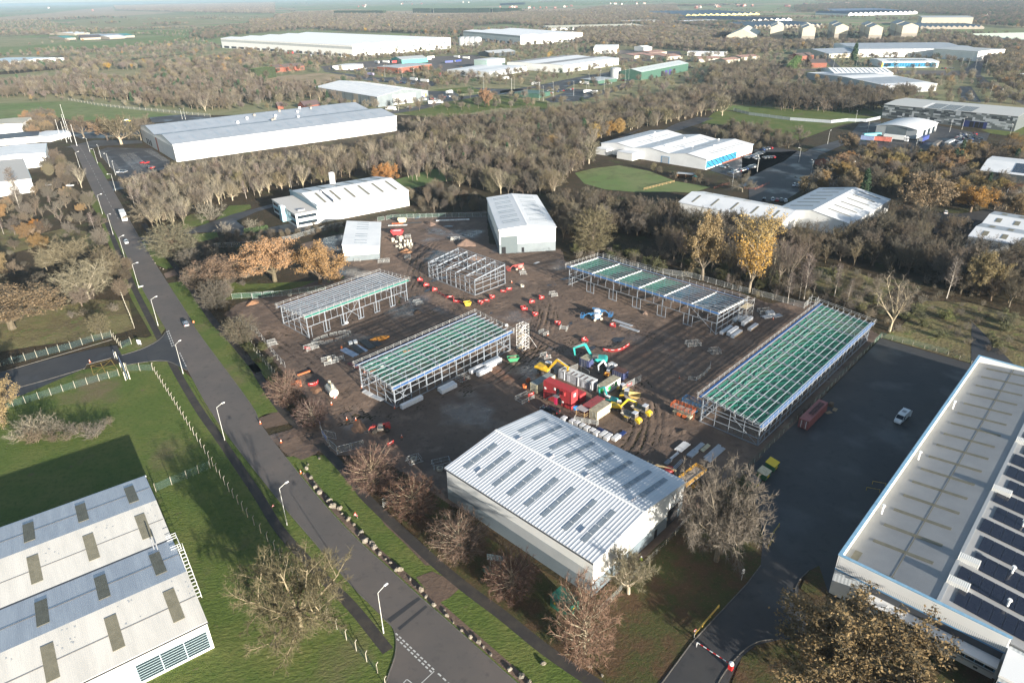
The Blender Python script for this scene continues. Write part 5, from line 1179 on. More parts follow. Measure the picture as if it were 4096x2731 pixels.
dumper('dumper with grey cab between the white cabin and the tan skip',Z1(1740,850),bear(Z1(1720,840),Z1(1840,905)),.9,TANS,YEL)
dumper('small orange dumper beside the white digger',Z1(1470,560),bear(Z1(1500,520),Z1(1430,600)),.6,hexmat('orange_skip',(0.60,0.25,0.02)),YEL)
def telehandler(label,p,rz):
 t=thing('telehandler',label,'telehandler',p,rz)
 for x in(1.5,-1.5):
  for y in(-.95,.95):wheel(t,x,y,.65,.45,TRIMW)
 MB().bx(-2.3,2.2,-.6,.6,.55,1.15).build('chassis',DGREY,t);pr(t,'engine_pod',[(-1.2,.7),(.6,.7),(.6,1.5),(-1.2,1.6)],.7,MRED,-.85)
 pr(t,'cab',[(-.7,.8),(.75,.8),(.85,1.6),(.5,2.5),(-.6,2.5)],.85,DGREY,.72);pr(t,'cab_window',[(-.55,1.5),(.75,1.5),(.45,2.35),(-.5,2.35)],.89,CABG,.72)
 pr(t,'rear_body',[(-2.5,.9),(-1.2,.9),(-1.2,2.0),(-2.4,2.0)],1.6,MRED);MB().bar((-2.2,-.1,2.0),(2.6,-.1,1.4),.34,.4).bar((2.4,-.1,1.5),(3.0,-.1,.7),.3,.3).build('boom',MRED,t);MB().bx(1.2,2.0,-1.1,-.6,1.2,1.6).build('mudguard',MRED,t)
 MB().bx(3.0,3.1,-.6,.6,.2,1.1).bx(3.1,4.2,-.45,-.3,.15,.22).bx(3.1,4.2,.3,.45,.15,.22).build('fork_carriage',DGREY,t);return t
telehandler('red telehandler half in the warehouse shadow near the site entrance',T(21,1120,862),bear(T(21,1150,850),T(21,1050,862)))
def boomlift(label,p,rz,boomrz,col,bcol=None):
 t=thing('boom_lift',label,'boom lift',p,rz)
 for x in(1.2,-1.2):
  for y in(-.95,.95):wheel(t,x,y,.5,.4,DGREY,hexmat('pale_tyre',(0.42,0.38,0.31),.9))
 MB().bx(-1.5,1.5,-.6,.6,.45,.9).build('chassis',col,t);d=boomrz-rz
 for o in(MB().lathe([(1.15,.95),(1.2,1.2),(1.2,1.9),(1.0,2.2),(.4,2.3)],n=12).build('turntable',bcol or MWHITE,t),MB().bar((-1.6,0,2.3),(3.0,0,2.0),.34,.36).bar((-1.4,0,2.0),(2.2,0,1.5),.26,.3).build('boom',col,t),MB().bar((2.9,0,2.1),(4.3,0,1.0),.2,.24).build('jib',col,t)):
  o.rotation_euler=(0,0,R(d))
 b=MB()
 for x in(4.3,5.4):
  for y in(-1.0,0,1.0):b.bar((x,y,.45),(x,y,1.6),.06)
 for z in(.5,1.05,1.6):b.bar((4.3,-1,z),(4.3,1,z),.06).bar((5.4,-1,z),(5.4,1,z),.06).bar((4.3,-1,z),(5.4,-1,z),.06).bar((4.3,1,z),(5.4,1,z),.06)
 b.bx(4.3,5.4,-1,1,.42,.5);o=b.build('basket',col,t);o.rotation_euler=(0,0,R(d));return t
def Z6(x,y):k=140/1254;return gnd(2320+x*k,1210+y*k)
boomlift('blue and white boom lift with basket folded left, front of the pair',Z6(600,610),20,165,MBLUE);boomlift('blue and white boom lift with basket reaching right, rear of the pair',Z6(600,440),20,-25,MBLUE)
boomlift('red boom lift beside the small bare frame',T(12,170,915),0,200,MRED,hexmat('salmon_paint',(0.55,0.22,0.20)))
boomlift('cream and red boom lift half hidden behind the silver roofed warehouse',T(22,1440,1250),40,145,hexmat('boom_cream',(0.60,0.45,0.25)),MRED)
def scissor(label,p,rz,col,L=6.0,W=2.2,up=2.2,body=None):
 t=thing('scissor_lift',label,'scissor lift',p,rz)
 for x in(-L*.34,L*.34):
  for y in(-W*.45,W*.45):wheel(t,x,y,.5,.38,TRIMW)
 MB().bx(-L*.42,L*.42,-W*.32,W*.32,.45,1.0).build('chassis',body or DGREY,t)
 for x in(-1.1,.5):MB().bx(x,x+1.0,-W*.5,-W*.3,.45,1.1).build('side_box',col,t)
 b=MB()
 for y in(-.5,.5):
  for k in range(2):z=1.05+k*(up-1.2)/2;b.bar((-L*.38,y,z),(L*.38,y,z+(up-1.2)/2),.1,.16).bar((L*.38,y,z),(-L*.38,y,z+(up-1.2)/2),.1,.16)
 b.build('scissor_arms',DGREY,t);MB().bx(-L/2,L/2,-W/2,W/2,up,up+.12).build('platform',mat('platform_deck',(0.30,0.26,0.22),.8),t)
 b=MB();n=6
 for k in range(n+1):
  for y in(-W/2,W/2):b.bar((-L/2+L*k/n,y,up),(-L/2+L*k/n,y,up+1.1),.07)
 for z in(.35,.7,1.1):
  for y in(-W/2,W/2):b.bar((-L/2,y,up+z),(L/2,y,up+z),.07)
  for x in(-L/2,L/2):b.bar((x,-W/2,up+z),(x,W/2,up+z),.07)
 b.build('guard_rail',col,t);MB().bar((L/2+.1,-.25,.3),(L/2+.1,-.25,up),.05).bar((L/2+.1,.25,.3),(L/2+.1,.25,up),.05).build('ladder',col,t);return t
def Z7(x,y):k=220/986;return gnd(2640+x*k,1500+y*k)
scissor('orange scissor lift beside the corner of the longest frame',Z7(400,735),bear(Z7(300,710),Z7(500,790)),ORNG,body=CCREAM);scissor('blue scissor lift behind the orange one',Z7(600,640),bear(Z7(300,710),Z7(500,790)),MBLUE)
scissor('large yellow scissor lift at the corner of the silver roofed warehouse',T(22,1625,1330),bear(T(22,1560,1350),T(22,1700,1240)),hexmat('lift_yellow',(0.66,0.34,0.01),.45),7.5,2.6,2.4)

# ================================================================ stacks, packs and loose materials
WRAP=mat('white_wrap',(0.70,0.71,0.73),.35,col2=(0.60,0.61,0.64),scale=1.5,bump=.03,bscale=3);CARD=mat('cardboard',(0.34,0.25,0.15),.9)
def pack(label,p,rz,L,W,Hh,m=WRAP,group=None,base=True):
 t=thing('wrapped_pack',label,'pack',p,rz,group);b=MB()
 MB().prism([(0,.14),(W,.14),(W,Hh-.06),(W-.08,Hh),(.08,Hh),(0,Hh-.06)],0,L,'x').build('wrapped_panels',m,t)
 for k in range(max(2,int(L/1.6))):
  x=.2+(L-.5)*k/max(1,int(L/1.6)-1);MB().bx(x,x+.14,0,W,0,.14).build('bearer',WOOD,t)
 for f in(.25,.75):MB().bx(L*f,L*f+.05,-.005,W+.005,.13,Hh+.005).build('strap',mat('pack_strap',(0.45,0.46,0.48),.5),t)
 return t
g_='white wrapped panel packs beside the netted frame'
pk=Z3(640,1545);pack('long white wrapped pack alone near the frame corner',pk,44.5,7.0,1.15,1.3,group=g_)
pk=Z3(1175,1340);pack('white wrapped pack, front one of the middle pair',pk,44.5,5.4,1.1,1.3,group=g_);pack('white wrapped pack, rear one of the middle pair',world((pk.x,pk.y),44.5,.2,1.25),44.5,5.4,1.1,1.3,group=g_)
pk=Z3(1665,1105);pack('white wrapped pack, front left of the far pile',pk,44.5,5.2,1.2,1.5,group=g_);pack('white wrapped pack, front right of the far pile',world((pk.x,pk.y),44.5,4.3,1.3),44.5,6.2,1.2,1.6,group=g_);pack('white wrapped pack, rear left of the far pile',world((pk.x,pk.y),44.5,-.4,2.7),44.5,6.0,1.2,1.3,group=g_);pack('white wrapped pack, rear right of the far pile',world((pk.x,pk.y),44.5,5.8,2.8),44.5,5.2,1.2,1.3,group=g_)
g_='foil topped panel packs beside the long frame'
for k,(x,y,L_)in enumerate(((1905,1478,6.5),(1965,1490,5.8),(2000,1508,5.6),(2065,1370,4.6),(2088,1405,6.0),(2145,1445,5.0),(2020,1368,4.0))):
 t_=pack('foil topped panel pack, %s of seven beside the long frame'%('first','second','third','fourth','fifth','sixth','last')[k],T(12,x,y),46,L_,1.2,1.5 if k in(1,4)else 1.0,WRAP,g_)
 MB().bx(0,L_,-.012,-.004,.15,.6).build('cardboard_side',CARD,t_)
g_='white boxes in a row behind the silver roofed warehouse'
for k,(x,y)in enumerate(((545,775),(618,800),(660,815),(705,838),(745,860),(790,880),(825,902),(875,918),(915,940),(985,945))):
 pack('white topped box in the row behind the silver roof, number %s from the pickup'%('one','two','three','four','five','six','seven','eight','nine','ten')[k],T(22,x,y+14),46,1.5 if k<7 else 2.4,1.2,1.0,MWHITE,g_)
def bundle(label,p,rz,n,L,m,w=.16,h=.12,gap=.03,rows=1,name='steel_bundle',cat='bundle',piece='beam'):
 t=thing(name,label,cat,p,rz);me=MB().bx(0,L,0,w,0,h).mesh(piece,m);sk=MB().bx(0,.1,-.1,n*(w+gap)+.1,0,.1).mesh('bearer',WOOD)
 for x in(.3,L-.4):inst('bearer',sk,t,(x,0,0))
 for r_ in range(rows):
  for k in range(n):inst(piece,me,t,(RND.uniform(-.15,.15),k*(w+gap),.1+r_*(h+.01)))
 return t
NAVY=mat('navy_profile',(0.025,0.05,0.17),.35);DKPIPE=mat('black_pipe',(0.025,0.027,0.03),.5)
bundle('stack of navy blue roof profiles beside the cream container',T(22,960,890),bear(T(22,960,890),T(22,870,850)),6,4.0,NAVY,.36,.14,.1,2);bundle('small stack of navy profiles next to the white boxes',T(22,1020,925),46,4,3.2,NAVY,.25,.12)
bundle('stack of white cladding rails by the warehouse end',T(22,1550,1050),46,7,4.2,MWHITE,.24,.12,.03,2);bundle('wrapped bundle with red mark beside the white rails',T(22,1640,1100),46,5,3.0,STEEL,.28,.2,.03,2);bundle('pair of long grey rails lying by the warehouse end',T(22,1765,1105),46,3,7.0,STEEL,.26,.14);bundle('wide stack of grey rails farthest along the warehouse end',T(22,1800,1135),46,6,7.2,STEEL,.26,.14);bundle('short pale rails behind the white rails',T(22,1690,1035),46,4,3.6,STEEL,.26,.14);bundle('cream rails next to the short pale rails',T(22,1740,1045),46,3,3.4,CCREAM,.3,.2);bundle('thin rail bundle lying alone toward the warehouse',T(22,1470,1110),46,3,3.4,STEEL,.2,.12);bundle('crossed grey tubes beside the yellow scissor lift',T(22,1495,1200),50,3,4.5,STEEL,.12,.12,.2);bundle('dark bolts crate and tubes by the warehouse end',T(22,1430,1160),46,4,2.0,DSTEEL,.2,.2,.05,2)
bundle('grey purlin bundle lying beside the boom lifts, near one',T(12,1015,1398),bear(T(12,1015,1398),T(12,1180,1455)),5,7.5,STEEL,.2,.14,.05);bundle('grey purlin bundle lying beside the boom lifts, far one',T(12,955,1352),bear(T(12,960,1352),T(12,1130,1408)),5,7.5,STEEL,.2,.14,.05);bundle('short grey channels on the track by the white unit',T(12,305,872),bear(T(12,305,872),T(12,355,850)),4,2.6,STEEL,.25,.16)
bundle('long black drain pipes in the row behind the netted frame, near row',Z2(1240,1270),bear(Z2(1240,1270),Z2(1400,1400)),8,7.0,DKPIPE,.22,.22,.04);bundle('long black drain pipes behind the netted frame, middle row',Z2(1400,1210),bear(Z2(1240,1270),Z2(1400,1400)),9,7.0,DKPIPE,.22,.22,.04,2);bundle('long black drain pipes behind the netted frame, far row',Z2(1530,1170),bear(Z2(1240,1270),Z2(1400,1400)),8,6.5,DKPIPE,.22,.22,.04);bundle('silver flashings bundle behind the netted frame',Z2(1090,1340),bear(Z2(1090,1340),Z2(1280,1440)),7,7.0,mat('blue_silver',(0.30,0.36,0.46),.4,.3),.3,.1,.03);bundle('short silver flashings by the pipe rows',Z2(1290,1280),bear(Z2(1290,1280),Z2(1460,1380)),6,6.0,MAT['blue_silver'],.3,.1,.03)
bundle('dark red steel lengths beside the frame end',T(21,830,290),bear(T(21,830,290),T(21,930,340)),6,5.5,CMAROON,.14,.14,.06);bundle('silver wrapped lengths at the frame end, near ones',T(21,1030,575),bear(T(21,1030,575),T(21,1100,605)),5,4.0,STEEL,.24,.3);bundle('white wrapped lengths at the frame end, far ones',T(21,955,535),bear(T(21,955,535),T(21,1010,565)),5,3.6,MWHITE,.26,.3)
bundle('orange drain pipes at the frame end beside the concrete rings',T(11,1215,527),2,4,5.5,ORNG,.22,.22);bundle('white rails on the ground behind the small unit',T(11,1180,545),3,3,9.0,MWHITE,.3,.2);bundle('long blue white beams lying at the far site edge',T(11,1590,505),4,4,16.0,MWHITE,.3,.3);bundle('dark pipes by the cream skip',T(11,1310,525),3,5,9.0,DKPIPE,.2,.2)
bundle('silver sheets stacked at the pallets right of the long frame',T(13,130,1340),20,6,3.4,STEEL,.3,.2,.02,2);bundle('white bound stack at the pallets right of the long frame',T(13,160,1315),10,4,2.6,MWHITE,.5,.5,.02,2);bundle('blue grey sheets stacked beside the fence right of the long frame',T(13,225,1330),20,7,3.2,STEEL,.3,.2,.02,1)
# orange twin-wall pipes
t_=thing('pipe_stack','stack of orange drain pipes by the roadside lime','pipes',T(21,440,450),200);OP=mat('orange_pipe',(0.52,0.14,0.045),.6);BLU=mat('blue_pipe_lining',(0.04,0.07,0.20),.5)
for k,(y,z)in enumerate(((0,.32),(.68,.32),(1.36,.32),(2.04,.32),(.34,.9),(1.02,.9))):
 o=MB().tube((0,y,z),(3.0,y,z),.31,n=14,caps=False).build('pipe',OP,t_);MB().tube((-.01,y,z),(3.01,y,z),.26,n=14,caps=True).build('pipe_lining',BLU,o)
bundle('loose orange drain pipe leaning by the pipe stack',T(21,410,395),bear(T(21,410,395),T(21,480,370)),2,4.0,OP,.3,.3);bundle('orange pipes inside the netted frame, near pair',Z3(120,1050),20,3,4.5,OP,.16,.16,.1);bundle('orange pipes inside the netted frame, second group',Z3(640,770),20,3,3.0,OP,.16,.16,.1)
# white septic tank
t_=thing('storage_tank','white cylindrical tank lying on the mud beside the road trees','tank',T(21,728,580),bear(T(21,728,580),T(21,665,490)));TK=hexmat('tank_white',(0.62,0.60,0.52),.5)
MB().prism([(1.25*math.cos(6.2832*i/20),1.3+1.25*math.sin(6.2832*i/20))for i in range(20)],.3,4.6,'x').prism([(1.0*math.cos(6.2832*i/20),1.3+1.0*math.sin(6.2832*i/20))for i in range(20)],0,4.9,'x').build('shell',TK,t_)
for x in(1.3,3.6):o=MB().tube((x,0,2.45),(x,0,3.5),.36,n=14).build('neck',CCREAM,t_);MB().tube((x,0,3.5),(x,0,3.6),.4,n=14).build('neck_rim',TK,o)
# concrete manhole rings
RINGM=mat('ring_concrete',(0.52,0.48,0.40),.9,col2=(0.44,0.40,0.33),scale=1.0)
def ring(r,h):
 t=thing('concrete_ring','pale concrete ring','concrete ring');n=18;vs=[];fs=[]
 for q,z in((r,0),(r,h),(r-.12,h),(r-.12,0)):
  for i in range(n):vs.append((q*math.cos(6.2832*i/n),q*math.sin(6.2832*i/n),z))
 for k in range(3):
  for i in range(n):fs.append((k*n+i,k*n+(i+1)%n,(k+1)*n+(i+1)%n,(k+1)*n+i))
 MB().add(vs,fs).build('ring_wall',RINGM,t);MB().lathe([(r-.14,.05),(r-.14,.08)],n=14).build('ring_base',DGREY,t);return Repeat(t)
big,sml=ring(.72,.75),ring(.42,.75)
def Z8(x,y):k=260/1344;return gnd(1480+x*k,880+y*k)
for k,(x,y,n)in enumerate(((478,445,2),(545,465,1),(575,400,2),(660,400,2),(640,450,3),(630,520,1),(562,565,1),(630,600,1),(650,575,1),(830,580,1))):
 for q in range(n):big.put((*Z8(x,y)[:2],q*.76),0,'wide concrete manhole ring in the cluster by the red skip','wide concrete manhole rings')
for k,(x,y,n)in enumerate(((725,480,2),(780,470,2),(845,465,2),(722,550,2),(775,540,2),(820,535,2),(872,545,2))):
 for q in range(n):sml.put((*Z8(x,y)[:2],q*.76),0,'narrow concrete ring stacked beside the wide ones by the red skip','narrow concrete rings')
for k,(p,lb)in enumerate(((Z2(930,1490),'single concrete ring inside the mesh cage behind the netted frame'),(T(21,1400,1115),'single concrete ring in the warehouse shadow, left one'),(T(21,1625,1195),'single concrete ring in the warehouse shadow, by the wall'),(T(12,190,1062),'single concrete ring on the mud left of the red triangles'),(T(11,340,1140),'concrete rings heap left of the road frame'),(T(11,1730,660),'concrete ring in the cage by the gravel heap'))):big.put((p.x,p.y,0),0,lb,'single concrete rings')
# skips and bins
def skip(label,p,rz,L,W,Hh,m,fill=None,name='skip'):
 t=thing(name,label,'skip',p,rz);x,y=L/2,W/2;vs=[(-x*.6,-y*.9,.1),(x*.6,-y*.9,.1),(x*.6,y*.9,.1),(-x*.6,y*.9,.1),(-x,-y,Hh),(x,-y,Hh),(x,y,Hh),(-x,y,Hh)]
 iv=[(a*.92,b_*.92,max(c,.18)if c<1 else c)for a,b_,c in vs];iv=[(a,b_,c if c>.5 else .25)for a,b_,c in iv]
 MB().add(vs+iv,[(3,2,1,0),(0,1,5,4),(1,2,6,5),(2,3,7,6),(3,0,4,7),(8,9,10,11),(12,13,9,8),(13,14,10,9),(14,15,11,10),(15,12,8,11),(4,5,13,12),(5,6,14,13),(6,7,15,14),(7,4,12,15)]).build('shell',m,t)
 MB().bx(-x,x,-y-.06,-y,Hh-.12,Hh).bx(-x,x,y,y+.06,Hh-.12,Hh).build('rim',m,t)
 if fill:MB().blob((0,0,Hh-.45),(L*.8,W*.8,.9),3,12,6,.2).build('contents',fill,t)
 return t
skip('green waste skip at the foot of the scaffold stair tower',T(21,2250,262),10,3.6,1.8,1.3,mat('skip_green',(0.04,0.22,0.10),.6),CARD)
skip('large red waste skip full of white wrap behind the concrete rings',T(11,1263,618),4,6.2,2.4,2.2,CRED,WRAP);skip('cream waste skip at the far site fence',T(11,1305,512),4,4.6,2.2,2.0,CCREAM)
skip('yellow tipping skip at the end of the red barrier row',T(11,1860,1222),20,2.6,1.6,1.4,YEL2,None)
for k,(x,y)in enumerate(((205,490),(235,445),(245,435),(215,492))):
 t_=thing('plastic_tub','orange plastic tub by the cream container, %s'%('front','middle','rear','upturned')[k],'tub',T(22,x,y),0,'orange tubs');MB().lathe([(.42,0),(.5,.8),(.54,.82),(.46,.82),(.40,.08)],n=14).build('tub',OP,t_)
# IBC style white bags and wrapped pallets inside the netted frame
for k,(x,y)in enumerate(((420,870),(220,945),(360,970),(2035,430))):
 t_=thing('bulk_bag','white bulk bag inside the netted frame, %s'%('rear one','left one','front one','one at the far end')[k],'bulk bag',Z3(x,y),20*k,'white bulk bags');MB().blob((0,0,.55),(1.3,1.3,1.2),k,10,6,.12,True).build('bag',MWHITE,t_)
t_=thing('bulk_bag','white bulk bag at the foot of the braced bay of the road frame','bulk bag',Z2(1205,930));MB().blob((0,0,.55),(1.4,1.2,1.2),9,10,6,.12,True).build('bag',MWHITE,t_)
for k,(x,y)in enumerate(((1265,1250),(1340,1230))):
 t_=thing('liquid_tank','caged plastic tank beside the black pipes, %s one'%('left','right')[k],'tank',Z2(x,y),30);MB().bx(-.55,.55,-.5,.5,.15,1.1).build('bottle',mat('translucent_plastic',(0.55,0.58,0.60),.4),t_);b=MB()
 for z in(.2,.5,.8,1.12):b.bar((-.58,-.53,z),(.58,-.53,z),.03).bar((-.58,.53,z),(.58,.53,z),.03).bar((-.58,-.53,z),(-.58,.53,z),.03).bar((.58,-.53,z),(.58,.53,z),.03)
 b.build('cage',STEEL,t_);MB().bx(-.6,.6,-.5,.5,0,.14).build('pallet',WOOD,t_)
t_=thing('barrel','orange barrel beside the silver flashings','barrel',Z2(1122,1310));MB().lathe([(.3,0),(.32,.05),(.32,.85),(.3,.9)],n=14).build('drum',OP,t_);MB().lathe([(.33,.28),(.33,.32)],n=14).build('hoop',TRIMD,t_)
# heaps
def heap(label,p,d,m,seed,name='soil_heap'):
 t=thing(name,label,'heap',p,RND.uniform(0,360));r=random.Random(seed);n=26;vs=[];fs=[];mm=10
 for j in range(mm+1):
  f=j/mm
  for i in range(n):
   a=6.2832*i/n;k=1+.18*math.sin(3*a+seed)+.1*math.sin(7*a+seed*2);rr_=f*k
   z=d[2]*max(0,(1-f))**.8*(1+r.uniform(-.08,.08))-.1*f;vs.append((d[0]/2*rr_*math.cos(a),d[1]/2*rr_*math.sin(a),z))
 for j in range(mm):
  for i in range(n):fs.append((j*n+i,(j+1)*n+i,(j+1)*n+(i+1)%n,j*n+(i+1)%n))
 MB().add(vs,fs).build('heap',m,t,smooth=True);return t
SAND=mat('orange_sand',(0.30,0.16,0.085),.95,col2=(0.24,0.125,0.07),scale=.8,bump=.05,bscale=3);GRAV=mat('pinkish_gravel',(0.20,0.135,0.10),.95,col2=(0.15,0.10,0.08),scale=.8,bump=.08,bscale=3);MUDH=mat('mud_heap',(0.10,0.068,0.048),.95,col2=(0.075,0.052,0.038),scale=.8,bump=.08,bscale=2)
heap('orange sand heap in front of the concrete rings',Z8(750,660),(5.5,4.5,1.6),SAND,1);heap('gravel heap behind the small bare frame',T(11,1850,700),(9,7,2.4),GRAV,2);heap('second gravel heap inside the small bare frame',T(11,1900,820),(9,6,1.4),GRAV,3);heap('soil heap by the long beams at the site edge',T(11,1545,530),(6,4,1.4),GRAV,4);heap('low mud heap beside the yellow excavator',Z1(850,430),(5,4,.9),MUDH,5);heap('red soil heap by the road frame corner',T(10,2160,1200),(6,4,.9),SAND,6);heap('grey earth mound in the middle of the netted yard',T(11,1430,1275),(4,3,.8),MUDH,7);heap('orange sand spread beside the telehandler',T(21,930,830),(7,4,.35),SAND,8);heap('mud mound by the long frame door',T(12,1240,1290),(2.6,2.0,.8),GRAV,9);heap('churned mud heap near the scissor lifts',T(22,1560,870),(3.5,2.5,.5),MUDH,10);heap('red sand on the ground around the pipe stack',T(21,570,510),(6,4,.25),SAND,11)
t_=thing('tarpaulin','orange sheeted heap beside the black pipes','tarpaulin',Z2(1730,1160),20);MB().blob((0,0,.2),(6,2.6,1.5),3,14,6,.2).build('sheet',mat('orange_sheet',(0.42,0.18,0.03),.8),t_)
# ================================================================ barriers, mesh panels, cones
def make_barrier():
 t=thing('plastic_barrier','red plastic barrier','barrier');m=mat('barrier_red',(0.55,0.035,0.03),.55,col2=(0.45,0.03,0.03),scale=2)
 b=MB().bx(-1,1,-.025,.025,.92,1.0).bx(-1,1,-.025,.025,.18,.26)
 for k in range(9):b.bx(-1+.243*k,-1+.243*k+.06,-.025,.025,.26,.66)
 b.build('grille',m,t);MB().bx(-.97,.97,-.03,.03,.66,.92).build('board',m,t);MB().bx(-.5,.5,-.036,.036,.73,.85).build('reflective_strip',TRIMW,t)
 for x in(-.7,.7):MB().bx(x-.06,x+.06,-.28,.28,0,.18).build('foot',mat('barrier_foot',(0.05,0.05,0.05),.8),t)
 return Repeat(t)
BAR=make_barrier()
def triangle(tile,x,y,where,rz=0.0,n=3):
 c=T(tile,x,y)
 for k in range(n):
  a=rz+120*k;d=Vector((math.cos(R(a)),math.sin(R(a)),0))*.62
  BAR.put(c+d,a+90,'red plastic barrier of the triangle '+where,'barriers of the triangle '+where)
for k,(tl,x,y,w)in enumerate(((12,210,1258,'second from the scaffold tower'),(12,270,1198,'left of the upper pair in open mud'),(12,350,1165,'right of the upper pair in open mud'),(12,298,1308,'just below the second one'),(12,495,1385,'nearest the wire cage in open mud'),(12,970,1402,'beside the grey purlin bundles'),(12,728,1525,'above the curved barrier row'),(11,1457,1010,'at the top of the row by the small frame'),(11,1507,1055,'second in the row by the small frame'),(11,1575,1095,'third in the row by the small frame'),(11,2068,1160,'right of the yellow skip'),(11,1973,1208,'next to the yellow skip'),(11,2340,1252,'nearest the netted frame top corner'))):
 triangle(tl,x,y,w,30+17*k)
def barrow(tile,pts,where,closed=False):
 P_=[T(tile,*p)for p in pts];c_=-1
 for a,b in zip(P_[:-1],P_[1:]):
  n=max(1,round((b-a).length/2.05))
  for k in range(n):c_+=1;BAR.put(a.lerp(b,(k+.5)/n),bear(a,b),'%s red plastic barrier in the row '%nth(c_)+where,'barriers in the row '+where)
barrow(11,[(1600,1115),(1680,1165),(1745,1160),(1740,1195),(1830,1210)],'below the small bare frame');barrow(11,[(1990,1190),(2060,1195)],'right of the yellow skip');barrow(11,[(2140,1110),(2190,1115),(2190,1095),(2245,1090)],'at the corner of the small frame')
barrow(22,[(880,180),(935,190),(990,190),(1045,175),(1105,135)],'curving across the open mud');barrow(21,[(1175,1000),(1235,965)],'standing alone by the warehouse shadow');barrow(22,[(1080,490),(1130,470)],'by the small navy container');barrow(22,[(240,575),(290,555)],'in front of the red cabins')
barrow(21,[(470,165),(515,170)],'beside the wire cage near the road frame')
for k,(x,y)in enumerate(((530,480),(560,470),(575,462))):BAR.put(T(21,x,y),40*k,'red plastic barrier dumped flat by the orange pipes','barriers by the orange pipes')
# site fence panels
def make_panel(w=3.5,h=2.0,mm=WIRE):
 t=thing('mesh_panel','steel mesh fence panel','fence panel');b=MB();g_=.025
 b.tube((-w/2,0,.1),(-w/2,0,h),g_,n=6).tube((w/2,0,.1),(w/2,0,h),g_,n=6).tube((-w/2,0,h),(w/2,0,h),g_,n=6).tube((-w/2,0,.15),(w/2,0,.15),g_,n=6).build('frame',ALU,t)
 MB().add([(-w/2,0,.15),(w/2,0,.15),(w/2,0,h),(-w/2,0,h)],[(0,1,2,3)]).build('mesh',mm,t)
 MB().bx(-w/2-.1,-w/2+.1,-.35,.35,0,.13).build('foot_block',CONC,t);return t
HER=Repeat(make_panel());HERG=Repeat(make_panel(mm=WIREG));PED=Repeat(make_panel(2.3,1.1))
def mesh_run(rep,pts,where,step=3.5):
 c_=0
 for a,b in zip(pts[:-1],pts[1:]):
  n=max(1,round((b-a).length/step))
  for k in range(n):rep.put(a.lerp(b,(k+.5)/n),bear(a,b)+RND.uniform(-1.5,1.5),('%s steel mesh panel '%nth(c_)+where)if step>3 else 'steel mesh panel '+where,'mesh panels '+where);c_+=1
mesh_run(HER,P([(-300,730),(-10,715),(200,690),(340,665),(460,628),(590,592),(690,565),(790,545)],11),'in the line behind the small white unit');mesh_run(HERG,P([(1085,505),(1230,480),(1400,475),(1560,470),(1900,465),(2045,462)],11),'in the far line below the thicket')
mesh_run(HERG,P([(1990,1165),(2150,1155),(2352,1140)],10)+P([(20,1165),(280,1140),(500,1110),(640,1090)],11),'in the line below the orange oak');mesh_run(HER,P([(880,812),(1110,880),(1390,950),(1640,985),(1990,1085),(2120,1120)],12),'in the line behind the long frame');mesh_run(HER,P([(20,1120),(110,1145),(290,1195),(470,1245),(520,1200)],13),'in the line below the birches')
mesh_run(HER,P([(-110,-70),(60,25),(130,115),(240,255),(300,320)],21),'in the left site boundary by the road');mesh_run(HER,P([(600,830),(620,900)],21)+P([(675,985),(750,1050)],21),'at the site entrance');mesh_run(HER,P([(750,1055),(870,1025),(960,1000)],21),'right of the site entrance');mesh_run(HER,P([(625,905),(755,940)],21),'swung open at the site entrance')
mesh_run(HER,P([(690,290),(695,360),(760,400)],22),'in the compound by the navy container',3.5);mesh_run(HER,P([(1085,500),(1195,440)],22),'leaning by the small navy container');mesh_run(HER,P([(650,345),(600,365)],22),'above the grey cabin');mesh_run(HER,P([(1150,1500),(1240,1450),(1300,1410)],21),'between the roadside limes');mesh_run(HER,P([(640,520),(690,575)],21),'beside the white tank',3.2)
mesh_run(PED,P([(1610,425),(1680,430),(1740,390),(1795,330),(1800,290)],22),'in the curved line by the longest frame',2.3)
def cage(tile,x,y,w,d,rz,where):
 c=T(tile,x,y);q=[world((c.x,c.y),rz,u,v_)for u,v_ in((-w/2,-d/2),(w/2,-d/2),(w/2,d/2),(-w/2,d/2),(-w/2,-d/2))]
 mesh_run(PED,[Vector((a,b,0))for a,b in q],where,2.3)
for a in((11,1350,815,2.3,2.3,5,'of the cage below the sand heap'),(11,1145,850,4.5,2.3,5,'of the cage at the small unit corner'),(11,920,838,2.3,1.5,5,'at the small unit wall'),(11,1435,1205,3,2.3,30,'heaped in the netted yard'),(12,455,1135,2.3,2.3,20,'of the cage right of the red triangles'),(12,372,1465,2.3,2.3,40,'of the cage beside the scaffold tower'),(12,545,1425,2.3,.3,-20,'standing loose in open mud'),(22,388,232,2.3,2.3,30,'of the cage left of the teal excavator'),(22,1650,125,4.0,2.3,10,'of the cage in the middle of the mud'),(22,1835,190,3.0,2.3,10,'of the cage above the longest frame'),(21,1820,420,3.2,2.4,40,'of the cage beside the wrapped packs'),(21,525,155,3.6,2.3,40,'of the cage by the road frame'),(21,190,118,2.6,2.3,30,'of the cage at the left boundary'),(21,685,270,4.0,3.2,30,'around the concrete ring'),(21,1405,1120,3.0,2.3,30,'of the cage in the warehouse shadow'),(21,1640,1150,4.0,2.3,20,'of the cage by the warehouse wall'),(21,760,255,3.0,.3,20,'leaning by the concrete ring'),(12,195,950,2.4,2.0,10,'beside the red boom lift'),(12,2260,1280,4.0,2.3,10,'of the cage by the pallets'),(22,210,590,4.0,3.0,40,'of the cage in front of the red cabins'),(11,1755,662,3.5,2.3,0,'of the cage by the gravel heap'),(11,1350,640,2.6,2.0,5,'behind the narrow rings'),(22,735,790,6.0,.5,-20,'in front of the cream container')):
 cage(*a)
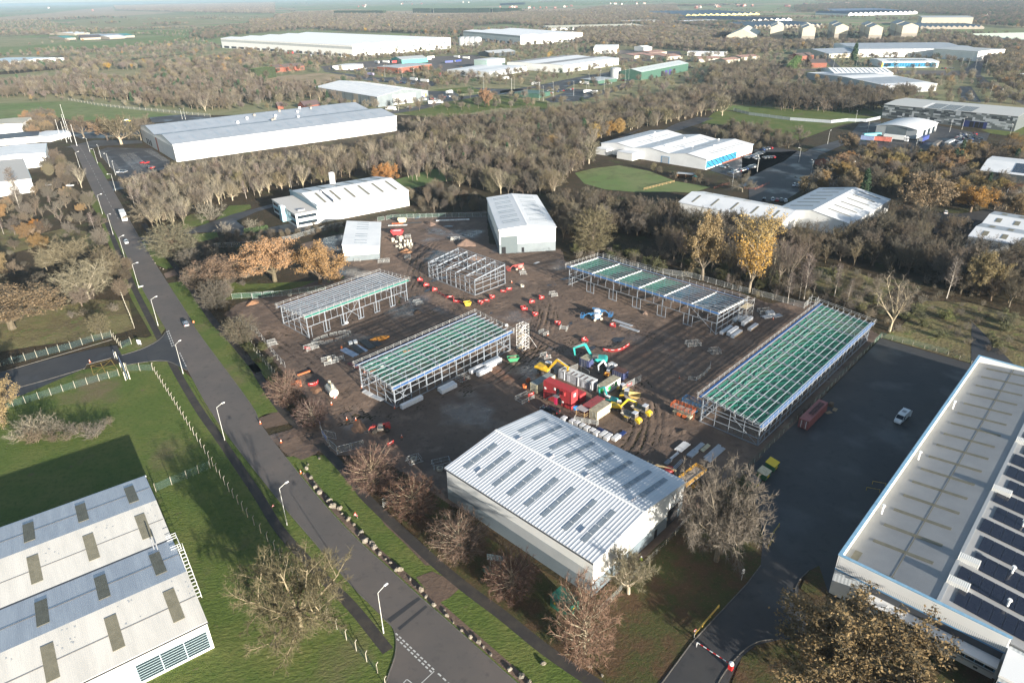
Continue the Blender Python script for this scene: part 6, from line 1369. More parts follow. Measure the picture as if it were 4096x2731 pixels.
c=Z2(965,1160);ringp=[c+Matrix.Rotation(R(35),3,'Z')@Vector((6.2*math.cos(6.2832*i/12),2.2*math.sin(6.2832*i/12),0))for i in range(13)];mesh_run(PED,ringp,'of the long oval pen beside the road frame',2.3)
heap('orange earth inside the long oval pen',c,(8,2.4,.3),SAND,12)
# cones
t_=thing('traffic_cone','traffic cone','cone');MB().lathe([(.16,.04),(.10,.36)],n=12).lathe([(.075,.56),(.03,.74)],n=12).build('cone',mat('cone_orange',(0.62,0.12,0.03),.5),t_);MB().lathe([(.10,.36),(.075,.56)],n=12).build('sleeve',TRIMW,t_);MB().bx(-.2,.2,-.2,.2,0,.05).build('base',mat('cone_base',(0.5,0.10,0.03),.6),t_)
CONE=Repeat(t_)
for tl,x,y,lb in((21,828,765,'left of the pair on the entrance mud'),(21,905,770,'right of the pair on the entrance mud'),(21,267,960,'at the road edge of the entrance'),(21,697,635,'in front of the white tank'),(21,1237,668,'at the corner of the netted frame'),(21,955,495,'at the far left foot of the netted frame'),(21,1832,425,'inside the cage by the wrapped packs'),(21,1297,915,'in the warehouse shadow'),(20,770,275,'on the gated side road'),(22,1535,412,'alone in the mud left of the longest frame'),(12,100,1028,'by the corner of the small frame'),(22,408,45,'beside the wire cage near the tower'),(22,245,610,'in front of the red cabins'),(21,90,800,'on the kerb by the entrance'),(21,435,1222,'among the boulders at the kerb'),(22,400,225,'left of the teal excavator'),(12,2335,1340,'by the pallets')):
 CONE.put(T(tl,x,y),RND.uniform(0,90),'orange and white traffic cone '+lb,'traffic cones',1.25)

# ================================================================ concrete post fences
CPOST=mat('concrete_post',(0.38,0.35,0.28),.9,col2=(0.26,0.24,0.19),scale=2.0)
PM=MB().bx(-.06,.06,-.06,.06,-.1,2.1).bar((0,0,2.08),(0,.34,2.45),.11).mesh('post',CPOST)
PMS=MB().bx(-.05,.05,-.05,.05,-.1,1.15).mesh('post',CPOST)
def fence(label,pts,step=3.0,me=PM,h=2.1,mm=WIREB,flip=1,name='fence',rails=0,rm=None):
 """posts and mesh bays along a line; one thing with its posts and bays"""
 t=thing(name,label,'fence',pts[0]);o0=pts[0]
 ln=[]
 for a,b in zip(pts[:-1],pts[1:]):
  n=max(1,round((b-a).length/step));ln+=[a.lerp(b,k/n)for k in range(n)]
 ln.append(pts[-1])
 for i,p in enumerate(ln):
  q=ln[min(i+1,len(ln)-1)]if i<len(ln)-1 else p+(p-ln[i-1]);inst('post',me,t,p-o0,(0,0,R(bear(p,q)+(0 if flip>0 else 180))))
  if i<len(ln)-1:
   a,b=p-o0,q-o0
   if mm:MB().add([(a.x,a.y,.05),(b.x,b.y,.05),(b.x,b.y,h),(a.x,a.y,h)],[(0,1,2,3)]).build('mesh_bay',mm,t)
   for k in range(rails):z=h*(k+.6)/rails;MB().bar((a.x,a.y,z),(b.x,b.y,z),.05,.12).build('rail',rm or WOOD,t)
 return t
fence('concrete post mesh fence along the left footpath',[T(20,1310,345),T(20,1500,640),T(20,1660,900),T(20,1790,1110),T(20,1960,1380),T(20,2120,1600),T(30,2352,430),T(31,310,560),T(31,665,1020),T(31,910,1290),T(31,1090,1480),T(31,1160,1600)])
fence('concrete post mesh fence between gate and footpath',P([(1090,350),(1200,348),(1310,345)],20));fence('concrete post mesh fence along the lawn side of the gated road',P([(1020,390),(850,435),(540,525),(335,590),(220,625),(-100,710)],20));fence('concrete post mesh fence along the rough grass side of the gated road',P([(1125,120),(1040,155),(960,60)],20)+[T(20,800,95),T(20,610,160),T(20,510,185),T(20,220,260),T(20,10,310),T(20,-200,370)],flip=-1)
fence('concrete post mesh fence crossing the lawn to the factory corner',P([(1800,1180),(1600,1268),(1470,1320),(1335,1380)],20));fence('concrete post mesh fence beside the rough grass left of the road',P([(1150,1415),(1120,1330),(1085,1250),(1050,1160),(1030,1100)],10))
fence('short concrete post row in the wood left of the road',P([(860,720),(835,650),(810,590)],10),me=PMS,h=1.1,mm=None)
fence('low wire fence with grey posts behind the road footpath',[T(20,2110,60),T(20,2352,370),T(21,10,150),T(21,190,370)],me=PMS,h=1.1,mm=WIRE)
fence('weathered mesh fence between the longest frame and the dark yard',[T(23,-180,1340),T(23,0,1180),T(23,370,800),T(23,640,550),T(23,860,320),T(23,1130,60)],2.8,mm=WIREG,me=PMS,h=1.8);fence('mesh fence with ivy along the top of the dark yard',[T(23,1135,65),T(23,1400,130),T(23,1700,210),T(23,1900,290)],3.2,mm=WIREG,me=PMS,h=1.8)
fence('timber post and rail fence at the paddock edge',P([(1230,235),(1310,215),(1390,195),(1490,170)],12),3,MB().bx(-.06,.06,-.06,.06,-.1,1.2).mesh('post',WOOD),1.2,None,1,'fence',2,WOOD)
fence('grey galvanised palisade fence curving through the green field',[T(2,2000,950),T(3,0,985),T(3,350,1030),T(3,700,1055),T(3,840,1040),T(3,1000,1045),T(3,1120,1020)],6,MB().bx(-.08,.08,-.05,.05,0,2.4).mesh('post',STEEL),2.4,netmat('palisade_pales',(0.42,0.46,0.52),.6))
fence('pale mesh fence along the far side of the left field',P([(590,860),(840,905),(1100,935),(1350,955),(1550,975),(1800,1000)],0),8,MB().bx(-.1,.1,-.1,.1,0,2.6).mesh('post',CPOST),2.5,WIRE)
fence('timber rail fence along the far access road',P([(1270,935),(1500,880),(1700,830),(1950,800),(2060,790)],1),9,MB().bx(-.12,.12,-.12,.12,0,1.4).mesh('post',CPOST),1.3,None,1,'fence',1,CPOST)
fence('rust red timber rail fence by the right car park',P([(1830,225),(1900,200),(1960,190)],12),4,MB().bx(-.08,.08,-.08,.08,0,1.3).mesh('post',BRICK),1.2,None,1,'fence',2,BRICK);fence('rust red timber rail fence right of the car park lamp',P([(2090,225),(2180,235),(2300,185)],12),4,MB().bx(-.08,.08,-.08,.08,0,1.3).mesh('post',BRICK),1.2,None,1,'fence',2,BRICK)
fence('site mesh fence along the warehouse end wall',[T(32,850,960),T(32,950,870),T(32,1080,730),T(32,1500,300),T(32,1640,130)],3.4,PMS,1.6,WIRE)
# yellow height rail and gate by the access road
YR=mat('yellow_rail',(0.52,0.36,0.05),.6,col2=(0.30,0.22,0.08),scale=3)
t_=thing('guard_rail','long rusty yellow rail beside the access road','rail',T(32,1660,1170));a,b=Vector((0,0,.8)),T(32,1870,925)-T(32,1660,1170)+Vector((0,0,.8));MB().bar(a,b,.16).build('rail',YR,t_);MB().bar(a*.5+Vector((0,0,.1)),b-Vector((0,0,.4)),.12).build('rail',YR,t_)
for f in(0,.33,.66,1):p=a.lerp(b,f);MB().bar((p.x,p.y,0),(p.x,p.y,.85),.12).build('post',YR,t_)
for k,(p,q)in enumerate((((175,345),(255,235)),((160,420),(205,360)))):
 a,b=T(33,*p),T(33,*q);t_=thing('guard_rail','yellow hand rail at the yard corner, %s one'%('longer','shorter')[k],'rail',a);d=b-a;MB().bar((0,0,1.1),(d.x,d.y,1.1),.08).bar((0,0,.6),(d.x,d.y,.6),.08).build('rail',YR,t_)
 for f in(0,.5,1):MB().bar((d.x*f,d.y*f,0),(d.x*f,d.y*f,1.1),.08).build('post',YR,t_)
for k,(x,y)in enumerate(((1165,1335),(1115,1388))):
 t_=thing('hoop_barrier','yellow steel hoop against the factory wall, %s one'%('upper','lower')[k],'hoop',T(23,x,y),160);MB().path([(0,0,0),(0,0,.8),(2.6,0,.8),(2.6,0,0)],.07).build('hoop',YR,t_)
# lifting arm barrier
a,b=T(32,1680,1255),T(32,1970,1445);t_=thing('barrier_arm','red and white lifting arm barrier across the access road','road barrier',b,bear(b,a));L=(a-b).length
for k in range(10):MB().bx(.3+(L-.3)/10*k,.3+(L-.3)/10*(k+1),-.05,.05,1.0,1.12).build('arm_segment',TRIMW if k%2 else mat('signal_red',(0.5,0.02,0.02),.5),t_)
MB().bx(-.35,.35,-.3,.3,0,1.15).build('cabinet',MAT['signal_red'],t_);MB().lathe([(.42,1.15),(.38,1.45),(.05,1.55)],n=12).build('cabinet_cap',TRIMW,t_);MB().bx(L-.06,L+.06,-.06,.06,0,1.0).build('rest_post',TRIMW,t_)
# site gate of the left side road
t_=thing('sliding_gate','open blue grey sliding gate standing in white posts on the lawn edge','gate',T(20,1095,425),bear(T(20,1095,425),T(20,1025,270)));L=(T(20,1095,425)-T(20,1025,270)).length;GBL=mat('gate_blue_grey',(0.30,0.36,0.50),.5)
b=MB().bx(0,L,-.05,.05,.2,.32).bx(0,L,-.05,.05,1.9,2.0).bx(0,L,-.05,.05,1.05,1.12)
for k in range(40):b.bx(L/40*k,L/40*k+.06,-.03,.03,.3,1.9)
b.build('gate_leaf',GBL,t_)
for x,y in((.1,-.55),(.1,.55),(L*.45,-.5),(L*.5,.5)):MB().tube((x,y,0),(x,y,2.3),.13,n=8).tube((x,y,2.3),(x+.35,y,2.55),.13,n=8).build('gate_post',mat('cream_post',(0.62,0.58,0.46),.7),t_)
t_=thing('sliding_gate','short steel gate leaf with white post at the rough grass side of the side road','gate',T(20,985,245),bear(T(20,985,245),T(20,975,190)));MB().bx(0,2.6,-.05,.05,.2,2.0).build('gate_leaf',STEEL,t_);MB().tube((-.3,-.5,0),(-.3,-.5,2.4),.14,n=8).build('gate_post',MAT['cream_post'],t_)
# boulders along the kerb
STONE=mat('boulder_stone',(0.24,0.21,0.165),.9,col2=(0.12,0.105,0.085),scale=1.6,bump=.06,bscale=4,rand=.18)
BM=[]
for k in range(5):BM.append(MB().blob((0,0,.30),(1.25,.9,.95),30+k,9,6,.24).mesh('boulder',STONE))
bl_=[(31,x,y)for x,y in((675,10),(710,55),(760,80),(800,120),(805,158),(850,180),(880,222),(945,275),(940,308),(990,348),(1045,380),(1075,415),(1110,460),(1168,508),(1200,550),(1240,595),(1272,605),(1365,685),(1425,735),(1470,785),(1515,822),(1580,900),(1655,950),(1680,1000),(1725,1040),(1815,1108),(1900,1165),(1960,1212),(2005,1262),(2065,1315),(2220,1450),(2300,1520))]+[(21,x,y)for x,y in((600,1095),(498,1150),(480,1185),(465,1222),(520,1262),(545,1305),(570,1352),(610,1388),(655,1434),(680,1470),(715,1505),(765,1535))]+[(32,80,1448),(32,180,1525),(32,240,1580),(32,775,1425),(32,860,1510),(32,380,1398)]+[(10,x,y)for x,y in((1268,740),(1278,770),(1290,800),(1305,830),(1325,860),(1345,890),(1370,905),(1400,912),(1450,905),(1500,900))]
kerbrank={k:r_ for r_,k in enumerate(sorted([k for k,b_ in enumerate(bl_)if b_[0]!=10 and not(b_[0]==32 and k>=47)],key=lambda k:T(*bl_[k]).y))}
for k,(tl,x,y)in enumerate(bl_):
 p=T(tl,x,y);me=BM[k%5];o=bpy.data.objects.new('boulder',me);COL.objects.link(o);s_=RND.choice((.45,.6,.75,.9,1.15))*RND.uniform(.85,1.15)*(.6 if tl==10 else 1);o.location=(p.x+RND.uniform(-.35,.35),p.y+RND.uniform(-.35,.35),-.05);o.scale=(s_*RND.uniform(.85,1.2),s_*RND.uniform(.85,1.2),s_*RND.uniform(.8,1.15));o.rotation_euler=(RND.uniform(-.15,.15),RND.uniform(-.15,.15),RND.uniform(0,6.28))
 tag(o,('small rough stone edging the grass island by the road' if tl==10 else('%s rough limestone boulder from the lower picture edge in the kerbside row'%nth(kerbrank[k]))if tl!=32 or k<47 else 'rough limestone boulder on the leafy verge by the path end'),'boulder','stones of the grass island' if tl==10 else 'kerbside boulders' if tl!=32 or k<47 else 'verge boulders')
# bare soil strip under the boulders
strip('soil_strip',[p for p in LR if p.y<T(21,420,1160).y],-1.7,-.28,.006,MUD)
for pts in([(31,1420,660),(31,1560,610),(31,1720,690),(31,1790,760),(31,1700,840),(31,1620,880),(31,1540,830),(31,1500,760)],[(31,1090,120),(31,1180,150),(31,1340,330),(31,1500,480),(31,1570,560),(31,1500,560),(31,1330,380),(31,1150,210)],[(21,260,960),(21,430,880),(21,620,1000),(21,560,1060),(21,440,1110),(21,340,1060)],[(20,2190,760),(20,2352,700),(21,130,720),(21,290,690),(21,330,800),(21,130,840)],[(10,1400,950),(10,1530,900),(10,1560,950),(10,1420,990)]):
 sheet('bare_soil',[T(*p)for p in pts],.001,MUD)

# ================================================================ lamps, signs
def lamp(h=10.0,arm=1.8,name='street_lamp'):
 t=thing(name,'street lamp','street lamp');m=mat('lamp_column',(0.58,0.58,0.55),.5,.2)
 MB().tube((0,0,0),(0,0,1.4),.11,n=8).tube((0,0,1.4),(0,0,h*.96),.075,.05,8).build('column',m,t);MB().tube((0,0,h*.955),(arm*.8,0,h),.045,n=6).build('arm',m,t)
 MB().box((arm,0,h+.02),(.75,.28,.16)).build('lantern',TRIMW,t);MB().box((arm,0,h-.08),(.55,.22,.05)).build('lens',mat('lamp_lens',(0.5,0.5,0.48),.2),t);return Repeat(t)
LAMP=lamp()
def roadrz(p):
 q=min(ROADC,key=lambda c:(c-p).length);return bear(p,q)
for k,(tl,x,y,lb)in enumerate(((31,1143,1139,'at the bottom side road junction'),(31,318,215,'beside the big bare lawn oak'),(20,1922,940,'opposite the site entrance'),(20,1567,373,'just below the gated side road'),(10,1353,1395,'just above the gated side road'),(10,1188,1075,'opposite the muddy track'),(10,1071,828,'opposite the grass island'),(10,968,617,'opposite the white lorry'),(10,878,440,'fourth above the gated side road'),(10,990,245,'at the right side turning by the car park'),(0,835,1400,'on the verge below the striped car park'),(0,770,1300,'at the corner of the striped car park'),(10,683,45,'on the left bend by the white unit'))):
 p=T(tl,x,y);LAMP.put(p,roadrz(p),'tall white street lamp '+lb,'street lamps along the main road')
FL=lamp(9.0,1.2,'lamp_post')
for k,(tl,x,y,lb)in enumerate(((12,1985,205,'tall lamp post by the rust red fence'),(3,528,1503,'lamp post at the road bend by the bungalow'),(3,672,1230,'lamp post by the side road left of the trailers'),(3,1012,1135,'lamp post left of the curved roof unit'),(3,908,1050,'lamp post at the palisade fence'),(3,1130,1005,'lamp post at the mosaic building corner'),(3,2228,1170,'lamp post at the right end of the mosaic building'),(3,1425,1265,'lamp post among the parked lorries'),(3,68,1465,'lamp post in the glazed unit car park'),(3,425,1390,'lamp post on the bend beside the glazed unit'),(3,1715,1130,'lamp post in front of the mosaic building'),(3,1820,1110,'second lamp post in front of the mosaic building'),(2,2200,1470,'lamp post in the upper glazed unit car park'),(13,2165,392,'lamp post by the white canopy'),(13,870,130,'lamp post at the bungalow drive'),(0,940,1430,'lamp post in the striped car park, left'),(0,990,1500,'lamp post in the striped car park, front'),(0,865,1350,'lamp post in the striped car park, rear'),(0,1560,1020,'lamp post on the dark car park by the long warehouse'),(0,1588,1025,'second lamp post on the dark car park'))):
 FL.put(T(tl,x,y),RND.uniform(0,360),lb,'lamp posts')
FL2=lamp(14.0,.5,'lamp_post')
for k,(tl,x,y)in enumerate(((2,100,785),(2,370,865),(2,455,825),(2,630,820),(2,738,820),(2,760,748),(2,855,715),(2,890,785),(2,1070,710),(2,1100,690),(2,955,670),(1,2240,795),(1,2260,765),(1,2000,770),(1,1270,950),(1,1305,665),(1,1405,690),(1,1155,660),(2,335,858),(3,1900,545),(3,1870,585),(3,2015,610),(3,1925,620),(3,2050,860),(3,720,580),(3,910,600),(3,1265,600),(3,1590,600),(3,1810,600))):
 FL2.put(T(tl,x,y),RND.uniform(0,360),'tall thin lighting mast among the far depots and roads','far lighting masts')
for k,(x,y)in enumerate(((525,1200),(573,1220),(612,1218),(660,1250),(588,1190),(575,1150),(560,1050))):
 t_=thing('flagpole','white flagpole in the row at the left white units, %s'%('first','second','third','fourth','fifth','sixth','last')[k],'flagpole',T(0,x,y),0,'flagpoles');MB().tube((0,0,0),(0,0,15),.14,.07,6).build('pole',TRIMW,t_);MB().lathe([(.16,15),(.16,15.2),(.02,15.4)],n=8).build('finial',TRIMW,t_)
# site name board
a=T(31,2055,565);t_=thing('sign_board','site sign board on two posts with a printed green and white panel','sign',a,bear(a,T(31,2120,575)));MB().bx(-.6,2.9,-.03,.03,1.6,3.0).build('board',mat('sign_print',(0.50,0.56,0.60),.5,col2=(0.10,0.18,0.20),scale=2.2,ramp=(.42,.6)),t_)
for x in(0,2.1):MB().bar((x,.05,0),(x,.05,2.6),.08).build('post',STEEL,t_)
# red warning triangle sign and others on the verge
def warn(label,p,rz,s=1.0):
 t=thing('warning_sign',label,'sign',p,rz);t.scale=(s,s,s);MB().prism([(-.45,.35),(.45,.35),(0,1.15)],-.02,.02,'y').build('triangle',mat('sign_red',(0.60,0.04,0.03),.5),t);MB().prism([(-.28,.44),(.28,.44),(0,.95)],-.026,.026,'y').build('panel',TRIMW,t);MB().bx(-.04,.04,-.03,.03,.5,.8).build('symbol',TRIMD,t);MB().bar((-.4,0,.02),(-.3,.02,.4),.05).bar((.4,0,.02),(.3,.02,.4),.05).bar((0,.5,.02),(0,.03,.8),.05).build('stand',DSTEEL,t);return t
warn('red triangle road works sign standing on the right verge',T(31,905,150),-30,1.25);warn('red triangle sign lying on the left verge',T(31,200,65),40,.7);warn('red triangle sign leaning on the white tank',T(21,728,590),30)
t_=thing('signpost','round white traffic sign at the access road kerb','sign',T(32,2065,685),20);MB().bar((0,0,0),(0,0,2.6),.07).build('post',STEEL,t_);o=MB().lathe([(.34,-.02),(.34,.02)],n=18).build('disc',TRIMW,t_);o.location=(0,-.05,2.45);o.rotation_euler=(R(90),0,0);MB().bx(-.35,.35,-.07,-.03,1.6,2.05).build('plate',TRIMW,t_)
t_=thing('signpost','round speed sign at the end of the yellow rail','sign',T(32,1660,1175),20);MB().bar((0,0,0),(0,0,1.9),.07).build('post',STEEL,t_);o=MB().lathe([(.3,-.02),(.3,.02)],n=18).build('disc',MAT['sign_red'],t_);o.location=(0,-.05,1.75);o.rotation_euler=(R(90),0,0);o=MB().lathe([(.22,-.03),(.22,.03)],n=18).build('face',TRIMW,t_);o.location=(0,-.06,1.75);o.rotation_euler=(R(90),0,0)
t_=thing('signpost','white sign board on the grass corner of the gated side road','sign',T(20,1195,130),-20);MB().bx(-.8,.8,-.04,.04,.5,1.9).build('board',TRIMW,t_);MB().bar((-.5,.06,0),(-.5,.06,1.6),.07).bar((.5,.06,0),(.5,.06,1.6),.07).build('posts',STEEL,t_)
t_=thing('sign_board','small white site notice lying flat behind the lamp post','sign',T(10,1205,1065),30);MB().bx(-.9,.9,-.5,.5,.3,.4).build('panel',TRIMW,t_);MB().bx(-.7,.7,-.3,.3,0,.3).build('base',DGREY,t_)
for k,(p,q)in enumerate((((590,795),(610,840)),((625,905),(665,965)))):
 a,b=T(21,*p),T(21,*q);t_=thing('banner','blue site banner on the entrance mesh, %s one'%('upper','lower')[k],'banner',a,bear(a,b));L=(b-a).length;MB().bx(0,L,-.12,-.09,.8,1.8).build('sheet',mat('banner_blue',(0.10,0.14,0.36),.6,col2=(0.45,0.48,0.58),scale=2.5,ramp=(.5,.58)),t_);MB().bar((0,-.06,0),(0,-.06,2.2),.06).build('post',ALU,t_)
# substation box
t_=thing('substation','dark green electricity substation box with warning signs','substation',T(32,430,905),-44.4);SG=mat('substation_green',(0.012,0.11,0.075),.5);MB().bx(0,4.2,0,3.0,0,2.4).build('housing',SG,t_);MB().bx(-.12,4.32,-.12,3.12,2.4,2.55).build('roof',SG,t_)
for x in(.5,2.3):MB().bx(x,x+1.5,-.05,0,.15,2.2).build('door',SG,t_)
MB().bx(.9,1.25,-.08,-.05,1.2,1.65).build('warning_plate',MAT['signal_yellow'],t_);MB().bx(4.2,4.24,1.2,1.6,1.2,1.6).build('warning_plate',MAT['signal_yellow'],t_)
t_=thing('cable_box','dark green cable frame under the site sign','cabinet',T(31,2040,615),-44);b=MB()
for k in range(6):b.bar((-.9+.36*k,-.7,.5),(-.9+.36*k,.7,.5),.06)
b.bar((-.9,-.7,.5),(.9,-.7,.5),.06).bar((-.9,.7,.5),(.9,.7,.5),.06).build('frame',SG,t_);MB().bx(-.85,.85,-.65,.65,0,.45).build('box',SG,t_)
# bins in the yard
for k,(x,y,lid)in enumerate(((190,1180,MAT['signal_yellow']),(120,1255,CCREAM),(30,1330,TRIMD))):
 t_=thing('waste_bin','large green trade waste bin by the yard fence, %s'%('with yellow lid','with cream lid','with dark lid')[k],'bin',T(23,x,y),-44);BG_=mat('bin_green',(0.035,0.12,0.05),.6);MB().prism([(-1.1,.15),(1.1,.15),(1.2,1.5),(-1.0,1.9)],-1.3,1.3,'y').build('body',BG_,t_);MB().add([(-1.1,-1.35,1.95),(1.25,-1.35,1.52),(1.25,1.35,1.52),(-1.1,1.35,1.95),(-1.1,-1.35,2.03),(1.25,-1.35,1.6),(1.25,1.35,1.6),(-1.1,1.35,2.03)],[(0,3,2,1),(4,5,6,7),(0,1,5,4),(1,2,6,5),(2,3,7,6),(3,0,4,7)]).build('lid',lid,t_);MB().bx(1.13,1.2,-.6,.3,.6,1.2).build('label',MAT['signal_yellow'],t_)
t_=thing('pallet_stack','stack of old timber pallets beside the maroon container','pallets',T(23,700,650),46);OLD=mat('old_timber',(0.15,0.11,0.075),.9)
for k in range(7):
 b=MB();z=.15*k
 for q in range(7):b.bx(-.6+.18*q,-.6+.18*q+.12,-.5,.5,z+.1,z+.13)
 for y in(-.45,0,.38):b.bx(-.6,.6,y,y+.08,z,z+.1)
 b.build('pallet',OLD,t_)
for k,(x,y)in enumerate(((680,705),(735,680))):t_=thing('board','loose timber board on the yard by the pallets, %s one'%('larger','smaller')[k],'board',T(23,x,y),20+30*k);MB().bx(-.9,.9,-.5,.5,0,.05).build('panel',mat('tan_board',(0.28,0.20,0.11),.9),t_);MB().bx(-.9,-.8,-.5,.5,.05,.1).build('batten',OLD,t_)
t_=thing('field_shelter','open timber field shelter at the top of the paddock','shelter',T(12,1510,130),-22);MB().bx(0,10,2.9,3.0,0,2.4).bx(0,.1,0,3,0,2.4).bx(9.9,10,0,3,0,2.4).bx(4.9,5.0,0,3,0,2.4).build('wall',mat('shed_timber',(0.22,0.13,0.07),.9),t_);MB().box((5,1.5,2.5),(10.6,3.8,.12)).build('roof',MIDW,t_)
t_=thing('garden_shed','small timber shed with green roof right of the field shelter','shed',T(12,1640,158),-22);MB().prism([(0,0),(2.6,0),(2.6,2.0),(1.3,2.7),(0,2.0)],0,2.4,'y').build('wall',MAT['shed_timber'],t_);MB().add([(-.2,-.2,1.95),(1.3,-.2,2.8),(1.3,2.6,2.8),(-.2,2.6,1.95)],[(0,1,2,3)]).add([(2.8,-.2,1.95),(1.3,-.2,2.8),(1.3,2.6,2.8),(2.8,2.6,1.95)],[(3,2,1,0)]).build('roof',MAT['teal_wall'],t_)
# ================================================================ vehicles
CARC={'white':mat('car_white',(0.72,0.72,0.71),.25,coat=.6),'silver':mat('car_silver',(0.42,0.43,0.45),.3,.5,coat=.6),'black':mat('car_black',(0.012,0.012,0.014),.25,coat=.6),'blue':mat('car_blue',(0.03,0.06,0.18),.25,coat=.6),'red':mat('car_red',(0.40,0.02,0.02),.25,coat=.6),'grey':mat('car_grey',(0.12,0.125,0.13),.3,.3,coat=.6),'yellow':mat('car_yellow',(0.68,0.50,0.03),.3,coat=.5)}
HEADL=mat('headlamp',(0.75,0.75,0.72),.15);TAILL=mat('tail_lamp',(0.45,0.01,0.01),.3)
def loft(secs):
 """closed skin through cross sections [(x, [(y, z), ...]), ...], mirrored in y"""
 vs=[];fs=[];n=None
 for x,s in secs:
  ringp=[(y,z)for y,z in s]+[(-y,z)for y,z in reversed(s)];n=len(ringp);vs+=[(x,y,z)for y,z in ringp]
 for i in range(len(secs)-1):
  for k in range(n):fs.append((i*n+k,i*n+(k+1)%n,(i+1)*n+(k+1)%n,(i+1)*n+k))
 fs+=[tuple(range(n)),tuple(range(len(secs)*n-1,(len(secs)-1)*n-1,-1))]
 return vs,fs
def car_shapes(kind='hatch'):
 if kind=='hatch':
  body=[(-2.05,.62,.78,.45,.70),(-1.95,.50,.98,.30,.84),(-1.2,.46,1.0,.26,.88),(0.2,.46,.98,.26,.88),(1.1,.46,.92,.26,.86),(1.75,.48,.80,.28,.80),(2.05,.55,.66,.40,.66)]
  glass=[(-1.98,.94,.98,.70),(-1.55,.96,1.38,.60),(-1.0,.96,1.46,.58),(0.1,.96,1.45,.58),(.55,.96,1.26,.62),(1.05,.90,.93,.70)]
 elif kind=='van':
  body=[(-2.7,.35,1.55,.25,.92),(-2.6,.30,1.6,.2,.96),(1.0,.30,1.55,.2,.97),(1.7,.30,1.25,.22,.95),(2.5,.35,1.05,.25,.90),(2.7,.5,.8,.35,.8)]
  glass=[(-2.68,1.5,2.2,.84),(-2.5,1.5,2.3,.86),(.6,1.5,2.3,.86),(1.1,1.5,2.15,.82),(1.9,1.15,1.25,.84)]
 return body,glass
def car_meshes(colr,kind='hatch'):
 body,glass=car_shapes(kind);B=MB();vs,fs=loft([(x,[(w*.85,zb),(w,(zb+zt)/2),(w*.93,zt)])for x,zm,zt,zb,w in body]);B.add(vs,fs)
 G=MB();vs,fs=loft([(x,[(w+.1,z0),(w,z1)])for x,z0,z1,w in glass]);G.add(vs,fs)
 Rf=MB();top_=[g for g in glass if g[2]>max(q[2]for q in glass)-.16];x0,x1=top_[0][0],top_[-1][0];vs,fs=loft([(x0,[(.56 if kind=='hatch' else .84,top_[0][2]+.005),(.5 if kind=='hatch' else .78,top_[0][2]+.05)]),(x1,[(.56 if kind=='hatch' else .82,top_[-1][2]+.005),(.5 if kind=='hatch' else .76,top_[-1][2]+.05)])]);Rf.add(vs,fs)
 return B,G,Rf
def car(label,p,rz,colr='white',kind='hatch',name='car',cat='car',group=None):
 t=thing(name,label,cat,p,rz,group);B,G,Rf=car_meshes(colr,kind);c=CARC[colr]
 B.build('body',c,t,smooth=False);G.build('windows',GLASS if kind=='hatch' else c,t);Rf.build('roof',c,t)
 wb,yw=(1.25,.80)if kind=='hatch' else(1.75,.86)
 for x in(-wb,wb):
  for y in(-yw,yw):wheel(t,x,y,.32,.22)
 fx=2.0 if kind=='hatch' else 2.62;rx=-2.03 if kind=='hatch' else-2.71
 for y in(-.6,.6):MB().box((fx,y,.66 if kind=='hatch' else .85),(.12,.3,.16)).build('headlight',HEADL,t);MB().box((rx,y,.82 if kind=='hatch' else 1.2),(.06,.22,.2 if kind=='hatch' else .5)).build('tail_light',TAILL,t)
 if kind=='van':
  MB().add([(1.12,-.78,2.12),(1.12,.78,2.12),(1.93,.82,1.28),(1.93,-.82,1.28)],[(0,1,2,3),(3,2,1,0)]).build('windscreen',GLASS,t)
  for y in(-.93,.93):MB().box((.9,y,1.75),(.9,.04,.5)).build('side_window',GLASS,t);MB().box((1.5,y*1.14,1.5),(.12,.2,.3)).build('mirror',TRIMD,t)
  for y in(-1,1):MB().box((-2.75,y*.95,1.25),(.5,.05,1.7),rz=-y*35).build('rear_door',c,t)
  for k in range(4):MB().bx(-1.2+.3*k,-1.1+.3*k,-.5,.5,2.35,2.4).build('roof_vent',DSTEEL,t)
 return t
car('white van with its rear doors open parked in the dark yard',T(23,1300,770),bear(T(23,1380,690),T(23,1270,790)),'white','van','van','van')
car('silver hatchback driving on the road beside the walking person',T(10,1592,1390),bear(T(10,1612,1430),T(10,1575,1355)),'silver');car('white car driving on the road below the lorry',T(10,1083,690),bear(T(10,1070,660),T(10,1098,715)),'white')
car('white car parked in the dark parking area under the orange tree',T(13,1680,435),60,'white');car('white estate car parked at the left white unit',T(10,602,205),0,'white');car('pale car parked behind the white estate at the left unit',T(10,410,200),10,'silver')
# black pickup
t_=thing('pickup_truck','black double cab pickup with canopy parked beside the silver roofed warehouse','pickup',Z1(500,1165),bear(Z1(640,1190),Z1(370,1090)));c=CARC['black']
vs,fs=loft([(x,[(w*.85,zb),(w,(zb+zt)/2),(w*.93,zt)])for x,zt,zb,w in((-2.6,1.0,.5,.86),(-2.5,1.1,.42,.92),(.9,1.1,.40,.93),(2.2,1.02,.42,.9),(2.6,.85,.5,.8))]);MB().add(vs,fs).build('body',c,t_)
vs,fs=loft([(x,[(w+.08,1.08),(w,z)])for x,z,w in((-.8,1.65,.68),(-.6,1.72,.68),(.6,1.7,.66),(1.4,1.12,.74))]);MB().add(vs,fs).build('windows',GLASS,t_);MB().bx(-.7,.5,-.66,.66,1.71,1.76).build('roof',c,t_);MB().bx(-2.5,-.85,-.84,.84,1.1,1.72).build('canopy',c,t_)
for x in(-1.6,1.6):
 for y in(-.85,.85):wheel(t_,x,y,.4,.26)
for y in(-.7,.7):MB().box((-2.62,y,.95),(.06,.2,.3)).build('tail_light',TAILL,t_);MB().box((2.55,y,.85),(.1,.3,.2)).build('headlight',HEADL,t_)
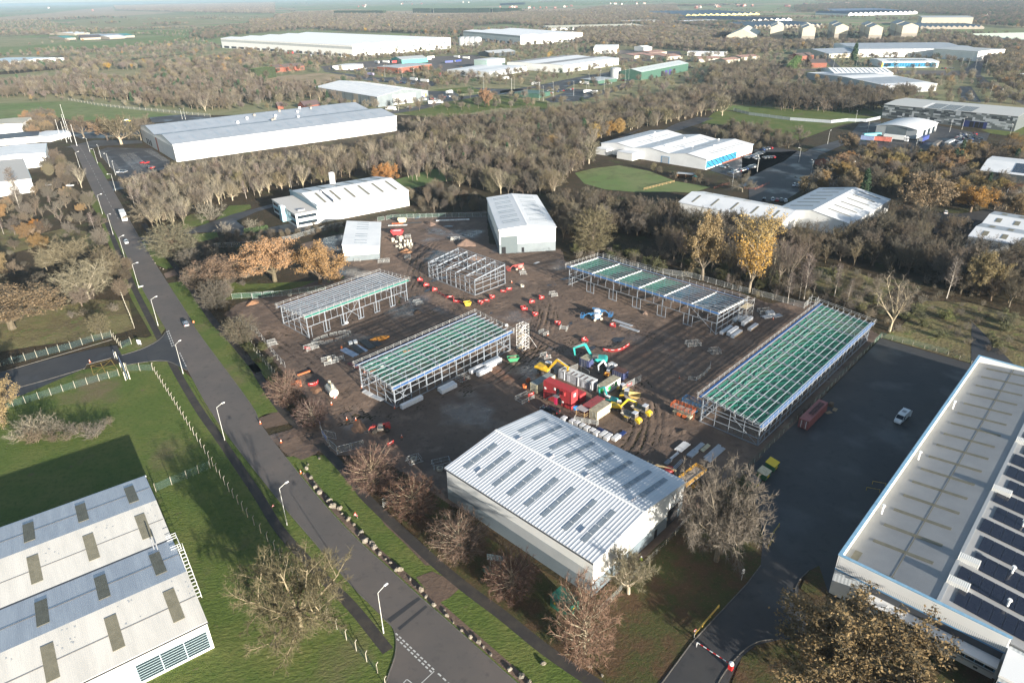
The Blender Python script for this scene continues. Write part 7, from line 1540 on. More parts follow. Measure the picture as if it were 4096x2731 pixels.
# lorries
def lorry(label,p,rz,boxm,cabm=None,L=8.5,name='lorry',group=None,s=1.0,cab=True,boxh=2.7):
 t=thing(name,label,'lorry' if cab else 'trailer',p,rz,group);t.scale=(s,s,s);cabm=cabm or CARC['white']
 MB().bx(-L/2,L/2-.4,-1.25,1.25,1.1,1.1+boxh).build('box_body',boxm,t);MB().bx(-L/2,L/2+(1.2 if cab else 0),-.5,.5,.65,1.1).build('chassis',DGREY,t)
 MB().bx(-L/2-.03,-L/2,-1.15,1.15,1.2,1+boxh).build('rear_door',MIDW,t)
 if cab:
  x=L/2-.1;pr(t,'cab',[(x,.5),(x+2.2,.5),(x+2.25,1.6),(x+2.05,3.0),(x+1.2,3.4),(x,3.5)],2.4,cabm);MB().add([(x+2.27,-1.05,1.65),(x+2.27,1.05,1.65),(x+2.08,1.0,2.75),(x+2.08,-1.0,2.75)],[(0,1,2,3)]).build('windscreen',GLASS,t)
  for y in(-1,1):MB().box((x+1.3,y*1.21,2.1),(1.0,.04,.7)).build('side_window',GLASS,t);MB().box((x+2.24,y*.9,.85),(.1,.35,.2)).build('headlight',HEADL,t)
  MB().bx(x+2.2,x+2.3,-1.1,1.1,.45,1.1).build('bumper',cabm,t)
 for x in([-L/2+1.6,-L/2+2.8]+([L/2+1.0]if cab else[-L/2+4.0])):
  for y in(-1.0,1.0):wheel(t,x,y,.5,.35)
 return t
LWH=mat('lorry_white',(0.72,0.72,0.70),.45);p=T(10,1055,480)
lorry('white box lorry driving toward the camera on the road',T(10,1060,480),bear(T(10,1020,400),T(10,1070,505)),LWH,CARC['white'],8.6)
def artic(label,tile,a,b,boxm,cab=True,group=None,cabm=None):
 pa,pb=T(tile,*a),T(tile,*b);lorry(label,pa.lerp(pb,.5),bear(pa,pb),boxm,cabm,max(8.0,min(14,(pb-pa).length-(2.4 if cab else 0))),'lorry' if cab else 'trailer',group,cab=cab)
MBL=mat('curtain_blue',(0.04,0.06,0.22),.5);MRD=mat('curtain_red',(0.50,0.05,0.05),.5);MGR=mat('curtain_teal',(0.10,0.36,0.40),.5)
artic('red and orange open trailer in front of the curved roof unit',3,(1215,1225),(1060,1212),hexmat('trailer_red',(0.52,0.14,0.10)),False);artic('blue striped trailer left of the red one',3,(1065,1215),(945,1205),hexmat('trailer_blue',(0.20,0.26,0.45)),False);artic('white artic with red skirt behind the open trailers',3,(1130,1190),(1350,1215),LWH,True);artic('light blue open bulk trailer behind the red one',3,(960,1190),(1130,1180),MGR,False);artic('navy curtain sided trailer by the curved roof unit door',3,(1450,1230),(1530,1195),MBL,False)
for k,(a,b)in enumerate((((1670,1270),(1745,1235)),((1775,1280),(1850,1245)),((1830,1295),(1905,1258)),((1910,1300),(1985,1262)))):artic('pale trailer in the lorry park row, %s from the left lamp post'%('first','second','third','fourth')[k],3,a,b,MIDW,False,'trailers in the lorry park row')
artic('dark flatbed tipper trailer in the lorry park',3,(1560,1285),(1640,1240),DGREY,False)
artic('white artic driving on the far access road',1,(1510,900),(1645,885),LWH,True);artic('white box lorry parked by the emblem shed',1,(1680,812),(1725,800),LWH,True);artic('white lorry at the corner of the emblem shed',1,(1160,945),(1235,945),LWH,True);artic('white trailer, left of the pair in the depot car park',1,(1365,690),(1440,700),LWH,False);artic('white trailer, right of the pair in the depot car park',1,(1450,702),(1540,712),LWH,False);artic('lilac curtain sided lorry by the far roundabout',1,(1000,645),(1070,655),mat('lilac',(0.45,0.40,0.60),.5),False)
for k,(a,b,m_)in enumerate((((1055,540),(1120,550),LWH),((1130,540),(1200,545),LWH),((1215,545),(1270,540),MRD),((1665,545),(1740,540),MBL),((1740,540),(1820,530),MBL),((1730,495),(1810,502),LWH),((1810,505),(1890,510),LWH),((1510,505),(1580,500),LWH),((1500,520),(1550,515),LWH),((1570,640),(1640,650),MRD),((2140,690),(2230,680),LWH),((650,495),(670,500),LWH),((315,462),(380,465),MRD),((780,505),(850,500),LWH),((500,480),(530,490),MBL))):
 artic('parked trailer in the far lorry depot, %s'%('first white by the hedge','second white by the hedge','red one by the hedge','left blue one','right blue one','left upper white','right upper white','white by the turquoise workshop','small white by the turquoise workshop','red one by the plant','white at the loading bay','white at the warehouse dock','red one at the huge warehouse','white at the dock canopy','blue at the dock')[k],1,a,b,m_,k in(11,14),'far depot trailers')
artic('white refuse lorry on the depot road',2,(345,735),(280,730),LWH,True);artic('white refuse lorry at the green depot office',2,(680,725),(745,725),LWH,True);artic('refuse lorry on the wet depot yard',2,(705,805),(775,800),LWH,True);artic('grey tanker on the wet depot yard',2,(780,812),(830,805),MIDW,False)
# far cars: one small skin each
def small_car(colr):
 B,G,Rf=car_meshes(colr);b=MB();b.add(B.v,B.f);b.add(Rf.v,Rf.f);b.mi=1;b.add(G.v,G.f);b.mi=2
 for x in(-1.25,1.25):
  for y in(-.8,.8):b.tube((x,y-.11,.32),(x,y+.11,.32),.32,n=10)
 return b.mesh('car',[CARC[colr],GLASS,RUB])
SCAR={c:small_car(c)for c in CARC};NC=[0]
def row(tile,a,b,n,where,rz=None,fill=.85,cols=('white','silver','black','blue','red','grey','black','grey')):
 pa,pb=T(tile,*a),T(tile,*b);r=random.Random(int(a[0]*7+a[1]));n=max(1,min(n,int((pb-pa).length/2.3)+1))if n>1 else 1;ang=bear(pa,pb)+90 if rz is None else rz
 for k in range(n):
  if r.random()>fill:continue
  c=r.choice(cols);p=pa.lerp(pb,(k+.5)/n);o=bpy.data.objects.new('car',SCAR[c]);COL.objects.link(o);o.location=(p.x,p.y,0);o.rotation_euler=(0,0,R(ang+r.uniform(-3,3)+180*r.randrange(2)));tag(o,'%s %s car parked %s'%(nth(k),c,where),'car','cars parked '+where);NC[0]+=1
def lot(tile,pts,m=ASPHD,z=.0,name='car_park'):
 q=[T(tile,*p)for p in pts];EXCL.append([(p.x,p.y)for p in q]);return sheet(name,q,z,m)
lot(2,[(1800,1460),(1880,1390),(2140,1330),(2180,1280),(2352,1260),(2600,1300),(2500,1567),(2200,1600),(2000,1520)]);lot(3,[(-60,1330),(0,1300),(280,1300),(420,1290),(300,1380),(60,1500),(-60,1520)])
row(2,(1890,1440),(1950,1425),2,'at the brick plinth of the glazed unit');row(2,(1960,1490),(2170,1430),10,'in the front row of the glazed unit car park');row(2,(2100,1360),(2250,1310),8,'along the glazed unit wall');row(2,(2230,1290),(2320,1270),4,'at the corner of the glazed unit');row(3,(10,1365),(220,1350),8,'in the upper glazed unit car park');row(3,(10,1440),(40,1420),2,'below the glazed unit car park');row(12,(1960,105),(2060,70),5,'beside the hedge of the glazed unit');row(13,(110,320),(330,335),9,'behind the low white shed',None,.9);row(13,(370,200),(500,215),4,'under the bare trees by the low sheds')
lot(3,[(880,1130),(940,1060),(1130,1040),(1120,1100),(1100,1190),(1440,1200),(1580,1060),(1650,1080),(1900,1130),(2060,1140),(2000,1280),(1700,1330),(1400,1330),(940,1240)])
for k in range(5):row(3,(1720+22*k,1215-14*k),(1900+10*k,1210-15*k),8,'in the mosaic building car park, row %s'%('one','two','three','four','five')[k],None,.75)
row(3,(1930,1190),(2000,1195),3,'at the right of the mosaic building car park');row(3,(1550,1125),(1610,1130),1,'at the curved roof unit corner')
# striped car park of the long warehouse
lot(0,[(835,1290),(920,1262),(1300,1270),(1460,1385),(1400,1450),(1060,1530),(1000,1500)])
for a,b,n in(((860,1300),(1030,1480),40),((1040,1320),(1190,1460),34),((1110,1310),(1250,1430),34),((1260,1285),(1430,1380),30)):
 A,B_=T(0,*a),T(0,*b);d=(B_-A).normalized();me=MB().bx(-.08,.08,-2.4,2.4,0,.004).mesh('bay_marking',WPAINT);ang=bear(A,B_)
 for k in range(n):
  p=A.lerp(B_,(k+.5)/n);o=bpy.data.objects.new('bay_marking',me);COL.objects.link(o);o.location=(p.x,p.y,.022);o.rotation_euler=(0,0,R(ang));o['kind']='structure'
row(0,(1210,1395),(1270,1400),2,'as a red pair in the striped car park',None,1,('red',));row(0,(1010,1475),(1080,1478),3,'as white cars at the front of the striped car park',None,1,('white','silver'));row(0,(1270,1440),(1320,1440),2,'behind the bare trees in the striped car park')
lot(0,[(1280,1005),(1560,980),(1820,1000),(1700,1030),(1300,1050)]);lot(0,[(500,1110),(700,1070),(1100,1040),(1260,1060),(1200,1150),(900,1180),(700,1190)])
row(0,(710,1085),(1110,1050),14,'in the car park behind the bare oaks');row(0,(1070,1030),(1110,1045),2,'at the end of the car park behind the oaks',None,1,('white','yellow'));lot(0,[(560,1260),(800,1200),(1210,1205),(1220,1225),(860,1250),(760,1275)],ASPHD,.002,'side_road');lot(10,[(905,160),(1060,160),(1090,220),(1000,235),(960,250)],ASPHD,.003,'side_road')
# driveway of the blue and white unit
lot(10,[(1190,640),(1290,640),(1430,600),(1620,575),(1800,510),(2000,440),(2200,390),(2352,350),(2352,375),(2200,420),(2020,500),(2100,560),(2352,560),(2500,520),(2500,590),(2300,600),(2050,620),(1900,590),(1700,600),(1400,640),(1260,700)],ASPHD,.002,'driveway')
lot(11,[(150,560),(350,520),(560,560),(480,590),(150,600)],ASPHD,.003,'driveway')
# depots and roads far out
lot(1,[(600,570),(860,540),(1060,520),(1500,490),(1900,470),(2100,520),(1900,600),(1680,620),(1500,580),(1200,600),(900,610),(640,605)],ASPH);lot(1,[(620,605),(900,640),(1100,665),(1300,660),(1500,690),(1620,700),(1560,740),(1200,710),(1000,690),(860,655),(640,615)],ASPHD,.004)
row(1,(920,595),(1130,590),16,'in the far lorry depot');row(1,(1090,690),(1210,700),8,'in the lower depot car park');row(1,(1280,705),(1360,715),6,'in the middle depot car park');row(1,(1380,722),(1470,730),8,'in the depot car park by the white trailers')
lot(1,[(1520,780),(1740,780),(1790,815),(1760,840),(1520,870)]);row(1,(1535,850),(1620,845),6,'beside the emblem shed');row(1,(1650,835),(1740,825),6,'on the emblem shed yard')
lot(1,[(1150,960),(1290,935),(1500,895),(1700,840),(1900,815),(2080,790),(1880,750),(2100,760),(2352,765),(2352,785),(2100,815),(1950,830),(1700,870),(1500,930),(1290,965),(1160,980)],ASPHD,.004,'access_road');row(1,(1345,925),(1375,925),1,'on the far access road',10,1,('white',))
lot(2,[(0,780),(300,735),(520,690),(700,655),(1040,600),(1030,640),(760,680),(640,720),(560,760),(900,770),(1100,700),(1120,740),(930,800),(640,870),(440,880),(380,850),(560,790),(420,770),(300,755),(0,800)],ASPHD,.004,'access_road')
row(2,(370,785),(500,760),12,'in the upper row of the green depot car park');row(2,(400,805),(620,765),14,'in the lower row of the green depot car park');row(2,(850,735),(950,715),6,'by the green depot office');row(2,(1030,690),(1120,695),5,'at the green depot corner');row(2,(1580,580),(1650,585),5,'behind the green depot')
lot(2,[(1400,1110),(1500,1060),(1680,1005),(1830,1010),(1700,1060),(1520,1120),(1420,1130)]);lot(2,[(860,1270),(960,1190),(1130,1130),(1240,1090),(1200,1110),(940,1230)],ASPHD,.002,'service_road')
lot(3,[(1840,600),(1920,540),(1960,500),(2020,500),(1990,590),(1980,640),(2050,700),(2200,760),(2352,830),(2352,900),(2150,800),(2000,740),(1930,650)],ASPH,.004,'main_road');lot(3,[(400,590),(800,590),(1200,605),(1800,605),(1900,620),(1840,650),(1300,635),(700,610),(400,605)],ASPH,.004,'main_road');lot(3,[(1800,740),(1900,740),(1990,880),(1820,860)],ASPHD,.006);row(3,(1880,800),(1940,870),8,'in the strip right of the old works',None,.9,('white','silver','grey'));row(3,(2040,760),(2180,770),5,'on the right hand main road');row(3,(860,600),(890,600),1,'as a white one driving on the far road',0,1,('white',))
row(3,(500,460),(660,460),14,'in the far yard behind the brick houses');row(3,(1640,590),(1760,590),5,'in front of the office block');lot(3,[(420,470),(660,450),(700,500),(800,590),(720,590),(640,510),(430,500)],ASPHD,.006)
lot(2,[(1000,430),(1540,440),(1560,520),(1030,530)],ASPH,.002);lot(13,[(560,130),(860,170),(860,240),(540,180),(300,330),(0,340),(0,130)],ASPHD,.002);lot(13,[(1420,470),(1640,430),(1800,440),(2060,400),(2200,430),(1960,520),(1880,620),(1500,600)],ASPHD,.002)
sheet('side_road',[T(12,1900,240),T(12,2000,215),T(12,2150,120),T(13,180,40),T(3,440,1320),T(3,560,1260),T(3,900,1160),T(3,1000,1130),T(3,900,1200),T(3,600,1330),T(3,540,1420),T(3,620,1500),T(13,840,160),T(13,560,190),T(13,300,80),T(13,0,200)],.006,ASPHD)
print('cars',NC[0])

# ================================================================ people
SKIN=mat('skin',(0.45,0.28,0.20),.6)
def person(label,p,rz,jacket,trousers,hat=None,stride=.3):
 """one continuous body from a jointed skeleton, in trousers and jacket colours by height; head, hair or helmet, hands as parts"""
 t=thing('person',label,'person',p,rz)
 J=[(0,0,.95),(0,0,1.15),(0,0,1.40),(.02,0,1.52),(-.0,.10,.90),(stride*.5,.11,.50),(stride,.11,.08),(stride+.16,.11,.04),(0,-.10,.90),(-stride*.35,-.11,.50),(-stride,-.11,.10),(-stride+.14,-.11,.04),(0,.20,1.42),(-.06,.27,1.14),(.10,.28,.92),(0,-.20,1.42),(.04,-.27,1.14),(.22,-.26,.96),(.03,0,1.60)]
 E_=[(0,1),(1,2),(2,3),(0,4),(4,5),(5,6),(6,7),(0,8),(8,9),(9,10),(10,11),(2,12),(12,13),(13,14),(2,15),(15,16),(16,17),(3,18)]
 Rr=[.16,.16,.18,.07,.10,.075,.055,.045,.10,.075,.055,.045,.085,.06,.045,.085,.06,.045,.06]
 me=bpy.data.meshes.new('body');me.from_pydata(J,E_,[]);o=bpy.data.objects.new('body',me);COL.objects.link(o);o.parent=t
 md=o.modifiers.new('skin','SKIN');
 for i,sv in enumerate(me.skin_vertices[0].data):sv.radius=(Rr[i],Rr[i]*.85);sv.use_root=(i==0)
 o.modifiers.new('sub','SUBSURF').levels=2
 dg=bpy.context.evaluated_depsgraph_get();nm=bpy.data.meshes.new_from_object(o.evaluated_get(dg));o.modifiers.clear();o.data=nm;nm.materials.clear()
 for m_ in(trousers,jacket,mat('dark_boot',(0.03,0.025,0.02),.8),mat('reflective_band',(0.65,0.65,0.62),.4)):nm.materials.append(m_)
 for pl in nm.polygons:
  z=pl.center.z;pl.use_smooth=True;pl.material_index=2 if z<.14 else 0 if z<.86 else(3 if 1.12<z<1.18 and abs(pl.center.y)<.24 else 1)
 h=MB().blob((.04,0,1.68),(.20,.17,.25),1,12,8,0).build('head',SKIN,t,smooth=True);MB().box((.145,0,1.66),(.03,.03,.05)).build('nose',SKIN,h)
 for y in(-.04,.04):MB().box((.133,y,1.70),(.012,.025,.014)).build('eye',TRIMD,h)
 MB().box((.135,0,1.615),(.012,.06,.012)).build('mouth',mat('lips',(0.35,0.15,0.12),.6),h)
 for y in(-.09,.09):MB().box((.03,y,1.67),(.04,.015,.06)).build('ear',SKIN,h)
 if hat:MB().lathe([(.155,1.72),(.14,1.73),(.13,1.80),(.05,1.86)],(.03,0,0),n=14).build('hard_hat',hat,t)
 else:MB().blob((.02,0,1.735),(.215,.185,.18),2,12,8,.03).build('hair',mat('hair_brown',(0.06,0.04,0.025),.8),t)
 for hx,hy,hz_ in((.12,.28,.86),(.25,-.26,.90)):
  b=MB().box((hx,hy,hz_),(.05,.085,.09))
  for k in range(4):b.bar((hx+.005,hy-.033+.022*k,hz_-.04),(hx+.02,hy-.033+.022*k,hz_-.04-(.055,.07,.065,.05)[k]),.018)
  b.bar((hx+.02,hy-.035,hz_+.02),(hx+.055,hy-.05,hz_-.03),.02).build('hand',SKIN,t)
 return t
person('person in an orange high visibility jacket walking along the right verge',T(10,1662,1390),bear(T(10,1660,1390),T(10,1640,1345)),mat('hivis_orange',(0.75,0.16,0.03),.6),mat('navy_trousers',(0.025,0.03,0.05),.8),None,.30)
person('worker in a yellow vest and white helmet behind the small tree at the warehouse corner',T(32,1205,545),200,mat('hivis_yellow',(0.50,0.62,0.05),.6),MAT['navy_trousers'],TRIMW,.12)
# ================================================================ village houses on the skyline
rnd=random.Random(77);HM=[]
for wm_,rm_ in((BRICK,TILE),(mat('render_cream',(0.58,0.54,0.46),.8),PINKR),(BRICK,PINKR)):
 b=MB();b.prism([(0,0),(8,0),(8,5.2),(4,8.2),(0,5.2)],0,10,'x');b.mi=1
 b.add([(-.4,-.5,4.9),(10.4,-.5,4.9),(10.4,4,8.4),(-.4,4,8.4)],[(0,1,2,3)]);b.add([(-.4,8.5,4.9),(10.4,8.5,4.9),(10.4,4,8.4),(-.4,4,8.4)],[(3,2,1,0)]);b.mi=0;b.bx(7.5,8.5,3.5,4.5,7.5,9.6);b.mi=2
 for x in(1.2,4.4,7.6):
  for z in(.9,3.4):b.bx(x,x+1.3,-.05,0,z,z+1.3).bx(x,x+1.3,8,8.05,z,z+1.3)
 HM.append(b.mesh('house',[wm_,rm_,GLASS]))
def houses(tile,pts,n,where):
 for k in range(n):
  x,y=rnd.choice(pts);p=T(tile,x+rnd.uniform(-60,60),y+rnd.uniform(-4,6));o=bpy.data.objects.new('house',HM[rnd.randrange(3)]);COL.objects.link(o);o.location=(p.x,p.y,0);o.rotation_euler=(0,0,rnd.uniform(0,3));s_=rnd.uniform(1,1.5);o.scale=(s_,s_,s_);tag(o,'small far house '+where,'house','houses '+where)
houses(3,[(380,60),(520,50),(680,45),(760,50),(900,40),(1080,50)],26,'in the village left of the blue roof');houses(3,[(2000,25),(2150,30),(2280,25),(2050,160)],14,'in the trees at the right skyline');houses(2,[(1000,40),(1200,35),(1420,45),(1700,70),(1900,60),(2100,55)],26,'in the village behind the yellow factory');houses(1,[(940,60),(1040,52),(1350,42),(1420,40),(1830,22),(2100,70),(2250,68)],18,'scattered on the middle skyline');houses(0,[(420,75),(800,100),(2290,105)],5,'on the far left fields');houses(2,[(60,75),(300,70),(420,75),(580,60)],10,'beyond the dark conifer screens')
# ================================================================ trees
BARK=mat('bark_brown',(0.155,0.120,0.080),0.9,col2=(0.10,0.08,0.055),scale=2.0,rand=0.25)
BARKP=mat('bark_pale',(0.38,0.32,0.22),0.9,col2=(0.22,0.18,0.12),scale=1.5,rand=0.2)
BARKB=mat('bark_birch',(0.48,0.44,0.38),0.85,col2=(0.28,0.24,0.20),scale=3.0,rand=0.15)
TW={'brown':mat('twig_brown',(0.118,0.097,0.069),0.9,rand=0.32),'olive':mat('twig_olive',(0.135,0.117,0.070),0.9,rand=0.28),
   'red':mat('twig_red',(0.115,0.068,0.050),0.9,rand=0.22),'pale':mat('twig_pale',(0.175,0.150,0.110),0.9,rand=0.25),
   'mauve':mat('twig_mauve',(0.125,0.098,0.083),0.9,rand=0.25),'dark':mat('twig_dark',(0.080,0.066,0.045),0.9,rand=0.3)}
LEAF={'orange':mat('leaf_orange',(0.265,0.130,0.030),0.8,rand=0.22),'tan':mat('leaf_tan',(0.215,0.135,0.055),0.8,rand=0.25),
  'olive':mat('leaf_olive',(0.195,0.135,0.045),0.8,rand=0.25),'gold':mat('leaf_gold',(0.330,0.205,0.045),0.8,rand=0.18),
  'green':mat('leaf_evergreen',(0.032,0.062,0.028),0.8,rand=0.25),'hedge':mat('leaf_clipped_hedge',(0.060,0.105,0.030),0.8,rand=0.12),
  'bramble':mat('leaf_bramble',(0.085,0.090,0.030),0.85,rand=0.3),'bracken':mat('leaf_bracken',(0.165,0.085,0.040),0.85,rand=0.25)}
def rvec(r):
 z=r.uniform(-1,1);t=r.uniform(0,6.2832);s=math.sqrt(1-z*z);return Vector((s*math.cos(t),s*math.sin(t),z))
def turn(d,ang,az):
 u=d.orthogonal().normalized();w=d.cross(u);return(d*math.cos(ang)+(u*math.cos(az)+w*math.sin(az))*math.sin(ang)).normalized()
class Tree:
 def __init__(s,seed):s.r=random.Random(seed);s.wood=MB();s.tv=[];s.tf=[];s.lv=[];s.lf=[]
 def limb(s,p,d,L,r0,r1,seg,wob,up,sides,into=None):
  pts=[p];r=s.r;st=L/seg
  for i in range(seg):
   d=(d+rvec(r)*wob+Vector((0,0,up))).normalized();pts.append(pts[-1]+d*st)
  tgt=into or s.wood
  for i in range(seg):
   ra=r0+(r1-r0)*i/seg;rb=r0+(r1-r0)*(i+1)/seg
   tgt.tube(pts[i],pts[i+1],ra,rb,sides,False)
  return pts,d
 def at(s,pts,t):
  k=t*(len(pts)-1);i=min(int(k),len(pts)-2);f=k-i
  return pts[i].lerp(pts[i+1],f),(pts[i+1]-pts[i]).normalized()
 def twig(s,p,d,L,w):
  q=p+d*L;n=d.cross(rvec(s.r))
  if n.length<1e-3:return
  n.normalize();o=len(s.tv);m=p.lerp(q,0.5)+rvec(s.r)*L*0.08
  s.tv+=[p-n*w/2,p+n*w/2,m+n*w*.3,m-n*w*.3,q];s.tf+=[(o,o+1,o+2,o+3),(o+3,o+2,o+4)]
 def leaf(s,p,size):
  a=rvec(s.r)*size;b=rvec(s.r)*size;o=len(s.lv)
  s.lv+=[p,p+a,p+a+b*0.8,p+b];s.lf.append((o,o+1,o+2,o+3))
def grow(seed,form):
 """one tree; forms: lime, oak, ash, birch, scrub, with leaves when form ends in _leaf"""
 T_=Tree(seed);r=T_.r;leafy=form.endswith('_leaf');f=form.split('_')[0]
 subs=[]
 if f=='lime':
  h=10.5;pts,_=T_.limb(Vector((0,0,-0.2)),Vector((0,0,1)),h*0.9,0.20,0.03,8,0.04,0.05,6)
  for i in range(84):
   zz=1-2*(i+.5)/84;rr_=math.sqrt(1-zz*zz);a_=i*2.39996+r.uniform(-.2,.2);k_=r.uniform(.86,1.06)
   e=Vector((4.3*rr_*math.cos(a_)*k_,4.3*rr_*math.sin(a_)*k_,5.7+4.9*zz*k_));e.z=max(e.z,.9)
   p,d=T_.at(pts,max(.10,min(.9,(e.z*.62-.2)/(h*.9))));d=(e-p);L=d.length;d.normalize()
   q,_=T_.limb(p,(d+Vector((0,0,-.12))).normalized(),L,0.06,0.012,4,0.07,0.06,3);subs.append((q,L,0.22))
  nb,nt,bl,tl,tw=7,18,0.24,0.80,0.046
 elif f=='oak':
  h=12.0;pts,d0=T_.limb(Vector((0,0,-0.2)),Vector((0,0,1)),3.4,0.48,0.36,3,0.08,0.1,8)
  for i in range(8):
   p,d=T_.at(pts,0.62+0.38*(i/7));dd=turn(Vector((0,0,1)),R(r.uniform(40,74)if i<5 else r.uniform(8,30)),i*2.4+r.uniform(-.3,.3))
   L=r.uniform(6.2,8.0);q,_=T_.limb(p,dd,L,0.19,0.05,6,0.22,0.10,5)
   for k in range(8):
    t=0.25+0.75*(k+r.random())/8;pp_,pd=T_.at(q,t);d2=turn(pd,R(r.uniform(30,70)),k*2.4+r.random())
    d2=(d2+Vector((0,0,0.35))).normalized();L2=r.uniform(2.2,3.8);q2,_=T_.limb(pp_,d2,L2,0.065,0.016,4,0.25,0.06,4);subs.append((q2,L2,0.15))
  nb,nt,bl,tl,tw=8,24,0.44,0.9,0.050
 elif f=='grand':
  h=12.5;pts,d0=T_.limb(Vector((0,0,-0.2)),Vector((0,0,1)),3.6,0.46,0.38,3,0.05,0.1,8)
  for i in range(15):
   p,d=T_.at(pts,0.55+0.45*r.random());dd=turn(Vector((0,0,1)),R(8+70*math.sqrt((i+.5)/15)+r.uniform(-6,6)),i*2.39996)
   L=r.uniform(6.4,7.8);q,_=T_.limb(p,dd,L,0.20,0.05,6,0.16,0.07,5)
   for k in range(9):
    t=0.22+0.78*(k+r.random())/9;pp_,pd=T_.at(q,t);d2=turn(pd,R(r.uniform(30,70)),k*2.4+r.random());d2=(d2+Vector((0,0,0.25))).normalized()
    L2=r.uniform(2.0,3.4);q2,_=T_.limb(pp_,d2,L2,0.06,0.016,3,0.22,0.05,3);subs.append((q2,L2,0.12))
  nb,nt,bl,tl,tw=7,22,0.44,0.85,0.042
 elif f=='ash':
  h=14.5;pts,d0=T_.limb(Vector((0,0,-0.2)),Vector((0,0,1)),4.2,0.30,0.24,3,0.05,0.1,6)
  for i in range(6):
   p,d=T_.at(pts,0.6+0.4*i/5);dd=turn(Vector((0,0,1)),R(r.uniform(14,38)),i*2.4)
   L=r.uniform(7.6,9.8);q,_=T_.limb(p,dd,L,0.19,0.04,6,0.10,0.06,5)
   for k in range(9):
    t=0.2+0.8*(k+r.random())/9;pp_,pd=T_.at(q,t);d2=turn(pd,R(r.uniform(25,50)),k*2.4);d2=(d2+Vector((0,0,0.3))).normalized()
    L2=r.uniform(1.8,3.2);q2,_=T_.limb(pp_,d2,L2,0.05,0.012,3,0.12,0.08,3);subs.append((q2,L2,0.15))
  nb,nt,bl,tl,tw=5,12,0.46,0.95,0.038
 elif f=='birch':
  h=13.0;pts,d0=T_.limb(Vector((0,0,-0.2)),Vector((r.uniform(-.08,.08),r.uniform(-.08,.08),1)),h*0.95,0.15,0.015,8,0.04,0.02,6)
  for i in range(34):
   t=0.30+0.68*(i+r.random())/34;p,d=T_.at(pts,t);L=2.9*(1.15-t)**0.6*r.uniform(.7,1.1)
   dd=turn(Vector((0,0,1)),R(r.uniform(30,55)),i*2.4);q,_=T_.limb(p,dd,L,0.035,0.008,3,0.12,-0.02,3);subs.append((q,L,0.15))
  nb,nt,bl,tl,tw=5,18,0.42,0.80,0.030
 else:
  h=4.2
  for i in range(16):
   dd=turn(Vector((0,0,1)),R(r.uniform(5,62)),i*2.4);L=r.uniform(2.4,4.2);q,_=T_.limb(Vector((r.uniform(-.5,.5),r.uniform(-.5,.5),-.1)),dd,L,0.05,0.012,4,0.14,0.04,3);subs.append((q,L,0.2))
  nb,nt,bl,tl,tw=6,18,0.38,0.60,0.036
 for q,L,t0 in subs:
  for k in range(nb):
   t=t0+(1-t0)*(k+r.random())/nb;p,d=T_.at(q,t)
   d2=turn(d,R(r.uniform(22,62)),k*2.4+r.random()*2);Lb=max(0.5,L*bl*r.uniform(.6,1.1))
   e=p+d2*Lb;T_.twig(p,d2,Lb,tw*1.9)
   for j in range(nt):
    u=r.uniform(0.05,1.0);pp_=p.lerp(e,u);d3=turn(d2,R(r.uniform(15,75)),r.uniform(0,6.28))
    if leafy and j%3:
     T_.leaf(pp_+rvec(r)*r.uniform(0.1,0.75),r.uniform(0.15,0.28));T_.leaf(pp_+rvec(r)*r.uniform(0.1,0.9),r.uniform(0.12,0.22))
    else:T_.twig(pp_,d3,tl*r.uniform(.5,1.2),tw)
 T_.h=max(v.z for v in T_.tv)if T_.tv else h
 return T_
PROTO={}
def proto(key,form,seeds,bark,twig,leaf=None):
 L_=[]
 for sd in seeds:
  t=grow(sd,form)
  wm=t.wood.mesh('trunk',bark)
  b=MB();b.add(t.tv,t.tf)
  if t.lv:b.mi=1;b.add(t.lv,t.lf)
  cm=b.mesh('crown',[twig]+([leaf]if leaf else[]))
  L_.append((wm,cm,t.h))
 PROTO[key]=L_
def recolour(key,src,bark,twig,leaf=None):
 out=[]
 for wm,cm,h in PROTO[src]:
  w,c=wm.copy(),cm.copy();w.materials[0]=bark;c.materials[0]=twig
  if leaf and len(c.materials)>1:c.materials[1]=leaf
  out.append((w,c,h))
 PROTO[key]=out
proto('lime','lime',(1,2),BARKP,TW['red']);proto('oak','oak',(3,4,5),BARKP,TW['olive']);proto('ash','ash',(6,7,8),BARKP,TW['pale'])
proto('birch','birch',(9,10),BARKB,TW['mauve']);proto('scrub','scrub',(11,12),BARK,TW['brown'])
proto('orange','oak_leaf',(13,14),BARK,TW['brown'],LEAF['orange'])
proto('grand','grand',(31,32),BARKP,TW['olive']);proto('goldoak','grand_leaf',(33,),BARK,TW['olive'],LEAF['olive']);recolour('browngrand','grand',BARK,TW['brown'])
recolour('tan','orange',BARK,TW['brown'],LEAF['tan']);recolour('oliveleaf','orange',BARK,TW['olive'],LEAF['olive'])
recolour('brownoak','oak',BARK,TW['brown']);recolour('darkoak','oak',BARK,TW['dark']);recolour('brownash','ash',BARK,TW['brown']);recolour('redash','ash',BARK,TW['mauve']);recolour('darkash','ash',BARK,TW['dark'])
recolour('olivelime','lime',BARK,TW['olive']);recolour('brownlime','lime',BARK,TW['brown']);recolour('palescrub','scrub',BARK,TW['pale'])
proto('goldlime','lime_leaf',(15,),BARK,TW['pale'],LEAF['gold']);proto('goldash','ash_leaf',(16,),BARKP,TW['pale'],LEAF['gold'])
proto('ivyscrub','scrub_leaf',(17,),BARK,TW['brown'],LEAF['bramble'])
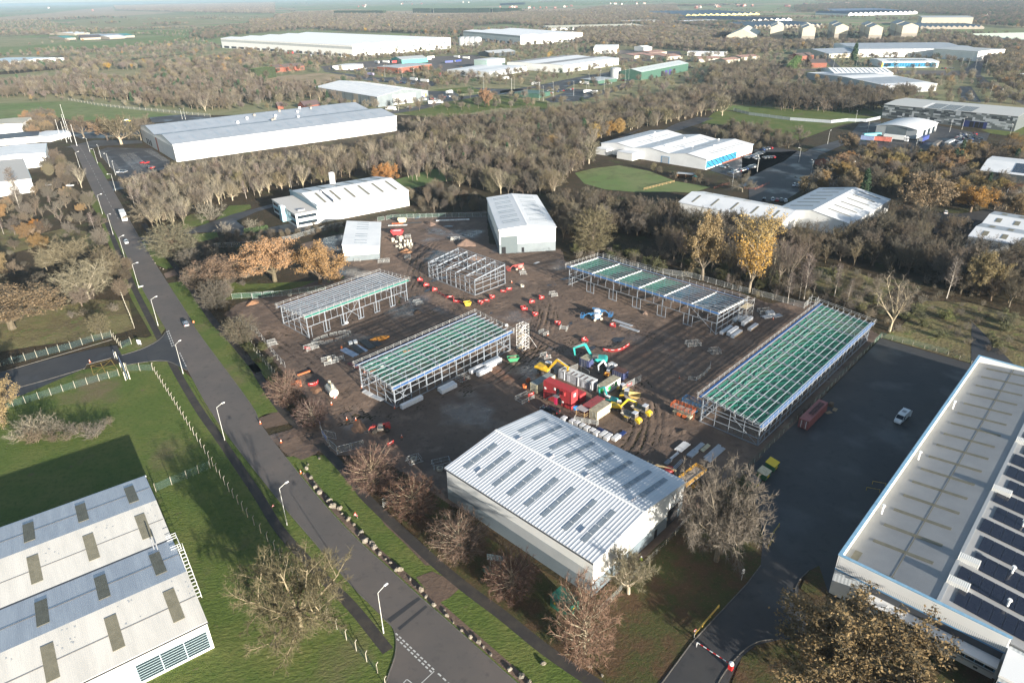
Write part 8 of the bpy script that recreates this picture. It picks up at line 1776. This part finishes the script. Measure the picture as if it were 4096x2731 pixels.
def conifer(seed,h=11.0,w=5.5):
 r=random.Random(seed);t=Tree(seed);t.wood.tube((0,0,-.2),(0,0,h*.97),0.2,0.03,6)
 for k in range(26):
  z=h*(0.08+0.9*k/26);rad=w/2*(1-(z/h)**1.3)+0.25
  for i in range(13):
   a=r.uniform(0,6.28);e=Vector((math.cos(a)*rad*r.uniform(.7,1.1),math.sin(a)*rad*r.uniform(.7,1.1),z-0.35*rad));
   for j in range(6):
    q=Vector((0,0,z)).lerp(e,r.uniform(0.35,1));t.leaf(q+rvec(r)*0.25,r.uniform(0.3,0.55))
 wm=t.wood.mesh('trunk',BARK);cm=MB().add(t.lv,t.lf).mesh('crown',LEAF['green']);return wm,cm,h
PROTO['conifer']=[conifer(20),conifer(21,12,7)]
# far-off crowns: coarse sprays, the same colours
def farcrown(seed,h,w,colm,leafm=None,n=210):
 r=random.Random(seed);t=Tree(seed);t.wood.tube((0,0,-.3),(0,0,h*.6),0.25,0.06,4)
 lump=[(rvec(r)*0.55,r.uniform(.35,.6))for _ in range(7)]
 for i in range(n):
  c,s_=lump[i%7];q=c+rvec(r)*s_*r.random()**0.4
  p=Vector((q.x*w/2,q.y*w/2,h*(0.60+0.40*q.z*0.9)));p.z=max(p.z,h*.12)
  up=Vector((0,0,1))*0.8+rvec(r)*0.8;up.normalize();t.twig(p,up,r.uniform(1.0,2.2),r.uniform(.14,.30))
 return(t.wood.mesh('trunk',BARK),MB().add(t.tv,t.tf).mesh('crown',colm),h)
for k,c in(('far_brown',TW['brown']),('far_olive',TW['olive']),('far_pale',TW['pale']),('far_mauve',TW['mauve']),('far_dark',TW['dark']),('far_tan',LEAF['tan']),('far_gold',LEAF['gold']),('far_green',LEAF['green'])):
 PROTO[k]=[farcrown(len(k)*7+j,11,9,c,n=(700 if k=='far_green' else 460))for j in range(2)]

def single(key,loc,h,rz,label,cat='tree',group=None,var=0,name=None,wide=1.0):
 wm,cm,h0=PROTO[key][var%len(PROTO[key])];s_=h/h0
 o=thing(name or 'tree',label,cat,loc,rz,group);o.scale=(s_*wide,s_*wide,s_)
 for n_,me in(('trunk',wm),('crown',cm)):
  c=bpy.data.objects.new(n_,me);COL.objects.link(c);c.parent=o
 return o
def top(tile,bx,by,ty):
 """height of something standing at (bx, by) whose top is seen at height ty in the same tile"""
 b=T(tile,bx,by);lo,hi=0.2,40
 for _ in range(30):
  m=(lo+hi)/2;yv=vpx((b.x,b.y,m))[1]*4096/2352
  ok=yv>TY[tile//10]+ty*1100/2352
  lo,hi=(m,hi)if ok else(lo,m)
 return lo
NT=[0]
def pw(key):
 """crown width of a source tree"""
 c=PROTO[key][0][1];a1=np.empty(len(c.vertices)*3);c.vertices.foreach_get('co',a1);a1=a1.reshape(-1,3);return float(np.percentile(np.hypot(a1[:,0],a1[:,1]),96))*2
PW={}
def plant(key,tile,bx,by,ty,label,group=None,wide=1.0,name='tree',cat='tree',w=None):
 """tree whose foot is seen at (bx, by), crown top at ty and crown w across in the survey tile"""
 NT[0]+=1;p=T(tile,bx,by)
 if key not in PW:PW[key]=pw(key)
 h0=PROTO[key][0][2];k=1100/2352;S=math.sqrt(p.x*p.x+p.y*p.y+H*H);sn,cs=H/S,math.hypot(p.x,p.y)/S;m=FX/S;lo,hi=1.0,30.0
 wm=w*k/m if w else None;dy=(by-ty)*k
 for _ in range(30):
  h=(lo+hi)/2;a_=(wm if wm else PW[key]*h/h0*wide)/2
  up=m*(cs*.60*h+math.hypot(cs*.40*h,sn*a_));lo,hi=(h,hi)if up<dy else(lo,h)
 if wm:wide=wm/(PW[key]*lo/h0)
 return single(key,p,lo,RND.uniform(0,360),label,cat,group,NT[0],name,wide)
plant('lime',21,330,640,330,'round bare roadside lime beside the orange pipes, first of the row from the pipe stack',w=300)
plant('lime',21,545,815,560,'bare roadside lime with pale limbs beside the site entrance gate',w=270)
plant('lime',21,1065,1370,945,'bare russet roadside lime just past the mesh gates, beside the dark shed shadow',w=440)
plant('lime',21,1400,1590,1215,'bare russet lime by the near left corner of the silver roofed warehouse',w=440)
plant('lime',31,1795,500,70,'dense bare lime in front of the warehouse left of the site sign',w=460)
plant('lime',31,2240,830,430,'bare lime right of the site sign in front of the warehouse wall',w=410)
plant('lime',32,720,1380,700,'tall bare reddish lime in front of the green substation box',w=500)
plant('oak',32,1100,800,400,'small pale bare tree at the warehouse corner fence',w=400)
plant('browngrand',32,1850,520,-310,'big bare spreading tree between the warehouse and the dark yard',w=690)
plant('grand',31,430,1100,400,'big bare spreading oak with pale limbs standing on the lawn by the road',w=900)
plant('goldoak',33,940,1540,830,'broad oak with brown and olive leaves in front of the parapet factory',w=1150)
plant('tan',20,20,790,440,'tan leaved tree at the left picture edge by the lawn shrubs',w=310)
plant('orange',11,215,1015,630,'bright orange leaved oak behind the frame nearest the road',w=440)
plant('tan',11,600,1035,670,'brown half bare oak right of the orange oak',w=430)
plant('olivelime',12,790,775,345,'tall bare lime with pale trunk at the corner of the long steel frame',w=360)
plant('goldash',12,2130,1110,640,'golden leaved willow behind the long steel frame, lower of the two',w=320)
plant('goldash',12,2180,900,430,'golden leaved willow behind the long steel frame, upper of the two',w=330)
plant('tan',12,1730,1000,430,'tall bare tree with a few tan leaves behind the steel frame roof',w=350)
plant('redash',13,330,1080,610,'tall mauve twigged birch clump beside the white wrapped pallets',w=330)
for k,(x,y,ty)in enumerate(((330,1205,950),(430,1165,870),(470,1170,800),(730,1145,880),(840,1190,1000))):
 plant('birch',13,x,y,ty,'thin white stemmed birch, %s from the frame corner in the bracken'%('first','second','third','fourth','fifth')[k],'thin birches in the bracken')
plant('ash',13,1200,1440,960,'pale bare bushy tree at the fence corner of the dark yard',w=420)
plant('tan',13,1470,470,130,'large tan leaved tree above the dark parking area',w=400)
plant('orange',13,1890,420,230,'orange leaved tree beside the white parked car on the right',w=240)
plant('birch',13,1690,1160,850,'white stemmed birch standing alone below the dark wood')
plant('oliveleaf',13,1960,1130,800,'olive leaved tree right of the lone birch',w=240)
plant('conifer',13,980,270,80,'dark green fir beside the tree shadowed shed roof')
plant('grand',10,760,1165,840,'bare oak with lit yellow limbs in the rough grass left of the road',w=430)
plant('grand',10,570,890,675,'bare low oak beside the dark hedge shadow left of the road',w=380)
plant('oliveleaf',10,110,1420,1080,'big olive leaved oak at the left picture edge',w=600)
plant('oliveleaf',10,-10,1000,800,'olive leaved tree cut by the left picture edge',w=220)
plant('olivelime',10,940,990,730,'bare round tree close to the left footpath',w=210)
plant('brownoak',10,380,1090,950,'small bare tree between the two oaks left of the road',w=170)
plant('olivelime',10,1500,800,520,'bare round tree on the grass island right of the road',w=390)
plant('brownlime',10,1680,1090,880,'bare roadside tree above the long grass verge, upper one',w=180)
plant('tan',10,1930,1050,790,'bare tree with faded tan leaves left of the orange oak',w=430)
plant('brownlime',10,1850,1250,1000,'bare roadside tree above the long grass verge, lower one',w=260)
plant('olivelime',10,2070,1540,1290,'bare bushy tree beside the mesh panels at the site edge',w=280)
plant('brownlime',10,1630,900,740,'small bare tree at the muddy track beside the road',w=180)
plant('oak',10,1400,490,280,'broad bare oak above the right kerb near the lorry',w=390)
plant('palescrub',10,1800,490,290,'dense vase shaped bare shrub on the unit lawn',w=240)
plant('palescrub',10,1940,620,500,'small pale bare tree beside the driveway',w=160)
plant('palescrub',10,2150,580,465,'small pale bare tree on the driveway island',w=160)
plant('ash',10,700,215,60,'bare tree at the white unit beside the road bend')
plant('birch',10,170,400,110,'tall thin bare birch at the left edge white unit')
plant('orange',10,20,500,370,'orange leaved tree at the left picture edge below the white unit')
plant('orange',10,320,600,500,'small orange leaved tree in the rough wood left of the road')
plant('orange',11,1160,200,5,'round orange leaved oak in the belt behind the blue and white unit',wide=1.1)
plant('orange',1,2010,905,765,'orange leaved oak alone on the far green field',wide=1.2)
plant('oak',0,1040,1235,1010,'bare pale limbed oak on the car park lawn',wide=1.3)
plant('brownoak',0,720,1175,1010,'bare brown oak behind the flagpoles',wide=1.2)
plant('tan',0,920,1200,1040,'russet half bare oak between the pale oak and the flagpoles',wide=1.2)
plant('brownoak',0,1210,1200,1010,'bare oak at the gable of the long white warehouse',wide=1.1)
plant('oak',2,620,1460,1270,'leaning bare pale tree in the hedge behind the paddock')
plant('oak',2,760,1400,1190,'bare pale tree left of the blue glazed unit')
plant('goldlime',2,450,1290,1150,'golden pointed tree in the wood, lower one')
plant('goldlime',2,810,1190,1050,'golden pointed tree in the wood, left one of the upper row')
plant('goldlime',2,1020,1140,1010,'golden pointed tree in the wood, right one of the upper row')
plant('orange',2,940,1160,1040,'russet pointed tree between the two golden ones')
plant('oak',2,1900,990,830,'bare tree alone on the edge of the long green field')
plant('brownoak',3,430,1190,1080,'small bare tree on the green field left of the lorry park')
plant('tan',3,850,1320,1160,'tan leaved tree in front of the curtain sided trailers')
plant('conifer',3,890,540,405,'dark cypress pair beside the white factory')
plant('conifer',3,980,1560,1460,'dark green yew beside the road right of the lamp post')

# ---- woods: the trees that show largest stand alone, the rest is a mass
W_BELT=dict(ash=5,redash=1,birch=2,brownash=3,oak=1);W_DARK=dict(darkash=4,darkoak=4,brownoak=2,brownash=2);W_MIX=dict(brownoak=3,brownash=4,ash=2,olivelime=2,oak=1,darkash=2,redash=1,conifer=.25)
W_SCR=dict(scrub=4,palescrub=2,brownlime=1,ivyscrub=3)
F_MIX=dict(far_brown=4,far_olive=3,far_pale=2,far_mauve=2,far_dark=2,far_tan=.15,far_green=.3,far_gold=.05)
F_DARK=dict(far_brown=3,far_dark=4,far_mauve=2,far_green=2,far_tan=.3)
WOODS=[
 # name phrase, polygon, spacing, weights, height range
 ('{k} in the belt by the long warehouse',P([(285,440),(330,425),(400,412),(560,388),(760,366),(910,338),(985,336),(1060,378),(1040,400),(940,420),(880,395),(800,410),(660,442),(600,452),(520,468),(450,495),(405,530),(350,525),(325,500)]),6.2,W_BELT,(8,13)),
 ('{k} in the wood behind the gabled unit',P([(925,300),(1080,285),(1200,275),(1330,258),(1480,240),(1600,215),(1690,200),(1720,222),(1640,262),(1500,292),(1390,308),(1370,330),(1352,372),(1310,400),(1290,425),(1268,450),(1200,455),(1100,440),(1000,425),(1060,400),(1010,345)]),6.2,W_MIX,(7,13.5)),
 ('{k} in the wood behind the long frame',P([(1262,478),(1330,470),(1420,488),(1540,500),(1600,525),(1700,535),(1800,555),(1900,575),(2000,535),(2070,490),(2150,490),(2200,530),(2352,610),(2420,690),(2300,720),(2150,650),(2000,620),(1880,605),(1800,600),(1700,560),(1560,560),(1440,540),(1320,545),(1290,560),(1270,500)]),5.6,W_DARK,(7.5,13)),
 ('{k} left of the road',P([(0,445),(90,440),(190,425),(270,560),(305,640),(290,700),(230,640),(130,600),(0,590)]),9.0,dict(brownlime=2,brownash=2,scrub=2,palescrub=2,birch=1,brownoak=2,tan=.4),(5,9)),
 ('{k} in the copse beside the road',P([(0,620),(120,600),(240,640),(290,720),(240,790),(160,760),(80,720),(0,730)]),10.5,dict(oak=3,brownoak=2,scrub=3,olivelime=1),(5,9)),
 ('{k} in the scrub behind the frame',P([(1290,575),(1430,570),(1560,590),(1700,625),(1840,650),(1900,620),(2010,640),(2050,700),(2000,755),(1880,685),(1760,690),(1560,628),(1420,605),(1330,592)]),5.0,dict(scrub=3,ivyscrub=1,palescrub=1,birch=.6,brownash=.4),(2.5,5)),
 ('{k} on the slope by the frames',P([(1520,560),(1640,560),(1760,590),(1830,620),(1800,672),(1700,645),(1580,615),(1500,600)]),6.0,dict(redash=3,brownash=3,ash=1,darkash=1),(10,14)),
 ('{k} in rough ground beyond the yard',P([(2000,690),(2130,640),(2352,720),(2500,800),(2352,830),(2250,810),(2100,770),(2020,750)]),6.5,dict(scrub=2,ivyscrub=3,palescrub=2),(1.6,3.6)),
 ('{k} in the thicket by the blue unit',P([(935,440),(1000,430),(1110,455),(1115,485),(1000,490),(950,492),(930,470)]),5.0,dict(scrub=3,brownlime=2,brownash=1),(4,8)),
 ('{k} in the hedge before the blue unit',P([(560,520),(660,520),(760,505),(800,515),(780,535),(690,545),(600,560),(520,590),(440,610),(430,590)]),4.0,dict(scrub=3,brownlime=1),(2,3.6)),
 ('{k} along the path behind the verge',P([(430,600),(520,600),(570,625),(560,660),(520,700),(470,660)]),6.0,dict(brownlime=3,scrub=2),(5,8)),
 ('{k} in the strip behind the fence',P([(560,790),(600,790),(660,870),(650,890),(590,840)]),4.0,dict(scrub=1,ivyscrub=2),(1.2,2.2)),
 ('bare {k} around the car parks right of the paddock',P([(1480,385),(1560,402),(1650,420),(1600,432),(1500,412)]),6,dict(scrub=3,olivelime=2,brownoak=1),(3,6)),
 ('bare {k} by the road bend right of the glazed unit',P([(1700,440),(1780,420),(1900,400),(2050,395),(2200,420),(2352,440),(2352,520),(2150,470),(2080,440),(1950,450),(1850,470)]),8.5,dict(brownoak=3,oliveleaf=2,tan=1,darkash=2,olivelime=2,conifer=.3),(8,12)),
 ('{k} screening the lorry park on the right',P([(1950,370),(2050,355),(2150,365),(2300,345),(2352,330),(2352,440),(2200,430),(2100,395),(2000,400),(1900,395)]),8.5,dict(brownoak=2,oliveleaf=3,tan=1.5,darkash=2,conifer=.3),(8,12)),
 ('bare {k} on the field edge behind the glazed unit',P([(1600,300),(1700,285),(1800,305),(1850,340),(1780,350),(1700,335),(1620,318)]),8,dict(brownoak=3,darkash=2,olivelime=2,scrub=2),(5,9)),
 ('dark {k} in the wood behind the long green field',P([(1690,235),(1760,218),(1900,215),(2000,225),(2100,220),(2050,250),(1950,262),(1850,255),(1750,258)]),8,W_DARK,(11,15)),
 ('bare {k} in the wood below the cream tower sheds',P([(1640,160),(1750,150),(1830,175),(1800,200),(1760,218),(1690,200),(1620,200)]),8,W_MIX,(9,13)),
 ('bare {k} in the wood beyond the left field',P([(0,225),(160,220),(340,240),(480,258),(560,240),(700,232),(780,235),(740,205),(640,200),(560,180),(420,190),(300,205),(120,190),(0,190)]),8,dict(brownash=4,ash=2,birch=2,brownoak=2,conifer=.7,redash=1),(9,13)),
 ('bare {k} on the roadside beside the left white units',P([(100,370),(130,350),(170,400),(190,425),(150,430),(110,400)]),8,dict(olivelime=3,brownoak=2,tan=1),(6,10)),
 ('bare {k} between the far field and the white units',P([(60,270),(120,262),(140,300),(90,320),(60,310)]),8,dict(brownoak=3,tan=1,olivelime=1),(8,11)),
]
FARW=[
 (P([(0,150),(180,145),(330,150),(480,140),(560,120),(640,135),(560,175),(420,195),(230,200),(100,175),(0,185)]),13,F_MIX,(8,12)),
 (P([(330,345),(700,360),(1200,345),(1700,320),(1900,420),(1700,500),(1200,540),(840,560),(640,520),(300,480),(0,510),(0,440)],0),24,F_MIX,(6,10)),
 (P([(0,175),(400,180),(560,235),(900,250),(1700,240),(1660,262),(1100,262),(560,290),(300,300),(0,280)],0),30,F_MIX,(7,10)),
 (P([(970,55),(1700,40),(2352,30),(2352,125),(1650,110),(1000,92)],0),26,dict(far_pale=4,far_mauve=3,far_brown=2,far_dark=1),(12,16)),
 (P([(1660,270),(1900,240),(2352,200),(2352,270),(1960,320),(1800,350),(1650,330)],0),15,F_DARK,(9,13)),
 (P([(0,160),(420,120),(860,95),(1180,115),(1500,150),(2352,120),(2352,200),(1900,215),(1672,300),(900,280),(520,250),(0,290)],1),15,F_MIX,(10,14)),
 (P([(900,240),(1500,250),(1900,200),(2352,180),(2352,205),(1910,230),(1900,300),(1680,310),(1300,285)],1),15,F_DARK,(10,14)),
 (P([(0,110),(600,110),(900,60),(1500,50),(1560,150),(1500,200),(1300,245),(640,260),(300,235),(0,200)],2),16,F_MIX,(10,14)),
 (P([(640,260),(1300,250),(1480,230),(1900,300),(2350,380),(2352,470),(2000,470),(1500,430),(1000,390),(640,380)],2),11,F_MIX,(9,13)),
 (P([(1480,160),(2352,155),(2352,230),(1900,250),(1500,215)],2),14,F_DARK,(9,13)),
 (P([(0,300),(160,380),(800,380),(1440,340),(1900,330),(2352,390),(2352,560),(2030,480),(1900,400),(800,395),(660,430),(400,430),(0,420)],3),11,F_MIX,(9,13)),
 (P([(380,60),(800,30),(1500,20),(2352,20),(2352,250),(1900,215),(1900,150),(1440,120),(1280,100),(800,110),(400,110)],3),16,F_DARK,(9,13)),
 (P([(1980,490),(2352,470),(2352,640),(2260,640),(2060,660)],3),9,dict(far_olive=3,far_brown=3,far_tan=1,far_dark=2),(9,13)),
 (P([(2000,700),(2352,690),(2352,900),(2250,920),(2100,860)],3),9,dict(far_olive=3,far_brown=3,far_tan=1,far_dark=2),(7,11)),
 (P([(620,545),(1100,600),(1300,640),(1600,690),(1400,730),(1150,700),(900,640),(600,600)],1),12,F_MIX,(3,6)),
 (P([(480,520),(880,500),(1500,470),(1900,440),(1900,470),(1300,530),(620,570),(480,560)],1),12,F_MIX,(6,9)),
 (P([(1300,640),(1500,590),(1900,640),(2352,690),(2352,740),(1900,740),(1500,760),(1330,720)],1),17,F_MIX,(6,10)),
]
KINDN=dict(ash='bare pale tree',redash='bare mauve tree',birch='bare white birch',brownash='bare brown tree',oak='bare pale oak',brownoak='bare brown oak',darkash='bare dark tree',darkoak='bare dark oak',olivelime='round olive tree',brownlime='round brown tree',conifer='green conifer',scrub='brown shrub',palescrub='pale shrub',ivyscrub='bramble shrub',tan='tan leaved tree',oliveleaf='olive leaved tree',redlime='red tree')
def scatter(poly,sp,rnd):
 bb=[(min(p[0]for p in e),max(p[0]for p in e),min(p[1]for p in e),max(p[1]for p in e),e)for e in EXCL]
 xs_=[p[0]for p in poly];ys_=[p[1]for p in poly];out=[]
 y=min(ys_);row=0
 while y<max(ys_):
  x=min(xs_)+(row%2)*sp/2
  while x<max(xs_):
   px_,py_=x+rnd.uniform(-.42,.42)*sp,y+rnd.uniform(-.42,.42)*sp
   if inpoly(px_,py_,poly)and not any(e[0]<px_<e[1]and e[2]<py_<e[3]and inpoly(px_,py_,e[4])for e in bb):out.append((px_,py_))
   x+=sp
  y+=sp*0.9;row+=1
 return out
def pick(w,rnd):
 k=rnd.random()*sum(w.values())
 for n_,v in w.items():
  k-=v
  if k<=0:return n_
 return n_
def hmin(wi):return WOODS[wi][4][0]
rnd=random.Random(42);cand=[]
for wi,(phr,poly,sp,wts,hr)in enumerate(WOODS):
 for(x,y)in scatter(poly,sp,rnd):
  k=pick(wts,rnd);h=rnd.uniform(*hr)*(1.0 if k not in('scrub','palescrub','ivyscrub')else(1 if hr[1]<6 else 0.4));vx,vy=vpx((x,y,h*0.6))
  inside=-40<vx<2392 and-40<vy<1620
  cand.append([h/math.hypot(x,y,H)if inside else 0,wi,k,x,y,h])
cand.sort(key=lambda c:-c[0])
mass={}
for i,(sz,wi,k,x,y,h)in enumerate(cand):
 if i<235 and sz>0:
  pv=WOODS[wi][1];pu=[vpx((q[0],q[1],0))for q in pv];u_,w_=vpx((x,y,0));ux=(u_-max(0,min(q[0]for q in pu)))/(min(2352,max(q[0]for q in pu))-max(0,min(q[0]for q in pu)));uy=(w_-min(q[1]for q in pu))/(max(q[1]for q in pu)-min(q[1]for q in pu));hh=(h-hmin(wi))/5
  place=('tall','middling','short')[0 if hh>.66 else 1 if hh>.33 else 2]+' '+WOODS[wi][0].format(k=KINDN.get(k,'tree'))+', '+('left end','left of middle','middle','right of middle','right end')[max(0,min(4,int(ux*5)))]+('' if uy>.66 else ' inside' if uy>.33 else ' rear')
  single(k,(x,y,-0.05),h,rnd.uniform(0,360),place,'shrub' if 'shrub' in KINDN.get(k,'')else 'tree','trees '+WOODS[wi][0].split('{k} ')[1],rnd.randrange(9),'shrub' if 'shrub' in KINDN.get(k,'')else 'tree',rnd.uniform(0.9,1.15))
 else:mass.setdefault(wi,[]).append((k,x,y,h))
# prototypes for the masses, kept out of the scene itself
USED=set(F_MIX)|set(F_DARK)|{k for w_ in FARW for k in w_[2]}|{i_[0]for v_ in mass.values()for i_ in v_}
KEYS=sorted(USED);PC=bpy.data.collections.new('tree_sources');SRC={}
for n_,key in enumerate(KEYS):
 for j,(wm,cm,h0)in enumerate(PROTO[key]):
  bm_=bpy.data.meshes.new('src');nv=len(wm.vertices);a1=np.empty(nv*3);wm.vertices.foreach_get('co',a1);a2=np.empty(len(cm.vertices)*3);cm.vertices.foreach_get('co',a2)
  vs=np.concatenate([a1,a2]).reshape(-1,3);fs=[tuple(p.vertices)for p in wm.polygons]+[tuple(i+nv for i in p.vertices)for p in cm.polygons]
  bm_.from_pydata(vs.tolist(),[],fs);bm_.materials.append(wm.materials[0])
  for m_ in cm.materials:bm_.materials.append(m_)
  mi=[0]*len(wm.polygons)+[p.material_index+1 for p in cm.polygons];bm_.polygons.foreach_set('material_index',mi);bm_.update()
  o=bpy.data.objects.new('%03d_source'%len(SRC),bm_);PC.objects.link(o);SRC[(key,j)]=(len(SRC),h0)
def scatter_nodes():
 ng=bpy.data.node_groups.new('scatter','GeometryNodeTree');ng.interface.new_socket('Geometry',in_out='INPUT',socket_type='NodeSocketGeometry');ng.interface.new_socket('Geometry',in_out='OUTPUT',socket_type='NodeSocketGeometry')
 n,l=ng.nodes,ng.links;gi=n.new('NodeGroupInput');go=n.new('NodeGroupOutput')
 ci=n.new('GeometryNodeCollectionInfo');ci.inputs[0].default_value=PC;ci.inputs['Separate Children'].default_value=True;ci.inputs['Reset Children'].default_value=True
 ip=n.new('GeometryNodeInstanceOnPoints');ip.inputs['Pick Instance'].default_value=True
 def attr(nm,ty):
  a=n.new('GeometryNodeInputNamedAttribute');a.data_type=ty;a.inputs[0].default_value=nm;return a.outputs[0]
 l.new(gi.outputs[0],ip.inputs['Points']);l.new(ci.outputs[0],ip.inputs['Instance']);l.new(attr('idx','INT'),ip.inputs['Instance Index'])
 l.new(attr('rot','FLOAT_VECTOR'),ip.inputs['Rotation']);l.new(attr('scl','FLOAT_VECTOR'),ip.inputs['Scale']);l.new(ip.outputs[0],go.inputs[0]);return ng
NG=scatter_nodes()
def massobj(name,label,items,rnd):
 """items: (kind, x, y, height): one object for trees nobody could count"""
 me=bpy.data.meshes.new(name);me.from_pydata([(x,y,-0.05)for k,x,y,h in items],[],[])
 ix,sc_,ro=[],[],[]
 for k,x,y,h in items:
  j=rnd.randrange(len(PROTO[k]));i_,h0=SRC[(k,j)];s_=h/h0;w_=s_*rnd.uniform(.9,1.2)
  ix.append(i_);sc_+=[w_,w_,s_];ro+=[0,0,rnd.uniform(0,6.28)]
 me.attributes.new('idx','INT','POINT').data.foreach_set('value',ix)
 me.attributes.new('scl','FLOAT_VECTOR','POINT').data.foreach_set('vector',sc_);me.attributes.new('rot','FLOAT_VECTOR','POINT').data.foreach_set('vector',ro)
 o=bpy.data.objects.new(name,me);COL.objects.link(o);md=o.modifiers.new('scatter','NODES');md.node_group=NG
 o['kind']='stuff';o['label']=label;o['category']='woodland';return o
for wi,items in mass.items():
 massobj('woodland','mass of '+WOODS[wi][0].format(k='trees').replace('bare trees','bare trees'),items,rnd)
nfar=0
FARN=['far wood left of the long fields','hedgerow trees around the farm','tree lines beyond the farm','distant plantation on the skyline','wood left of the huge white warehouse','wood behind the huge white warehouse','dark wood behind the two white warehouses','wood behind the cream roofed shed','wood behind the food plant','trees around the yellow factory','trees in front of the cream tower sheds','trees around the far sawtooth works','trees beside the main road on the right','trees at the right edge above the mosaic building','hedge trees of the lorry depot','trees between the field and the huge white warehouse','trees among the depot car parks']
for fi,(poly,sp,wts,hr)in enumerate(FARW):
 it=[(pick(wts,rnd),x,y,rnd.uniform(*hr))for x,y in scatter(poly,sp,rnd)];nfar+=len(it)
 if it:massobj('woodland','mass of bare '+FARN[fi],it,rnd)
it=[(pick(F_MIX,rnd),x,y,rnd.uniform(5,11))for x,y in scatter([(-480,720),(-60,655),(150,700),(330,640),(480,620),(760,760),(1050,1500),(800,2300),(200,2400),(-100,2100),(-480,1500),(-650,950)],17,rnd)if y<760+abs(x)*.2 or rnd.random()<.8]
massobj('woodland','mass of scattered bare trees between the far sheds',it,rnd)
# hedgerows and copses of the open country to the skyline
it=[]
for k in range(95):
 d=2300*(5.0**rnd.random());a=rnd.uniform(R(48),R(132));cx_,cy_=d*math.cos(a),d*math.sin(a);ha=rnd.uniform(0,math.pi);L=rnd.uniform(150,700)
 for q in range(int(L/14)):
  s_=q*14-L/2;it.append((pick(F_MIX,rnd),cx_+math.cos(ha)*s_+rnd.uniform(-4,4),cy_+math.sin(ha)*s_+rnd.uniform(-4,4),rnd.uniform(5,11)))
for k in range(32):
 d=2600*(4.2**rnd.random());a=rnd.uniform(R(48),R(132));cx_,cy_=d*math.cos(a),d*math.sin(a);rx=rnd.uniform(60,320);ry=rnd.uniform(40,120);w_=rnd.choice((F_MIX,F_DARK))
 for q in range(int(rx*ry/140)):
  t=rnd.uniform(0,6.28);u=math.sqrt(rnd.random());it.append((pick(w_,rnd),cx_+rx*u*math.cos(t),cy_+ry*u*math.sin(t),rnd.uniform(9,14)))
massobj('woodland','mass of hedgerow trees and copses across the far countryside',it,rnd)
print('trees',len(cand),'far',nfar,len(it),'tris',sum(len(m.polygons)for m in bpy.data.meshes))
# clipped evergreen hedge blocks
def hedge(label,a,b,w,h,m=LEAF['hedge'],name='hedge'):
 a,b=Vector(a),Vector(b);d=b-a;L=d.length;ang=math.degrees(math.atan2(d.y,d.x));t=thing(name,label,'hedge',a,ang);r=random.Random(int(L*10))
 vs=Tree(1);vs.r=r;n=int(min(9000,L*(w+2*h)*9/max(1,(L/60))))
 sz=0.3 if L<60 else 0.7
 for i in range(n):
  x=r.uniform(0,L);q=r.random()*(w+2*h)
  if q<h:p=Vector((x,-w/2+r.uniform(0,.3),q))
  elif q<2*h:p=Vector((x,w/2-r.uniform(0,.3),q-h))
  else:p=Vector((x,q-2*h-w/2,h*r.uniform(.94,1.03)))
  vs.leaf(p+rvec(r)*.1,sz*r.uniform(.7,1.3))
 for i in range(int(n*.1)):vs.leaf(Vector((r.choice((0,L)),r.uniform(-w/2,w/2),r.uniform(0,h))),sz)
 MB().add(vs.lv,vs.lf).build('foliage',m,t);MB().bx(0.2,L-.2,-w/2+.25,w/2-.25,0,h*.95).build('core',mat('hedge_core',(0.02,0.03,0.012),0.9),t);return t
hedge('tall clipped green conifer hedge at the end of the brick terrace',T(1,35,680),T(1,210,660),10,13)
hedge('tall clipped conifer hedge left of the brick office houses',T(3,340,650),T(3,415,560),8,12)
hedge('shorter clipped conifer hedge in front of the tall one',T(3,255,650),T(3,325,640),6,6)
for k,(x0,x1)in enumerate(((1405,1555),(1585,1785),(1790,1960),(1965,2060),(2085,2315),(735,1155))):
 hedge('dark conifer screen on the far field, %s'%('first from the gap','second in line','third in line','short fourth','fifth and last','long one left of the gap')[k],T(1,x0,112 if k<5 else 132),T(1,x1,112 if k<5 else 132),25,22,LEAF['green'])
hedge('trimmed low hedge beside the driveway of the blue and white unit',T(10,2095,605),T(10,2290,570),3,1.6)
# shrub islands and bramble patches
for k,(tl,x,y,ty,key)in enumerate([(20,320,900,700,'palescrub'),(20,420,880,740,'palescrub'),(20,520,860,760,'palescrub'),(20,640,890,780,'scrub'),(20,720,870,770,'scrub'),(20,800,920,770,'palescrub'),(20,880,850,750,'scrub'),(20,300,960,830,'scrub'),(20,460,950,850,'scrub'),(20,580,940,860,'scrub'),(20,230,900,740,'palescrub'),(20,940,800,730,'scrub')]):
 plant(key,tl,x,y,ty,'low bare shrub in the island on the lawn','lawn island shrubs',1.35,'shrub','shrub')
# ================================================================ haze
hz=MB().bx(-14000,14000,-400,16000,-1.2,112).build('haze',None)
hm=bpy.data.materials.new('haze');hm.use_nodes=True;hn=hm.node_tree;hn.nodes.clear()
pv_=hn.nodes.new('ShaderNodeVolumePrincipled');pv_.inputs['Color'].default_value=(0.55,0.76,1.0,1);pv_.inputs['Density'].default_value=0.00005;pv_.inputs['Anisotropy'].default_value=0.0
ho=hn.nodes.new('ShaderNodeOutputMaterial');hn.links.new(pv_.outputs[0],ho.inputs['Volume'])
hz.data.materials.clear();hz.data.materials.append(hm);hz['kind']='stuff';hz['label']='thin pale haze over the distant countryside'
print('objects',len(bpy.data.objects))
